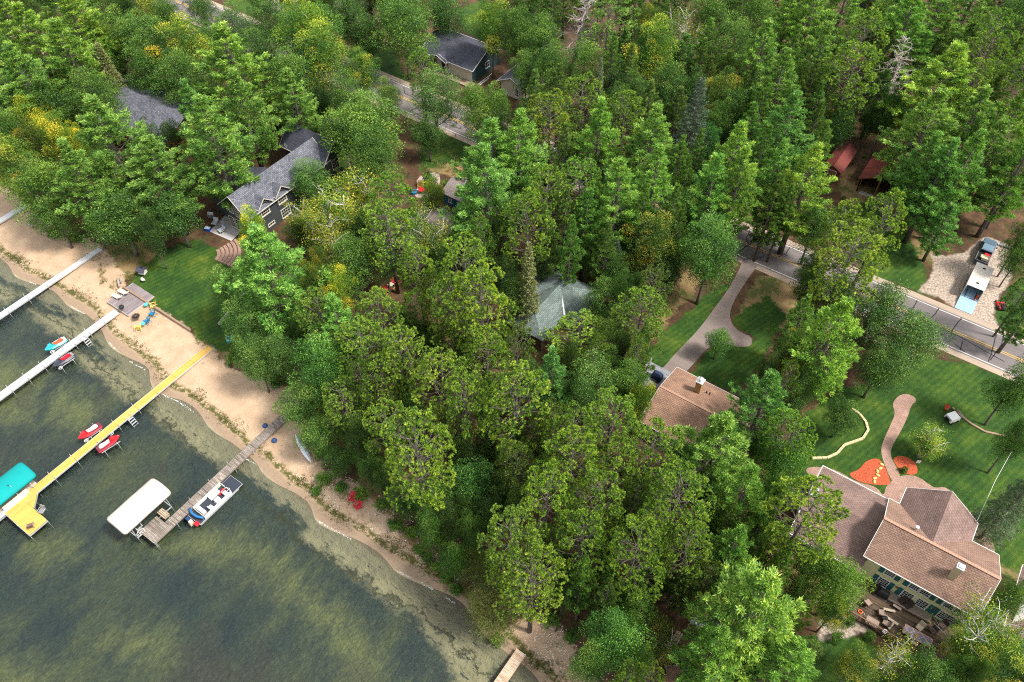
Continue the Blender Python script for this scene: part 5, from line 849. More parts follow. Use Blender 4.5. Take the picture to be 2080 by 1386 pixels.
chain('log_edging', 'curved weathered log edging across the lawn behind the garden cart', 'edging', [(1934, 829), (1950, 845), (1972, 862), (2000, 878), (2045, 888)], 'log', tw, .25, .2, 2.2)
chain('concrete_kerb', 'pale concrete kerb strip on the grass in front of the wide red shed', 'kerb', [(1745, 391), (1775, 402), (1804, 412)], 'slab', stone, .8, .16, 1.6); chain('parking_kerb', 'grey timber kerb at the head of the gravel pad by the pickup', 'kerb', [(2026, 497), (2050, 505), (2078, 516)], 'timber', paint('grey kerb', (.3, .29, .28, 1), .9), .5, .25, 2)
chain('stone_row', 'short row of rough stones among the pines behind the beach', 'stones', [(725, 775), (742, 771), (755, 766)], 'stone', stone, .35, .3, .5, gap=.12)
for i, (px, py, lb) in enumerate(((1544, 1092, 'uppermost'), (1529, 1119, 'second from top'), (1512, 1134, 'third from top'), (1486, 1258, 'lowest and most isolated'), (1560, 1070, 'half shaded'))):
    T = thing('stepping_stone', 'pinkish stepping slab, '+lb+' of those between the pines', 'slab', P3(px, py), R(-10), 'pink stepping slabs'); at0(); s = MB(); s.box((0, 0, .12), (1.5, .75, .22)); s.build('slab', paint('pink slab', (.52, .32, .23, 1), .9, var=.2), T); s = MB(); s.box((0, 0, .02), (1.6, .85, .06)); s.build('bedding', paint('gravel grey', (.2, .16, .13, 1)), T)
T = thing('yard_sign', 'small white sign at the right rim of the red mulch bed', 'sign', (*P(1861, 945), 1), R(30)); at0(); s = MB(); s.box((0, 0, .75), (.5, .03, .55)); s.build('panel', white, T); s = MB(); s.beam((0, .02, 0), (0, .02, .7), .04); s.build('stake', grey, T)
for i, (px, py) in enumerate(((1791, 944), (1788, 952), (1782, 958), (1783, 966), (1777, 972), (1776, 979))):
    T = thing('garden_stone', 'pale yellow stone in the larger red mulch bed, '+('closest to the brick path', 'second from the path', 'third from the path', 'fourth from the path', 'fifth from the path', 'farthest from the path')[i], 'stone', P3(px, py, 1.02), i, 'pale stones in the mulch'); at0(); s = MB(); s.loft([[(math.cos(t)*r_, math.sin(t)*r_*.6, z_) for t in np.linspace(0, 6.283, 8)[:-1]] for r_, z_ in ((.28, 0), (.3, .1), (.15, .18))]); o = s.build('stone', paint('yellow stone', (.62, .46, .18, 1), .9), T)
T = thing('overhead_wire', 'thin pale service wire running from the brown wing roof over the lawn', 'wire', (18.4, 68, 7)); at(T); s = MB(); s.tube([(18.2, 62.7, 6.6), (18.5, 69, 6.9), (19.1, 75.4, 7.9), (20.3, 88, 9.6)], .022, 5); s.build('cable', white, T); s = MB(); s.tube([(18.2, 62.5, 5.8), (18.2, 62.7, 6.8)], .04, 6); s.build('mast', grey, T)
T = thing('utility_pole', 'brown wooden utility pole standing by the road below the cream cottage', 'utility pole', (*P(862, 240), 1)); at(T); x_, y_ = T.location[:2]; s = MB(); s.tube([(x_, y_, .8), (x_, y_, 10.5)], [.17, .12], 8); s.build('pole', paint('pole wood', (.16, .11, .08, 1), .9, var=.3), T); s = MB(); s.beam((x_-1.2, y_, 9.9), (x_+1.2, y_, 9.9), .12); s.build('crossarm', paint('pole wood', (.16, .11, .08, 1)), T)
def car(name, label, x, y, rz, col, z=1.0):
    T = thing(name, label, 'car', (x, y, z), rz, 'parked cars'); at0(); s = MB(); s.loft([[(-w_, t, .35), (w_, t, .35), (w_, t, zt), (-w_, t, zt)] for t, w_, zt in ((-2.25, .8, .75), (-2.1, .88, .92), (-.9, .9, .98), (1.0, .9, .95), (2.0, .84, .8), (2.25, .7, .62))]); s.build('body', col, T); s = MB(); s.loft([[(-w_, t, .94), (w_, t, .94), (w_*e_, t, zt), (-w_*e_, t, zt)] for t, w_, e_, zt in ((-1.9, .8, .9, 1.05), (-1.4, .84, .82, 1.42), (.1, .84, .82, 1.45), (.95, .82, .85, 1.0))]); s.build('window', glass, T); s = MB(); s.box((0, -.65, 1.45), (1.25, 1.5, .04)); s.build('roof', col, T)
    for a_ in (-.8, .8):
        for b_ in (-1.4, 1.4): s = MB(); s.tube([(a_-.12, b_, .33), (a_+.12, b_, .33)], .33, 14); s.build('wheel', black, T)
car('parked_car', 'dark blue car parked between trees at the upper left', *P(258, 30), R(20), paint('deep blue paint', (.015, .035, .09, 1), .25)); car('parked_car', 'white car glimpsed through leaves beside the road at the top left', *P(383, 68), R(60), paint('white car paint', (.6, .6, .6, 1), .25)); car('parked_van', 'silver vehicle behind a trunk above the gravel pad', *P(1890, 428), R(-12), paint('silver paint', (.42, .44, .45, 1), .3, .4))
T = thing('tarpaulin', 'crumpled blue tarpaulin deep in the shaded wood', 'tarp', P3(1361, 178), .4); at0(); s = MB(); s.loft([[(-1+.33*i, -.8+.4*j, .5+.25*math.sin(i*2+j)) for j in range(5)] for i in range(7)], cap=False, closed=False); o = s.build('sheet', paint('tarp blue', (.01, .05, .5, 1), .5), T); o.modifiers.new('t', 'SOLIDIFY').thickness = .02; s = MB(); [s.tube([(-.9+i*.4, -.6, .2), (-.9+i*.4, .7, .2)], .18, 7) for i in range(5)]; s.build('woodpile', BK, T)
# timber benches near the bottom
for i, (px, py, rz, lb) in enumerate(((1368, 1308, R(0), 'long pale timber bench left of the big white pine near the water'), (1376, 1360, R(-50), 'brown timber table beside the orange shed roof'))):
    T = thing('timber_bench', lb, 'bench', P3(px, py), rz); at0(); s = MB(); [s.box((-.25+.27*k, 0, .45), (.22, 2.6, .07)) for k in range(3)]; s.build('seat', paint('pale timber', (.42, .36, .28, 1) if i == 0 else (.22, .14, .1, 1), .9, var=.3), T)
    for b_ in (-1.1, 1.1): s = MB(); s.box((0, b_, .2), (.7, .1, .4)); s.build('leg', tw, T)
for i, (px, py) in enumerate(((1387, 1351), (1391, 1361))):
    T = thing('crate', ('pale square box', 'tan wooden box')[i]+' on the dark timbers above the orange shed roof', 'box', P3(px, py), .3); at0(); s = MB(); s.box((0, 0, .3), (.6+.2*i, .5, .6)); s.build('body', paint('box wood %d' % i, ((.5, .45, .4, 1), (.42, .27, .16, 1))[i]), T); s = MB(); s.box((0, 0, .63), (.66+.2*i, .56, .06)); s.build('lid', BG, T)
T = thing('rowboat', 'pale grey upturned rowing boat under the big bright white pine', 'boat', P3(1440, 1266), R(-60)); at0(); rg = []
for t in np.linspace(-1, 1, 11): w_ = .75*(1-abs(t)**2.6)+.05; rg.append([(math.cos(a_)*w_, t*2.1, math.sin(a_)*.5*(1-.2*abs(t)**3)) for a_ in np.linspace(0, math.pi, 9)])
s = MB(); s.loft(rg); s.build('hull', paint('grey hull', (.5, .53, .56, 1), .4), T, smooth=True); s = MB(); [s.beam((o_, -1.9, .5), (o_, 1.9, .5), .05) for o_ in (-.2, .2)]; s.build('strake', white, T)
# ------------------------------------------------------------------ furniture on the timber deck
wk = paint('brown wicker', (.06, .04, .035, 1), .8, var=.3); tq = paint('taupe cushion', (.30, .22, .18, 1), .85); cm_ = paint('cream cushion', (.45, .38, .28, 1), .85); DZ = 1.32
for i, (px, py, rz, st_m, lb) in enumerate(((1763, 1225, 10, tq, 'taupe cushioned wicker chair at the left end of the timber deck'), (1791, 1245, 60, tq, 'taupe cushioned chair next to the round dark table, left one'), (1800, 1266, 120, tq, 'taupe cushioned chair next to the round dark table, lower one'), (1832, 1222, 190, wk, 'dark wicker chair against the wall under the third lower window'), (1843, 1230, 180, wk, 'dark wicker chair against the wall right of the third lower window'),
        (1840, 1281, 70, cm_, 'cream chair at the left head of the long glass table'), (1868, 1275, 200, cm_, 'cream chair on the wall side of the long glass table'), (1857, 1306, 20, cm_, 'cream chair on the rail side of the long glass table'), (1895, 1281, 190, wk, 'round dark wicker chair right of the long glass table'), (1777, 1195, 160, wk, 'dark wicker chair close to the wall under the first lower window'), (1915, 1271, 190, wk, 'dark wicker chair at the right end of the timber deck'))):
    x_, y_ = P(px, py, DZ+.4); armchair(lb, x_, y_, DZ, R(rz-35), st_m, wk, 1.15, 'chairs on the timber deck')
def dtable(name, label, px, py, w_, l_, h_, top, rz=0, rnd=False, cat='table'):
    x_, y_ = P(px, py, DZ+h_); T = thing(name, label, cat, (x_, y_, DZ), rz); at0(); s = MB(); s.cyl((0, 0, h_-.05), w_/2, .05, 18) if rnd else s.box((0, 0, h_-.03), (w_, l_, .06)); s.build('tabletop', top, T)
    for a_ in (-w_*.35, w_*.35):
        for b_ in (-l_*.35, l_*.35): s = MB(); s.beam((a_, b_, 0), (a_, b_, h_-.05), .06); s.build('leg', wk, T)
    return T
gt = pavers('smoked glass tiles', (.20, .16, .20, 1), (.30, .24, .28, 1), (.55, .50, .48, 1), .55, .55)
T = dtable('dining_table', 'long tiled dining table with pale frame and a brown centre tray on the timber deck', 1864, 1292, 2.8, 1.05, .75, gt); s = MB(); [s.box((0, b_, .76), (2.9, .05, .06)) for b_ in (-.53, .53)]; [s.box((a_, 0, .76), (.05, 1.05, .06)) for a_ in (-1.42, 1.42)]; s.build('frame', paint('coral frame', (.55, .28, .2, 1)), T); s = MB(); s.cyl((-.1, 0, .78), .2, .05, 12); s.build('tray', paint('brown tray', (.4, .2, .08, 1)), T)
dtable('coffee_table', 'square taupe topped table against the deck railing', 1772, 1264, 1.3, .95, .55, tq); dtable('side_table', 'small round black table between the taupe chairs', 1798, 1255, .6, .6, .5, black, 0, True); dtable('side_table', 'small round white table at the deck railing', 1798, 1283, .55, .55, .55, white, 0, True)
for i, (px, py, l_, rz, lb) in enumerate(((1806, 1240, 1.2, 20, 'cream folded chair cushion lying left of the deck middle'), (1811, 1261, 1.4, -5, 'long cream board lying by the round black table'), (1809, 1272, .9, 75, 'short cream board lying near the white round table'), (1822, 1234, .9, -5, 'brown board lying under the awning shelf'))):
    x_, y_ = P(px, py, DZ+.3); T = thing('footstool', lb, 'footstool', (x_, y_, DZ), R(rz)); at0(); s = MB(); s.box((0, 0, .36), (l_, .28, .09)); s.build('cushion', cm_ if i < 3 else tq, T); s = MB(); s.box((0, 0, .16), (l_*.8, .2, .3)); s.build('base', wk, T)
T = thing('covered_grill', 'black covered barbecue by the house wall on the timber deck', 'grill', (13.2, 51.6, DZ)); at0(); s = MB(); s.loft([[(-.6*k, -.35*k, z_), (.6*k, -.35*k, z_), (.6*k, .35*k, z_), (-.6*k, .35*k, z_)] for k, z_ in ((1, 0), (1, .8), (.7, 1.15))]); s.build('cover', black, T); s = MB(); s.box((0, 0, .03), (1.3, .8, .06)); s.build('base_tray', grey, T)
T = thing('life_ring', 'small orange ring lying at the left end of the timber deck', 'ring', (*P(1747, 1243, DZ), DZ)); at0(); s = MB(); s.tube([(math.cos(t)*.2, math.sin(t)*.2, .06) for t in np.linspace(0, 6.283, 15)], .06, 6, cap=False); s.build('ring', paint('ring orange', (.7, .12, .02, 1)), T); s = MB(); s.tube([(.2, 0, .08), (.4, .1, .05), (.5, -.1, .05)], .015, 4); s.build('rope', white, T)

# ------------------------------------------------------------------ trees
def leaf_mesh(name, ctr, nrm, length, width, tone, mat, along=None):
    """many small pointed leaf quads: ctr (n,3) base point, nrm = direction the leaf points"""
    n = len(ctr); d = nrm/(np.linalg.norm(nrm, axis=1, keepdims=True)+1e-9)
    r = RNG.normal(size=(n, 3)); s = np.cross(d, r); s /= np.linalg.norm(s, axis=1, keepdims=True)+1e-9
    L = length*RNG.uniform(.7, 1.3, (n, 1)); w = width*RNG.uniform(.7, 1.3, (n, 1))*.5
    v = np.stack([ctr, ctr+d*L*.5+s*w, ctr+d*L, ctr+d*L*.5-s*w], 1).reshape(-1, 3).astype(np.float32)
    me = bpy.data.meshes.new(name); me.vertices.add(4*n); me.vertices.foreach_set('co', v.ravel()); me.loops.add(4*n); me.loops.foreach_set('vertex_index', np.arange(4*n, dtype=np.int32))
    me.polygons.add(n); me.polygons.foreach_set('loop_start', np.arange(0, 4*n, 4, dtype=np.int32)); me.update(calc_edges=True)
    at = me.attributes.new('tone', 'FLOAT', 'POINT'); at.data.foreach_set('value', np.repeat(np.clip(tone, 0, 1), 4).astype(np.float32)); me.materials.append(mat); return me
def tree_pair(kind, crown_me, wood, wood_mat):
    w = wood.build('trunk', wood_mat, smooth=True); wm = w.data; bpy.data.objects.remove(w); return (crown_me, wm)
G = lambda *c: c
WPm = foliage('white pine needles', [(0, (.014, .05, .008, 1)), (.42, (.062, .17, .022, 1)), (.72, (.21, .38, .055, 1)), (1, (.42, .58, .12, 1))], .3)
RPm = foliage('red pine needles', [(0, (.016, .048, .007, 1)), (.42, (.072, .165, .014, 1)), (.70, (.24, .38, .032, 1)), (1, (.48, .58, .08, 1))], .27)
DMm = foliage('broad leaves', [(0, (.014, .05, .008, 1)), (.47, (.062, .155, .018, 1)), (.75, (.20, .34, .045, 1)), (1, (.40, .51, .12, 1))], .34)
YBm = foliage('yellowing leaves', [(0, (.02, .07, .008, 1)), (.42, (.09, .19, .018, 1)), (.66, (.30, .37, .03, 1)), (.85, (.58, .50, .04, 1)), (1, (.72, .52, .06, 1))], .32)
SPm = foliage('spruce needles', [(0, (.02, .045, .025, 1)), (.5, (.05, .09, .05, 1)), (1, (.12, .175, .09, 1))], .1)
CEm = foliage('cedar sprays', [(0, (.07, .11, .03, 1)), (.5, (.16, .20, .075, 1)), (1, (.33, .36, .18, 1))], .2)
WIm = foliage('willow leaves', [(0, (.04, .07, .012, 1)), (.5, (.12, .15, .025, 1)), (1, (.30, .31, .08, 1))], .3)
def crooked(p, d, L, n, bend, up=0.0):
    pts = [np.array(p, float)]; d = np.array(d, float)
    for _ in range(n):
        d = d+RNG.normal(size=3)*bend+np.array([0, 0, up]); d = d/np.linalg.norm(d); pts.append(pts[-1]+d*L/n)
    return pts
def white_pine(h=22, rad=4.2, tiers=17, gap=.25, seed=0, n_in=17):
    wood = MB(); wood.tube([(0, 0, -.3), (0.05, 0, h*.3), (.1*math.sin(seed), .1, h*.7), (0, 0, h)], [.34, .26, .14, .03], 7)
    C, D, T = [], [], []
    for k in range(tiers):
        t = k/(tiers-1); z = h*(gap+(1-gap)*.97*t); prof = (math.sin(math.pi*min(1, .18+.82*(1-t)**.8)))**.8 if t > .25 else .62+.38*t/.25
        prof = max(.10, (1-t)**.80*1.12 if t > .3 else .5+1.1*t); nb = RNG.integers(4, 7); a0 = RNG.uniform(0, 6.28)
        for b in range(nb):
            az = a0+b*6.283/nb+RNG.uniform(-.35, .35); L = rad*prof*RNG.uniform(.55, 1.22)
            rise = .10+.75*t**2; d = np.array([math.cos(az), math.sin(az), rise]); d /= np.linalg.norm(d); side = np.array([-math.sin(az), math.cos(az), 0])
            tip = np.array([0, 0, z])+d*L+np.array([0, 0, .10*L]); wood.tube([(0, 0, z), tuple(np.array([0, 0, z])+d*L*.5), tuple(tip)], [.07*(1-.6*t), .05*(1-.6*t), .015], 3, cap=False)
            m = int(8+L*6.5); tier_tone = RNG.uniform(-.12, .12)
            for _ in range(m):
                s = RNG.uniform(.28, 1.0)**.75; lat = RNG.uniform(-1, 1)*(1.12-s)*L*.48+RNG.normal()*.1
                p = np.array([0, 0, z])+d*L*s+side*lat+np.array([0, 0, .10*L*s*s+RNG.normal()*.10])
                dirc = unit(d*1.0+side*np.sign(lat)*min(.9, abs(lat))*.8+np.array([0, 0, .75]))
                q = unit(dirc+RNG.normal(size=(n_in, 3))*.55); C.append(np.repeat(p[None], n_in, 0)+RNG.normal(size=(n_in, 3))*.08); D.append(q)
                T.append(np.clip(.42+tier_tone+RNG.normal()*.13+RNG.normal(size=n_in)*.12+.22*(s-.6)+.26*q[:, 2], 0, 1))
    return leaf_mesh('crown', np.concatenate(C), np.concatenate(D), .30, .075, np.concatenate(T), WPm), wood
def red_pine(h=21, rad=3.6, seed=0, base=.43, n_tuft=1250, dens=1.0):
    wood = MB(); wood.tube([(0, 0, -.3), (.08, .05, h*.4), (0, .1, h*.75), (0, 0, h*.96)], [.30, .20, .09, .03], 7)
    C, D, T = [], [], []; lobes = []
    nl = 46
    for i in range(nl):      # a ring of heavy limbs, each ending in a rounded cluster
        t = (i+.5)/nl; z = h*(base+(1-base)*t); prof = math.sqrt(max(.03, 1-((t-.42)/.62)**2)); az = i*2.4+RNG.uniform(-.3, .3); rr = rad*prof*RNG.uniform(.55, .92)
        p = np.array([math.cos(az)*rr, math.sin(az)*rr, z+.12*rr]); lobes.append((p, RNG.uniform(.62, 1.12)*(rad/3.6)*(1.1-.4*t)))
        q0 = np.array([0, 0, z-.8-.25*rr]); mid = (q0+p)/2+RNG.normal(size=3)*.25; wood.tube([tuple(q0), tuple(mid), tuple(p)], [.065, .045, .02], 4, cap=False)
        for _ in range(2):
            e = p+unit(RNG.normal(size=3)+np.array([math.cos(az), math.sin(az), .6]))*.9; wood.tube([tuple(mid), tuple((mid+e)/2+RNG.normal(size=3)*.15), tuple(e)], [.025, .02, .01], 3, cap=False)
    lobes.append((np.array([0, 0, h*.97]), rad*.32))
    per = int(n_tuft*dens/len(lobes)); k = 22
    for p, r in lobes:
        tl = RNG.uniform(-.1, .1); out = unit(np.array([p[0], p[1], 0])+1e-3)
        for _ in range(per):
            d = unit(RNG.normal(size=3)+out*.5+np.array([0, 0, .55])); c = p+d*r*RNG.uniform(.62, 1.05)
            q = unit(d*1.0+np.array([0, 0, .35])+RNG.normal(size=(k, 3))*.75); C.append(np.repeat(c[None], k, 0)); D.append(q)
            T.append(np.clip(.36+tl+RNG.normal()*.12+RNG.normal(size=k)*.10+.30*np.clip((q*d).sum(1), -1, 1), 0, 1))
    return leaf_mesh('crown', np.concatenate(C), np.concatenate(D), .25, .065, np.concatenate(T), RPm), wood
def broadleaf(h=16, rad=4.2, mat=None, seed=0, lobes=36, leaves=27000, base=.22, leaf=(.18, .12), wood_n=7, open_=.0, tone=.45, flat=1.0, spread=.16, tv=.11, ln=.14):
    wood = MB(); tr = crooked((0, 0, -.3), (0, 0, 1), h*.62, 5, .06, .15); wood.tube([tuple(p) for p in tr], [.28, .22, .18, .14, .09, .05], 7)
    C, D, T = [], [], []; cz = h*(base+(1-base)*.5); rz = h*(1-base)*.5; L = []
    for i in range(lobes):
        u = 1-2*(i+.5)/lobes; az = i*2.39996+RNG.uniform(-.25, .25); sn = math.sqrt(1-u*u); k = RNG.uniform(.48, .96)
        shape = (1-.22*u) if u > 0 else (1+.18*u); p = np.array([math.cos(az)*sn*rad*k*shape, math.sin(az)*sn*rad*k*shape, cz+u*rz*k*flat])
        L.append((p, rad*RNG.uniform(.20, .40))); st = np.array(tr[min(5, max(1, int(2+3*(u+1)/2)))]); mid = (st+p)/2+RNG.normal(size=3)*.3
        if u > -.6 and i % 2 == 0 or open_: wood.tube([tuple(st), tuple(mid), tuple(p)], [.09, .055, .02], 4, cap=False)
    for i in range(lobes//2):
        L.append((np.array([*(RNG.normal(size=2)*rad*.3), cz+RNG.uniform(-.5, .6)*rz]), rad*RNG.uniform(.25, .38)))
    per = leaves//len(L)
    for p, r in L:
        m = int(per*(r/(rad*.34))**2); d = unit(RNG.normal(size=(m, 3))+np.array([0, 0, .45])); rr = r*RNG.uniform(.35, 1.06, (m, 1))**.45
        bumpy = 1+spread*np.sin(d[:, :1]*7+p[0])*np.cos(d[:, 1:2]*6+p[1]); c = p+d*rr*bumpy+RNG.normal(size=(m, 3))*.06
        q = unit(d*.7+np.array([0, 0, .1])+RNG.normal(size=(m, 3))*.9); C.append(c); D.append(q)
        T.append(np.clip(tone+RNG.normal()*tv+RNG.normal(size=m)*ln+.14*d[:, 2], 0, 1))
    return leaf_mesh('crown', np.concatenate(C), np.concatenate(D), leaf[0], leaf[1], np.concatenate(T), mat or DMm), wood
def spruce(h=18, rad=3.0, mat=None, seed=0, tiers=30, droop=.28, fill=1.0, tone=.42, leaf=(.30, .07)):
    wood = MB(); wood.tube([(0, 0, -.3), (0, 0, h*.5), (0, 0, h)], [.26, .15, .02], 7); C, D, T = [], [], []
    for k in range(tiers):
        t = k/(tiers-1); z = h*(.10+.89*t); nb = RNG.integers(6, 9); a0 = RNG.uniform(0, 6.28)
        for b in range(nb):
            az = a0+b*6.283/nb+RNG.uniform(-.25, .25); L = (rad*(1-t)**.85+.18)*RNG.uniform(.75, 1.15); d = np.array([math.cos(az), math.sin(az), -droop*(1-t)+.3*t]); side = np.array([-math.sin(az), math.cos(az), 0])
            wood.tube([(0, 0, z), tuple(np.array([0, 0, z])+d*L)], [.035, .01], 3, cap=False); m = int((18+L*34)*fill); s = RNG.uniform(.1, 1, (m, 1))**.7; lat = RNG.uniform(-1, 1, (m, 1))*(1.1-s)*L*.42
            c = np.array([0, 0, z])+d*L*s+side*lat+np.array([0, 0, 1])*(RNG.normal(size=(m, 1))*.05+.08*L*s**3); C.append(c); D.append(unit(d*.9+side*np.sign(lat)*.7+RNG.normal(size=(m, 3))*.35+np.array([0, 0, -.05])))
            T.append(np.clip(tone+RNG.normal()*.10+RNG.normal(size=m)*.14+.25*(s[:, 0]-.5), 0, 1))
    return leaf_mesh('crown', np.concatenate(C), np.concatenate(D), leaf[0], leaf[1], np.concatenate(T), mat or SPm), wood
def bare_tree(h=18, seed=0):
    wood = MB(); tr = crooked((0, 0, -.3), (0.03, 0, 1), h, 7, .04, .1); wood.tube([tuple(p) for p in tr], [.3, .27, .23, .19, .15, .11, .07, .03], 7)
    for i in range(64):
        t = RNG.uniform(.3, 1)**.8; j = min(6, int(t*7)); p = tr[j]*(1-(t*7-j))+tr[min(7, j+1)]*(t*7-j); az = i*2.4; L = (1-t)**.7*4.2*RNG.uniform(.5, 1.1)+.5
        b = crooked(p, (math.cos(az), math.sin(az), RNG.uniform(-.1, .35)), L, 4, .22, .04); wood.tube([tuple(q) for q in b], [.055, .045, .035, .025, .012], 4, cap=False)
        for _ in range(5):
            q = b[RNG.integers(1, 4)]; e = crooked(q, RNG.normal(size=3)*.6+np.array([math.cos(az), math.sin(az), .2]), L*.38, 3, .3); wood.tube([tuple(x) for x in e], [.028, .022, .016, .008], 3, cap=False)
    return None, wood
def birch(h=13, rad=3.0, leaves=8200, mat=None, tone=.55):
    wood = MB(); C, D, T = [], [], []
    for s in range(RNG.integers(2, 4)):
        az = s*2.2+RNG.uniform(-.4, .4); tr = crooked((0, 0, -.3), (math.cos(az)*.25, math.sin(az)*.25, 1), h*RNG.uniform(.8, 1), 6, .12, .12); wood.tube([tuple(p) for p in tr], [.20, .17, .15, .125, .095, .06, .03], 6)
        for i in range(17):
            j = RNG.integers(2, 6); a2 = i*2.4; L = rad*RNG.uniform(.45, .95); b = crooked(tr[j], (math.cos(a2), math.sin(a2), .7), L, 4, .25, .0); wood.tube([tuple(q) for q in b], [.075, .06, .045, .03, .015], 4, cap=False)
            for _ in range(3):
                e = crooked(b[RNG.integers(1, 4)], RNG.normal(size=3)+np.array([0, 0, .6]), L*.5, 3, .3); wood.tube([tuple(x) for x in e], [.022, .018, .012, .006], 3, cap=False)
                m = leaves//(17*3*2); c = e[-1]+RNG.normal(size=(m, 3))*.42; C.append(c); D.append(unit(RNG.normal(size=(m, 3))+np.array([0, 0, -.2]))); T.append(np.clip(tone+RNG.normal()*.16+RNG.normal(size=m)*.15, 0, 1))
    return leaf_mesh('crown', np.concatenate(C), np.concatenate(D), .19, .13, np.concatenate(T), mat or YBm), wood
VAR = {}; NOM = {}
def reg(sp, fn, n, h, rad, wmat=None, **k):
    VAR[sp] = []; NOM[sp] = (h, rad)
    for i in range(n):
        cm, wd = fn(h=h, **({'rad': rad} if fn is not bare_tree else {}), **k) if fn in (birch,) else fn(h=h, seed=i, **({'rad': rad} if fn is not bare_tree else {}), **k)
        VAR[sp].append(tree_pair(sp, cm, wd, wmat or BK))
reg('WP', white_pine, 5, 22, 4.4); reg('RP', red_pine, 5, 21, 3.7); reg('DM', broadleaf, 5, 16, 4.3); reg('DD', broadleaf, 3, 14, 4.0, lobes=32, leaves=24000, tone=.34)
reg('YB', birch, 3, 12, 3.2, BKW); reg('BB', birch, 3, 12, 3.2, BKW, leaves=3000); reg('SP', spruce, 2, 18, 3.0); reg('CE', spruce, 2, 15, 1.9, mat=CEm, droop=.05, fill=.75, tone=.55, leaf=(.26, .12)); reg('DT', bare_tree, 2, 18, 3.0, BKD)
reg('WI', broadleaf, 2, 8, 4.0, mat=WIm, lobes=30, leaves=22000, base=.03, leaf=(.30, .055), tone=.5); reg('DY', broadleaf, 3, 15, 4.1, mat=YBm, tone=.42, leaves=26000, tv=.19, ln=.07); reg('SH', broadleaf, 3, 3, 1.7, lobes=14, leaves=3600, base=0, leaf=(.2, .13))
SPN = {'WP': ('white_pine', 'white pine', 'pine tree'), 'RP': ('red_pine', 'red pine', 'pine tree'), 'DM': ('maple_tree', 'broadleaf tree', 'tree'), 'DD': ('oak_tree', 'dark broadleaf tree', 'tree'), 'YB': ('birch_tree', 'yellow leaved birch', 'birch tree'), 'BB': ('birch_tree', 'half bare white branched birch', 'birch tree'),
       'SP': ('spruce_tree', 'conical spruce', 'spruce tree'), 'CE': ('cedar_tree', 'slender pale cedar', 'cedar tree'), 'DT': ('dead_tree', 'bare grey dead tree', 'dead tree'), 'WI': ('willow_bush', 'yellow green willow bush', 'bush'), 'DY': ('aspen_tree', 'yellowing broadleaf tree', 'tree'), 'SH': ('shrub', 'leafy shrub', 'shrub')}
CF = {'WP': .62, 'RP': .70, 'DM': .60, 'DD': .60, 'YB': .62, 'BB': .62, 'SP': .5, 'CE': .5, 'DT': .6, 'WI': .5, 'DY': .60, 'SH': .5}   # height of the crown's middle
TONE = {'WP': (1.0, 1.0, 1.0), 'RP': (1.0, 1.0, 1.0), 'DM': (1, 1, 1), 'DD': (1, 1, 1)}
TREES = []; TRS = random.Random(11)
def plant(sp, px, py, w, h, tint_=(1, 1, 1), dark=1.0, note=''):
    zc = 1.0+h*CF[sp]; x, y = P(px, py, zc); _, _, d = proj(x, y, zc); r = w/2*d/FPX
    TREES.append(dict(sp=sp, x=x, y=y, h=h, r=r, px=px, py=py, t=tint_, w=w, note=note, d=d))
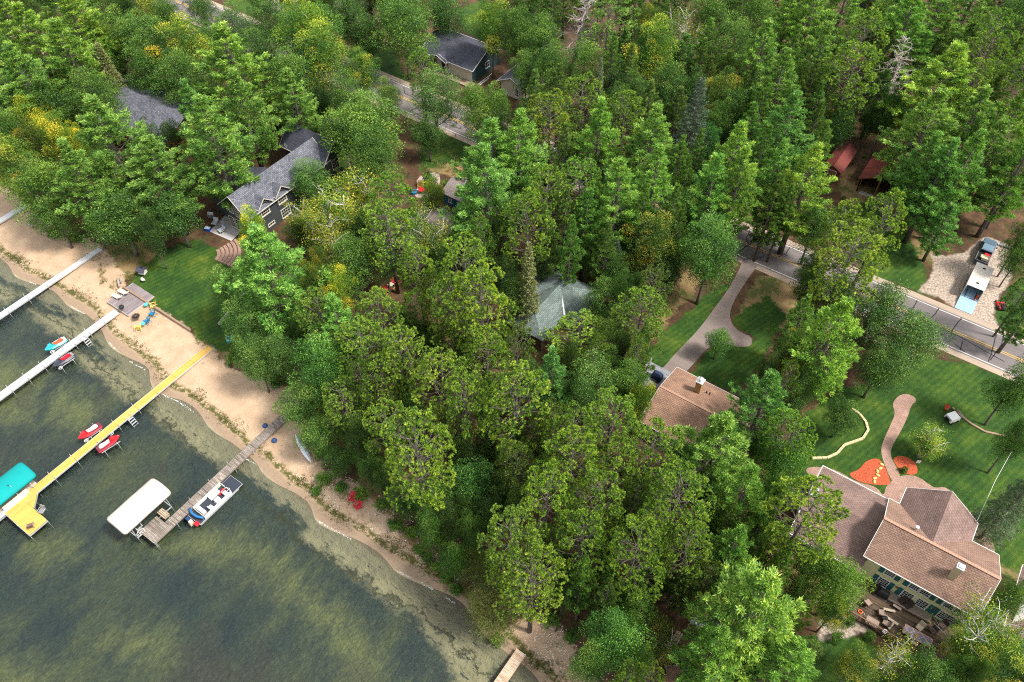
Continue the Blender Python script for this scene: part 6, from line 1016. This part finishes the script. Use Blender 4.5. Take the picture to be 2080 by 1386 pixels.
TREE_ROWS = '''SH 655 965 34 1.6 1.1,1.1,.8;SH 690 985 30 1.3 .9,1,.8;SH 735 1000 36 1.6 1.3,1.2,.8;SH 775 1020 30 1.2 1.1,1.1,.8;SH 800 1062 34 1.5 .9,1,.8;SH 838 1078 30 1.4 1.3,1.2,.8;SH 850 1110 24 0.9 1.1,1.1,.8;SH 868 1128 26 1.0 .9,1,.8;SH 882 1145 24 0.9 1.3,1.2,.8;SH 905 1165 28 1.2 1.1,1.1,.8;SH 925 1190 30 1.4 .9,1,.8;SH 945 1120 50 2.6 1.3,1.2,.8;SH 905 1095 44 2.2 1.1,1.1,.8;SH 640 990 24 0.8 .9,1,.8;SH 1008 1290 34 1.6 1.3,1.2,.8;SH 1120 1255 36 1.6 1.1,1.1,.8;SH 1160 1290 34 1.4 .9,1,.8;SH 110 470 40 1.6 1.3,1.2,.8;SH 150 480 36 1.4 1.1,1.1,.8;SH 560 770 40 1.8 .9,1,.8;SH 650 915 34 1.6 1.3,1.2,.8;SH 470 722 34 1.4 1.1,1.1,.8;SH 1700 1295 30 1.2 .9,1,.8;SH 1655 1320 40 1.8 1.3,1.2,.8;SH 1850 1345 44 2.0 1.1,1.1,.8;SH 1500 1090 36 1.6 .9,1,.8;WP 30 60 95 17 1.15,1.05,.8;DM 20 130 90 15;WP 75 95 120 20 1.2,1.1,.8;WP 165 65 125 21 1.25,1.1,.8;DM 215 20 80 14;WP 130 20 90 18;DY 205 85 80 14;WP 60 180 130 20;WP 150 130 140 20 1.15,1.1,.9;DM 260 80 90 16;DD 110 225 120 14;DM 195 215 120 15 .9,.9,.8;CE 232 170 52 15 1.1,1,.8;DM 300 95 110 17 1.1,1.1,1.3;DY 312 25 95 15;DM 345 55 80 15;DY 375 110 125 17;DD 300 150 100 14;DM 370 165 110 15;DM 410 25 60 12 .8,.9,1.1;DM 480 70 90 14 .9,.95,1.3;DM 430 95 60 12 .9,.95,1.3;WP 475 150 150 22 1.15,1.1,.9;WP 500 235 120 20;DD 20 215 80 13;DM 20 285 80 15;DY 70 255 95 14 1.5,1.3,1;DY 120 290 95 14 1.5,1.3,1;DY 35 345 120 15;DY 165 300 50 12 1.7,1.4,1;DM 90 385 140 15 1.1,1.05,.8;WP 230 300 165 22;WP 404 255 100 20 .85,1,1.2;WP 440 300 150 22;WP 330 360 140 18;WP 170 370 120 19;DD 240 445 150 12;DD 355 430 120 12 1,1,1.3;DM 110 440 90 10;DM 545 50 85 14 1.1,1.1,1.6;DY 625 75 150 19 .9,1.1,1;DY 650 130 120 18 .7,.95,1;DM 590 175 110 17;WP 600 215 100 17;DD 540 120 90 14;DD 715 45 110 15;DD 740 80 80 13;DM 820 60 135 17 1.1,1.1,1.1;DM 830 25 110 16;DD 905 30 95 13 1,1.1,1.3;DY 735 150 80 12 .6,.9,1;DM 790 200 60 10 1.1,1,1;DM 705 215 85 14;DM 745 262 160 17 1.15,1.1,1;DM 760 320 120 15 1,1,1;DM 640 238 60 8;DD 690 290 80 12;DM 560 245 60 8;DM 888 205 105 13 1,1,1.6;DD 868 275 75 9;DM 968 228 88 14 1.15,1.1,.9;DY 1000 60 85 17 .7,1,1;DM 1050 75 80 16;WP 1000 340 140 21 1,1.1,1.1;WP 1055 330 130 22 1.1,1.15,1;DM 1068 150 66 12;DM 1008 222 70 13;DM 628 368 84 9 1,1.1,1.2;DM 1100 95 95 16;DT 1163 62 120 19;RP 1235 50 115 18 .9,1,1.4;DM 1120 150 90 15;DM 1185 140 90 15;CE 1215 195 34 14 .9,1,1.1;DY 1325 110 115 17 .9,1.05,1;DY 1310 60 70 13 .6,.7,.6;BB 1378 60 80 15 .5,.8,1;BB 1405 75 70 14 .6,.9,1;DM 1440 40 100 17;DM 1480 110 100 17;DM 1535 50 100 18;DD 1360 190 90 13;WP 1540 130 110 20;DY 1465 205 85 15 .45,.7,1;SP 1403 275 95 20 1.3,1.25,1.2;DD 1440 300 60 12 .8,1.1,1.5;RP 1115 265 105 19 1.15,1,.6;RP 1180 225 90 18;DM 1250 225 70 13;RP 1265 250 80 17;DD 1290 200 80 12;WP 1215 300 115 21 1.1,1.15,1;WP 1320 310 120 21 1.15,1.15,1.1;WP 1485 345 115 21 1.35,1.25,1.1;WP 1590 70 95 20 1.1,1.1,1;WP 1640 60 115 22 1.15,1.1,1;WP 1705 35 120 22;RP 1745 100 90 20;RP 1722 165 108 20;WP 1655 140 100 21;WP 1575 190 110 20;WP 1590 280 120 20 .8,1,1.1;WP 1830 70 115 21 1,1.1,1;WP 1900 35 110 22;WP 1965 20 110 22;RP 2000 95 95 20 .85,1,1;DT 1828 160 110 18;RP 1990 140 95 19;RP 1960 195 90 19;WP 1905 190 165 22 1.45,1.25,.9;WP 1870 280 140 21 1.2,1.15,1;WP 1960 270 110 20;RP 2050 190 90 19 .9,.95,1;WP 2040 270 120 21 1.2,1.15,.9;DD 2060 60 90 16;WP 1995 330 110 19;WP 1630 385 120 20 1.55,1.3,1;DD 1480 240 80 14;DM 1780 60 80 17;DD 1805 232 70 14;WP 2075 340 80 19;WP 550 560 185 21 1.05,1.15,1.2;DY 515 480 66 13 1.5,1.45,1;DM 462 590 80 12 1.3,1.25,1.6;DM 500 660 100 12 1.2,1.2,1.5;YB 635 435 90 13 1,1,1;YB 700 420 130 14 .9,1,1;YB 665 490 110 13 .4,.7,.8;YB 745 400 80 13 1.1,1,1;RP 795 425 105 17 .9,1.05,1;RP 790 480 110 16;DM 715 535 100 13 1.05,1.05,1.2;DM 780 530 75 11 1.2,1.15,1.8;YB 885 480 95 14 .5,.85,1.3;DY 880 400 60 9 1,1,1;WP 985 400 150 22 .95,1.1,1.2;RP 850 560 80 15 1.15,1.1,1;DY 685 595 80 12 1.2,1.2,.9;RP 655 655 105 15;WP 690 675 115 17 .95,1.1,1.2;RP 775 655 110 15 1.05,1,1;RP 945 570 115 21 1.05,1.05,1;RP 978 640 138 21 1.2,1.1,.8;RP 920 640 100 19;CE 942 490 30 13 1,1,1;RP 1110 420 100 20;RP 1070 468 95 19 1.1,1.1,1;DM 1065 350 80 14;RP 1175 400 105 19 .8,.95,1;WP 1250 420 115 21 1.15,1.15,1.1;WP 1325 390 115 20 1.1,1.15,1.1;WP 1190 460 80 17 .8,1,1;DY 1325 500 110 15 .35,.75,1;DD 1270 470 80 12;SP 1246 540 60 10 .6,.9,.8;WP 1440 400 110 19 1,1.15,1.2;DM 1400 440 80 14 1,1.1,1.2;DM 1440 520 130 16 1,1.15,1.2;WP 1493 392 100 20 1.25,1.2,1;WP 1570 368 82 19 1,1.1,1.2;DD 1655 465 90 12;RP 1718 540 140 19 1.3,1.15,.9;RP 1785 470 95 19 1.15,1.1,1;RP 1700 485 90 18 1.2,1.1,1;DD 1645 548 62 10;DM 1700 610 100 12;WP 1680 700 150 20 1.25,1.2,.9;WP 1620 660 70 14;DD 1775 645 130 13;DM 1850 690 135 12 1.1,1.05,1.6;DD 1790 745 115 11;DY 1600 730 90 13 .35,.75,1;DM 1640 770 80 12;DM 1460 695 65 6 .9,1.1,1;RP 1300 645 100 15;DM 1225 615 85 10;RP 1175 680 115 9 1.1,1.1,.9;CE 1072 590 60 17 1.1,1.05,.8;DD 1250 560 60 10;WP 1868 352 100 18 .9,1.05,1.1;WP 1900 370 110 19 .8,1,1.1;WP 1948 358 110 20 1,1.1,1.1;WP 2062 352 105 20 1,1.1,1;DD 2074 490 60 12;WP 1912 462 75 11 .7,.95,1.1;DM 2065 530 60 9;DM 570 720 85 11 1.2,1.15,1.6;DM 520 730 90 11 1.1,1.1,1.3;DM 655 745 140 15 .9,1.15,1.1;RP 740 720 110 16;DM 620 820 110 9;DM 645 880 90 8;DD 690 930 75 5;DM 600 650 80 10;RP 700 820 90 13;RP 820 740 110 17 1.1,1.05,1;RP 780 780 90 15;CE 838 790 42 15 1.1,1,1;RP 900 790 120 18 1.15,1.05,.9;DM 745 930 60 6 1.1,1.1,.8;RP 790 880 100 16;RP 850 930 160 19 1.1,1.05,.8;RP 945 830 105 18;RP 1050 830 130 20 1.1,1.05,.9;RP 990 740 90 17;DD 960 980 120 10 .9,1.1,1.2;DM 870 1010 100 9 .9,1.1,1;WP 1120 780 85 17 .9,1.1,1.7;DM 1200 800 120 15 1.1,1.1,1.5;DM 1270 790 90 14 1.2,1.2,1.4;DY 1300 820 60 13 .9,1,1;RP 1240 870 115 17 1,1.05,1;RP 1160 900 100 18;RP 1160 950 120 19 1.1,1.05,.9;RP 1320 930 120 18;RP 1250 960 100 17;WP 1450 920 165 18 1.15,1.15,1;WP 1545 830 125 17 .85,1.05,1.2;WP 1500 1020 125 18 1.1,1.15,1;RP 1110 1030 120 20 1,1,.8;RP 1210 1030 110 19;RP 1370 1030 140 19 .95,1,.9;DM 1580 960 110 13 .9,1.1,.9;RP 1600 900 100 15 .9,1,1;RP 1630 1060 150 20 1.2,1.1,.9;DD 1710 850 75 7;YB 1888 896 72 6 .8,1,.9;SP 2062 1020 105 17 1.5,1.4,1;DD 2060 790 95 13;DD 2070 890 80 13;RP 1040 1110 130 19;RP 1080 1180 130 18 1.15,1.05,.9;WI 970 1150 90 7 .9,1,1;WI 1000 1235 135 9 1,1,1;RP 1180 1110 115 18 .95,1,.9;RP 1290 1130 130 19 1,1,.8;RP 1330 1090 90 18;RP 1390 1130 100 17;DM 1250 1300 140 13 .9,1.15,1.1;DM 1200 1345 100 11;DM 1290 1250 80 11;YB 1345 1310 80 8 .3,.5,.5;WP 1520 1250 220 21 1.35,1.25,1;WP 1440 1330 130 17 1.05,1.15,1;WP 1590 1350 130 16 1.1,1.15,1;WP 1480 1130 100 16 1,1.1,1;DM 1700 1195 125 12 1.2,1.15,.8;DM 1640 1160 100 11 1,1,.8;DY 1690 1245 70 9 .9,1,1;BB 1795 1330 90 11 1,1,1;DY 1735 1355 90 9 .4,.7,.9;BB 1990 1265 120 13 .8,1,1;BB 2050 1290 90 12 .5,.9,1;DY 1965 1325 95 9 .5,.85,1;DY 2030 1345 130 10 .9,1.05,1;DM 2050 1215 70 9;DD 1880 1370 100 9;DM 1650 1340 80 5 .7,.8,.8;SH 1727 1262 26 1.6;SH 1768 1292 24 1.4;SH 1838 955 16 .9 .6,.8,.8;SH 870 365 30 3;SH 905 382 26 3'''
for row in TREE_ROWS.split(';'):
    q = row.split(); tt = tuple(max(.78, float(v)) for v in q[5].split(',')) if len(q) > 5 else (1, 1, 1)
    plant(q[0], float(q[1]), float(q[2]), float(q[3]), float(q[4]), tt)
# low plants: grass tufts, weeds and ferns too many to count
def tufts(name, label, pts, h, spread, per, mat, tone, w=.05):
    n = len(pts); c = np.repeat(pts, per, 0)+np.concatenate([RNG.normal(size=(n*per, 2))*spread, np.zeros((n*per, 1))], 1); d = unit(RNG.normal(size=(n*per, 3))*.6+np.array([0, 0, 1.0]))
    me = leaf_mesh(name, c, d, h, w, np.clip(np.repeat(RNG.normal(size=n)*.15+tone, per)+RNG.normal(size=n*per)*.1, 0, 1), mat); o = bpy.data.objects.new(name, me); COL.objects.link(o); tag(o, label, None, None, 'stuff'); o.color = (1, 1, 1, 1)
GRm = foliage('dry grass blades', [(0, (.05, .08, .015, 1)), (.5, (.15, .17, .035, 1)), (1, (.45, .36, .17, 1))], .3)
def scatter(polys, dens, z=1.0, noise_cut=.0):
    out = []
    for poly in polys:
        ab = [P(x, y, z) for x, y in poly]; xs = [p[0] for p in ab]; ys = [p[1] for p in ab]; n = int((max(xs)-min(xs))*(max(ys)-min(ys))*dens); X = RNG.uniform(min(xs), max(xs), n); Y = RNG.uniform(min(ys), max(ys), n)
        k = (sdist(X, Y, ab) > -.6) & (np.sin(X*1.7+np.sin(Y*1.3)*2)+np.cos(Y*2.1+X*.6) > noise_cut); out.append(np.stack([X[k], Y[k], land_z(Y[k]-shore_y(X[k]))], 1))
    return np.concatenate(out)
tufts('beach_grass', 'pale dry grass and weeds between the sand and the wood', scatter([z for i, z in enumerate(ZONES['dry']) if i in (0, 1, 2, 8, 11)]+[[(640, 950), (930, 1200), (900, 1200), (740, 1030), (650, 990)]], 3.2, noise_cut=.1), .42, .14, 12, GRm, .6)
xs_ = RNG.uniform(-125, 8, 2600); ys_ = shore_y(xs_)+1.9+RNG.normal(size=2600)*.45+.5*np.sin(xs_*.5); kk = (np.sin(xs_*.9+2)+np.sin(xs_*.37)+RNG.normal(size=2600)*.5 > .1) & ~((xs_ > -98) & (xs_ < -76) & (RNG.random(2600) < .4))
tufts('shore_weed', 'line of green brown weeds along the top of the wet sand', np.stack([xs_, ys_, land_z(ys_-shore_y(xs_))], 1)[kk], .16, .16, 9, GRm, .15, .07)
def stones(name, label, pts, mat):
    n = len(pts); r_ = RNG.uniform(.04, .12, (n, 1)); a = RNG.uniform(0, 6.28, n); V = []
    for k in range(4): V.append(pts+np.stack([np.cos(a+k*1.57), np.sin(a+k*1.57), np.zeros(n)], 1)*r_*RNG.uniform(.7, 1.3, (n, 1)))
    V.append(pts+np.array([0, 0, 1])*r_*.8); v = np.stack(V, 1).reshape(-1, 3); f = []
    for i in range(n): b = i*5; f += [(b, b+1, b+4), (b+1, b+2, b+4), (b+2, b+3, b+4), (b+3, b, b+4)]
    me = bpy.data.meshes.new(name); me.from_pydata(v.tolist(), [], f); me.materials.append(mat); o = bpy.data.objects.new(name, me); COL.objects.link(o); tag(o, label, None, None, 'stuff')
xs_ = RNG.uniform(-52, 2, 2600); dd_ = 2.2+RNG.random(2600)**1.3*4.2; ys_ = shore_y(xs_)+dd_; kk = (np.sin(xs_*.8)+RNG.normal(size=2600)*.8 > -.3)
stones('beach_stones', 'pale pebbles and cobbles strewn along the lower beach', np.stack([xs_, ys_, land_z(dd_)], 1)[kk], paint('pale cobble', (.62, .55, .46, 1), .9, var=.35, scale=.8))
tufts('undergrowth', 'ferns and seedlings on the shaded floor of the wood', scatter([[(560, 800), (700, 700), (1000, 560), (1350, 560), (1350, 760), (1300, 900), (1600, 1100), (1700, 1300), (1400, 1386), (1180, 1386), (1100, 1230), (950, 1200), (700, 960)], [(800, 230), (1100, 150), (2100, 0), (2100, 480), (1850, 480), (1300, 400), (900, 340)]], .55, noise_cut=.3), .38, .22, 14, DMm, .42, .09)
# ground kept open (pixels): beach and lake, lawns, road, drive, roofs, sitting places
OPEN = [ZONES['sand'][0], [(0, 1386), (0, 350), (120, 460), (480, 700), (590, 790), (640, 960), (830, 1110), (1030, 1290), (1190, 1386)], ZONES['lawn'][0], ZONES['lawn'][1], ZONES['gravel'][0], ZONES['gravel'][1], DRIVE,
        [(1340, 650), (1430, 560), (1500, 540), (1440, 650), (1340, 740)], [(1500, 600), (1560, 570), (1620, 620), (1580, 700), (1510, 770), (1400, 740), (1460, 640)], [(1780, 570), (2080, 700), (2080, 790), (1780, 660)], [(1480, 440), (1620, 490), (1600, 560), (1480, 510)],
        [(330, -20), (470, 20), (520, 90), (440, 90), (360, 40)], [(690, 150), (930, 230), (960, 300), (840, 250), (700, 200)], [(860, 50), (1000, 90), (1000, 180), (860, 130)], [(1015, 130), (1080, 130), (1080, 220), (1020, 200)], [(1700, 290), (1850, 290), (1850, 420), (1680, 420)],
        [(1700, 380), (1850, 400), (1900, 520), (1760, 540), (1700, 460)], [(1090, 545), (1230, 590), (1130, 700), (1080, 660)], [(1320, 740), (1510, 820), (1480, 900), (1390, 915), (1310, 850)], [(1640, 940), (2050, 1000), (2060, 1300), (1720, 1300)], [(255, 170), (370, 190), (350, 270), (260, 250)],
        [(420, 260), (680, 250), (680, 340), (590, 460), (440, 510), (400, 440)], [(820, 345), (960, 370), (950, 410), (890, 480), (820, 520), (800, 400)], [(770, 560), (830, 560), (820, 620), (720, 640)], [(1640, 1280), (1760, 1280), (1900, 1386), (1640, 1386)], [(1030, 1230), (1200, 1250), (1200, 1386)],
        [(700, 100), (780, 90), (840, 200), (720, 180)], [(930, 0), (1000, 0), (980, 100)], [(1350, 1240), (1420, 1240), (1420, 1386), (1350, 1386)], [(1700, 440), (1800, 420), (1800, 520)], [(850, 240), (900, 250), (980, 330), (850, 345)], [(1860, 400), (1950, 400), (1950, 540), (1860, 540)], [(1955, 410), (2065, 410), (2065, 530), (1955, 530)], [(1080, 535), (1235, 580), (1220, 645), (1125, 720), (1070, 690)]]
def in_poly(x, y, poly):
    ins = False; j = len(poly)-1
    for i in range(len(poly)):
        if (poly[i][1] > y) != (poly[j][1] > y) and x < (poly[j][0]-poly[i][0])*(y-poly[i][1])/(poly[j][1]-poly[i][1])+poly[i][0]: ins = not ins
        j = i
    return ins
cov = {}
def mark(px, py, w, k=.92):
    r = w/2*k
    for gx in range(int((px-r)//12), int((px+r)//12)+1):
        for gy in range(int((py-r*1.1)//12), int((py+r*1.1)//12)+1):
            if ((gx*12+6-px)/r)**2+((gy*12+6-py)/(r*1.1))**2 < 1: cov[gx, gy] = 1
for t in TREES: mark(t['px'], t['py'], t['w'])
cells = [(gx, gy) for gy in range(-1, 116) for gx in range(-1, 174) if (gx, gy) not in cov and not any(in_poly(gx*12+6, gy*12+6, p) for p in OPEN)]
TRS.shuffle(cells)
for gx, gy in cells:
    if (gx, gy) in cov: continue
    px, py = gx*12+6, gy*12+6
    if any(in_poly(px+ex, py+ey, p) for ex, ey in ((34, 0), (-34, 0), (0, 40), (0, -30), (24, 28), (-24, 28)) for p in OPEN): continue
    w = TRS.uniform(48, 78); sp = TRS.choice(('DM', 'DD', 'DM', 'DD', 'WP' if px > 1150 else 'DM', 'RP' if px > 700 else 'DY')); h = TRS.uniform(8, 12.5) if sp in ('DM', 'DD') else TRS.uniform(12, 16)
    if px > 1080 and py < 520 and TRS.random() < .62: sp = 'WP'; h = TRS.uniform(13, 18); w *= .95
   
    f = TRS.uniform(.5, .85); plant(sp, px, py, w, h, (f*TRS.uniform(.9, 1.1), f*TRS.uniform(.95, 1.15), f*TRS.uniform(.8, 1.2)), note='fill'); mark(px, py, w, 1.0)  # fill leaf tint darkened to deepen the canopy gaps: shade put into the colour
LAND = [((300, 215), 'slate roof at the upper left'), ((560, 370), 'dark dormered house'), ((450, 35), 'far end of the road'), ((930, 105), 'cream cottage'), ((1045, 165), 'small beige house'), ((660, 30), 'beige house at the top edge'), ((870, 385), 'red round table'), ((860, 445), 'grey shingled cottage roof'),
        ((795, 585), 'wooden glider bench'), ((1150, 620), 'green hip roofed cabin'), ((1400, 830), 'orange brown roofed cottage'), ((1715, 325), 'narrow red shed'), ((1790, 345), 'wide red shed'), ((2000, 500), 'parked pickup'), ((1985, 580), 'white trailer'), ((1550, 500), 'bare stretch of road'), ((1480, 620), 'asphalt driveway'),
        ((1930, 850), 'white garden cart'), ((1740, 1000), 'low wing of the yellow house'), ((1900, 1130), 'brown roof of the yellow house'), ((1850, 1290), 'timber deck of the yellow house'), ((1700, 1270), 'stone bed'), ((380, 590), 'beach lawn'), ((105, 460), 'driftwood pile'), ((250, 240), 'slate roofed garage'), ((420, 480), 'patio of the dark house'),
        ((570, 840), 'wooden dock on the sand'), ((615, 910), 'upturned white canoe'), ((720, 1025), 'pair of red beach chairs'), ((980, 1300), 'weedy shallows'), ((1110, 1300), 'small sandy clearing'), ((1530, 1110), 'stepping stones'), ((1380, 1320), 'timber benches by the water'), ((400, 20), 'road at the top left'), ((850, 230), 'road below the cream cottage'),
        ((1165, 50), 'bare dead tree at the top'), ((1825, 150), 'bare dead tree above the red sheds'), ((1830, 640), 'cracked road at the right'), ((2060, 620), 'red riding mower'), ((960, 700), 'trunks of the middle grove'), ((1390, 60), 'white forked birches'), ((2060, 40), 'top right corner of the wood'), ((60, 60), 'top left corner of the wood'), ((465, 700), 'turquoise lawn chair'), ((1540, 20), 'top edge of the wood'), ((0, 260), 'left edge of the wood'), ((2075, 260), 'right edge of the wood'), ((1300, 1180), 'lakeside pine grove'), ((1230, 980), 'pine grove below the cottage'), ((830, 800), 'pines behind the beach')]
ORD = ['nearest', 'second', 'third', 'fourth', 'fifth', 'sixth', 'seventh', 'eighth', 'ninth', 'tenth', 'eleventh', 'twelfth']
def look_of(t):
    r, g, b = t['t']; big = 'small' if t['h'] < 11 else 'tall' if t['h'] > 17.5 else 'mid height'
    hue = {'WP': 'green', 'RP': 'olive', 'DM': 'green', 'DD': 'dark green'}.get(t['sp'], '')
    if t['sp'] in ('WP', 'RP', 'DM'):
        if r > 1.25: hue = 'yellow green'
        elif b > 1.15: hue = 'blue green' if t['sp'] == 'WP' else 'pale green'
        elif r < .9: hue = 'deep green'
    return (big+' '+hue).strip()
used = {}
for t in TREES:
    c = sorted(((t['px']-l[0][0])**2+(t['py']-l[0][1])**2, i) for i, l in enumerate(LAND))[0]; l = LAND[c[1]]; dx, dy = t['px']-l[0][0], t['py']-l[0][1]
    side = 'beside' if c[0] < 900 else ('right of' if dx > 0 else 'left of') if abs(dx) > abs(dy)*1.3 else ('below' if dy > 0 else 'above')
    t['key'] = (look_of(t), t['sp'], side, l[1]); t['dist'] = c[0]; used.setdefault(t['key'], []).append(t)
for key, ts in used.items():
    ts.sort(key=lambda t: t['dist'])
    for i, t in enumerate(ts):
        o = '' if len(ts) == 1 else ORD[min(i, 11)]+' '
        t['label'] = (o+key[0]+' '+SPN[key[1]][1]+' '+key[2]+' the '+key[3]).strip()
        if len(t['label'].split()) > 16: t['label'] = t['label'].replace('mid height ', '')
GRP = {'WP': 'white pines of the wood', 'RP': 'red pines of the wood', 'DM': 'broadleaf trees of the wood', 'DD': 'dark broadleaf trees of the wood', 'DY': 'yellowing trees', 'YB': 'white stemmed birches', 'BB': 'white stemmed birches', 'CE': 'slender pale cedars', 'SP': 'spruces', 'DT': 'dead trees', 'WI': 'willow bushes', 'SH': 'garden shrubs'}
cnt = {}
for t in TREES:
    k = cnt.get(t['sp'], 0); cnt[t['sp']] = k+1; cm, wm = VAR[t['sp']][k % len(VAR[t['sp']])]; h0, r0 = NOM[t['sp']]
    root = thing(SPN[t['sp']][0], t['label'], SPN[t['sp']][2], (t['x'], t['y'], float(np.clip(land_z(t['y']-shore_y(t['x'])), .0, 1))), TRS.uniform(0, 6.28), GRP[t['sp']])
    s = t['r']/(r0*1.02)*{'WP': 1.42, 'RP': 1.1}.get(t['sp'], 1); sz = t['h']/h0; f = TRS.uniform(.9, 1.1); ax_ = TRS.uniform(.88, 1.12)
    if wm:
        w = bpy.data.objects.new('trunk', wm); COL.objects.link(w); w.parent = root; w.scale = (s*ax_, s/ax_, sz)
    if cm:
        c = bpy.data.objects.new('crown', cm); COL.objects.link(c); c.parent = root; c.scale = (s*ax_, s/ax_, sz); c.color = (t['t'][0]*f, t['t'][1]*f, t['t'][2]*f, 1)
print('TREES', len(TREES), cnt)
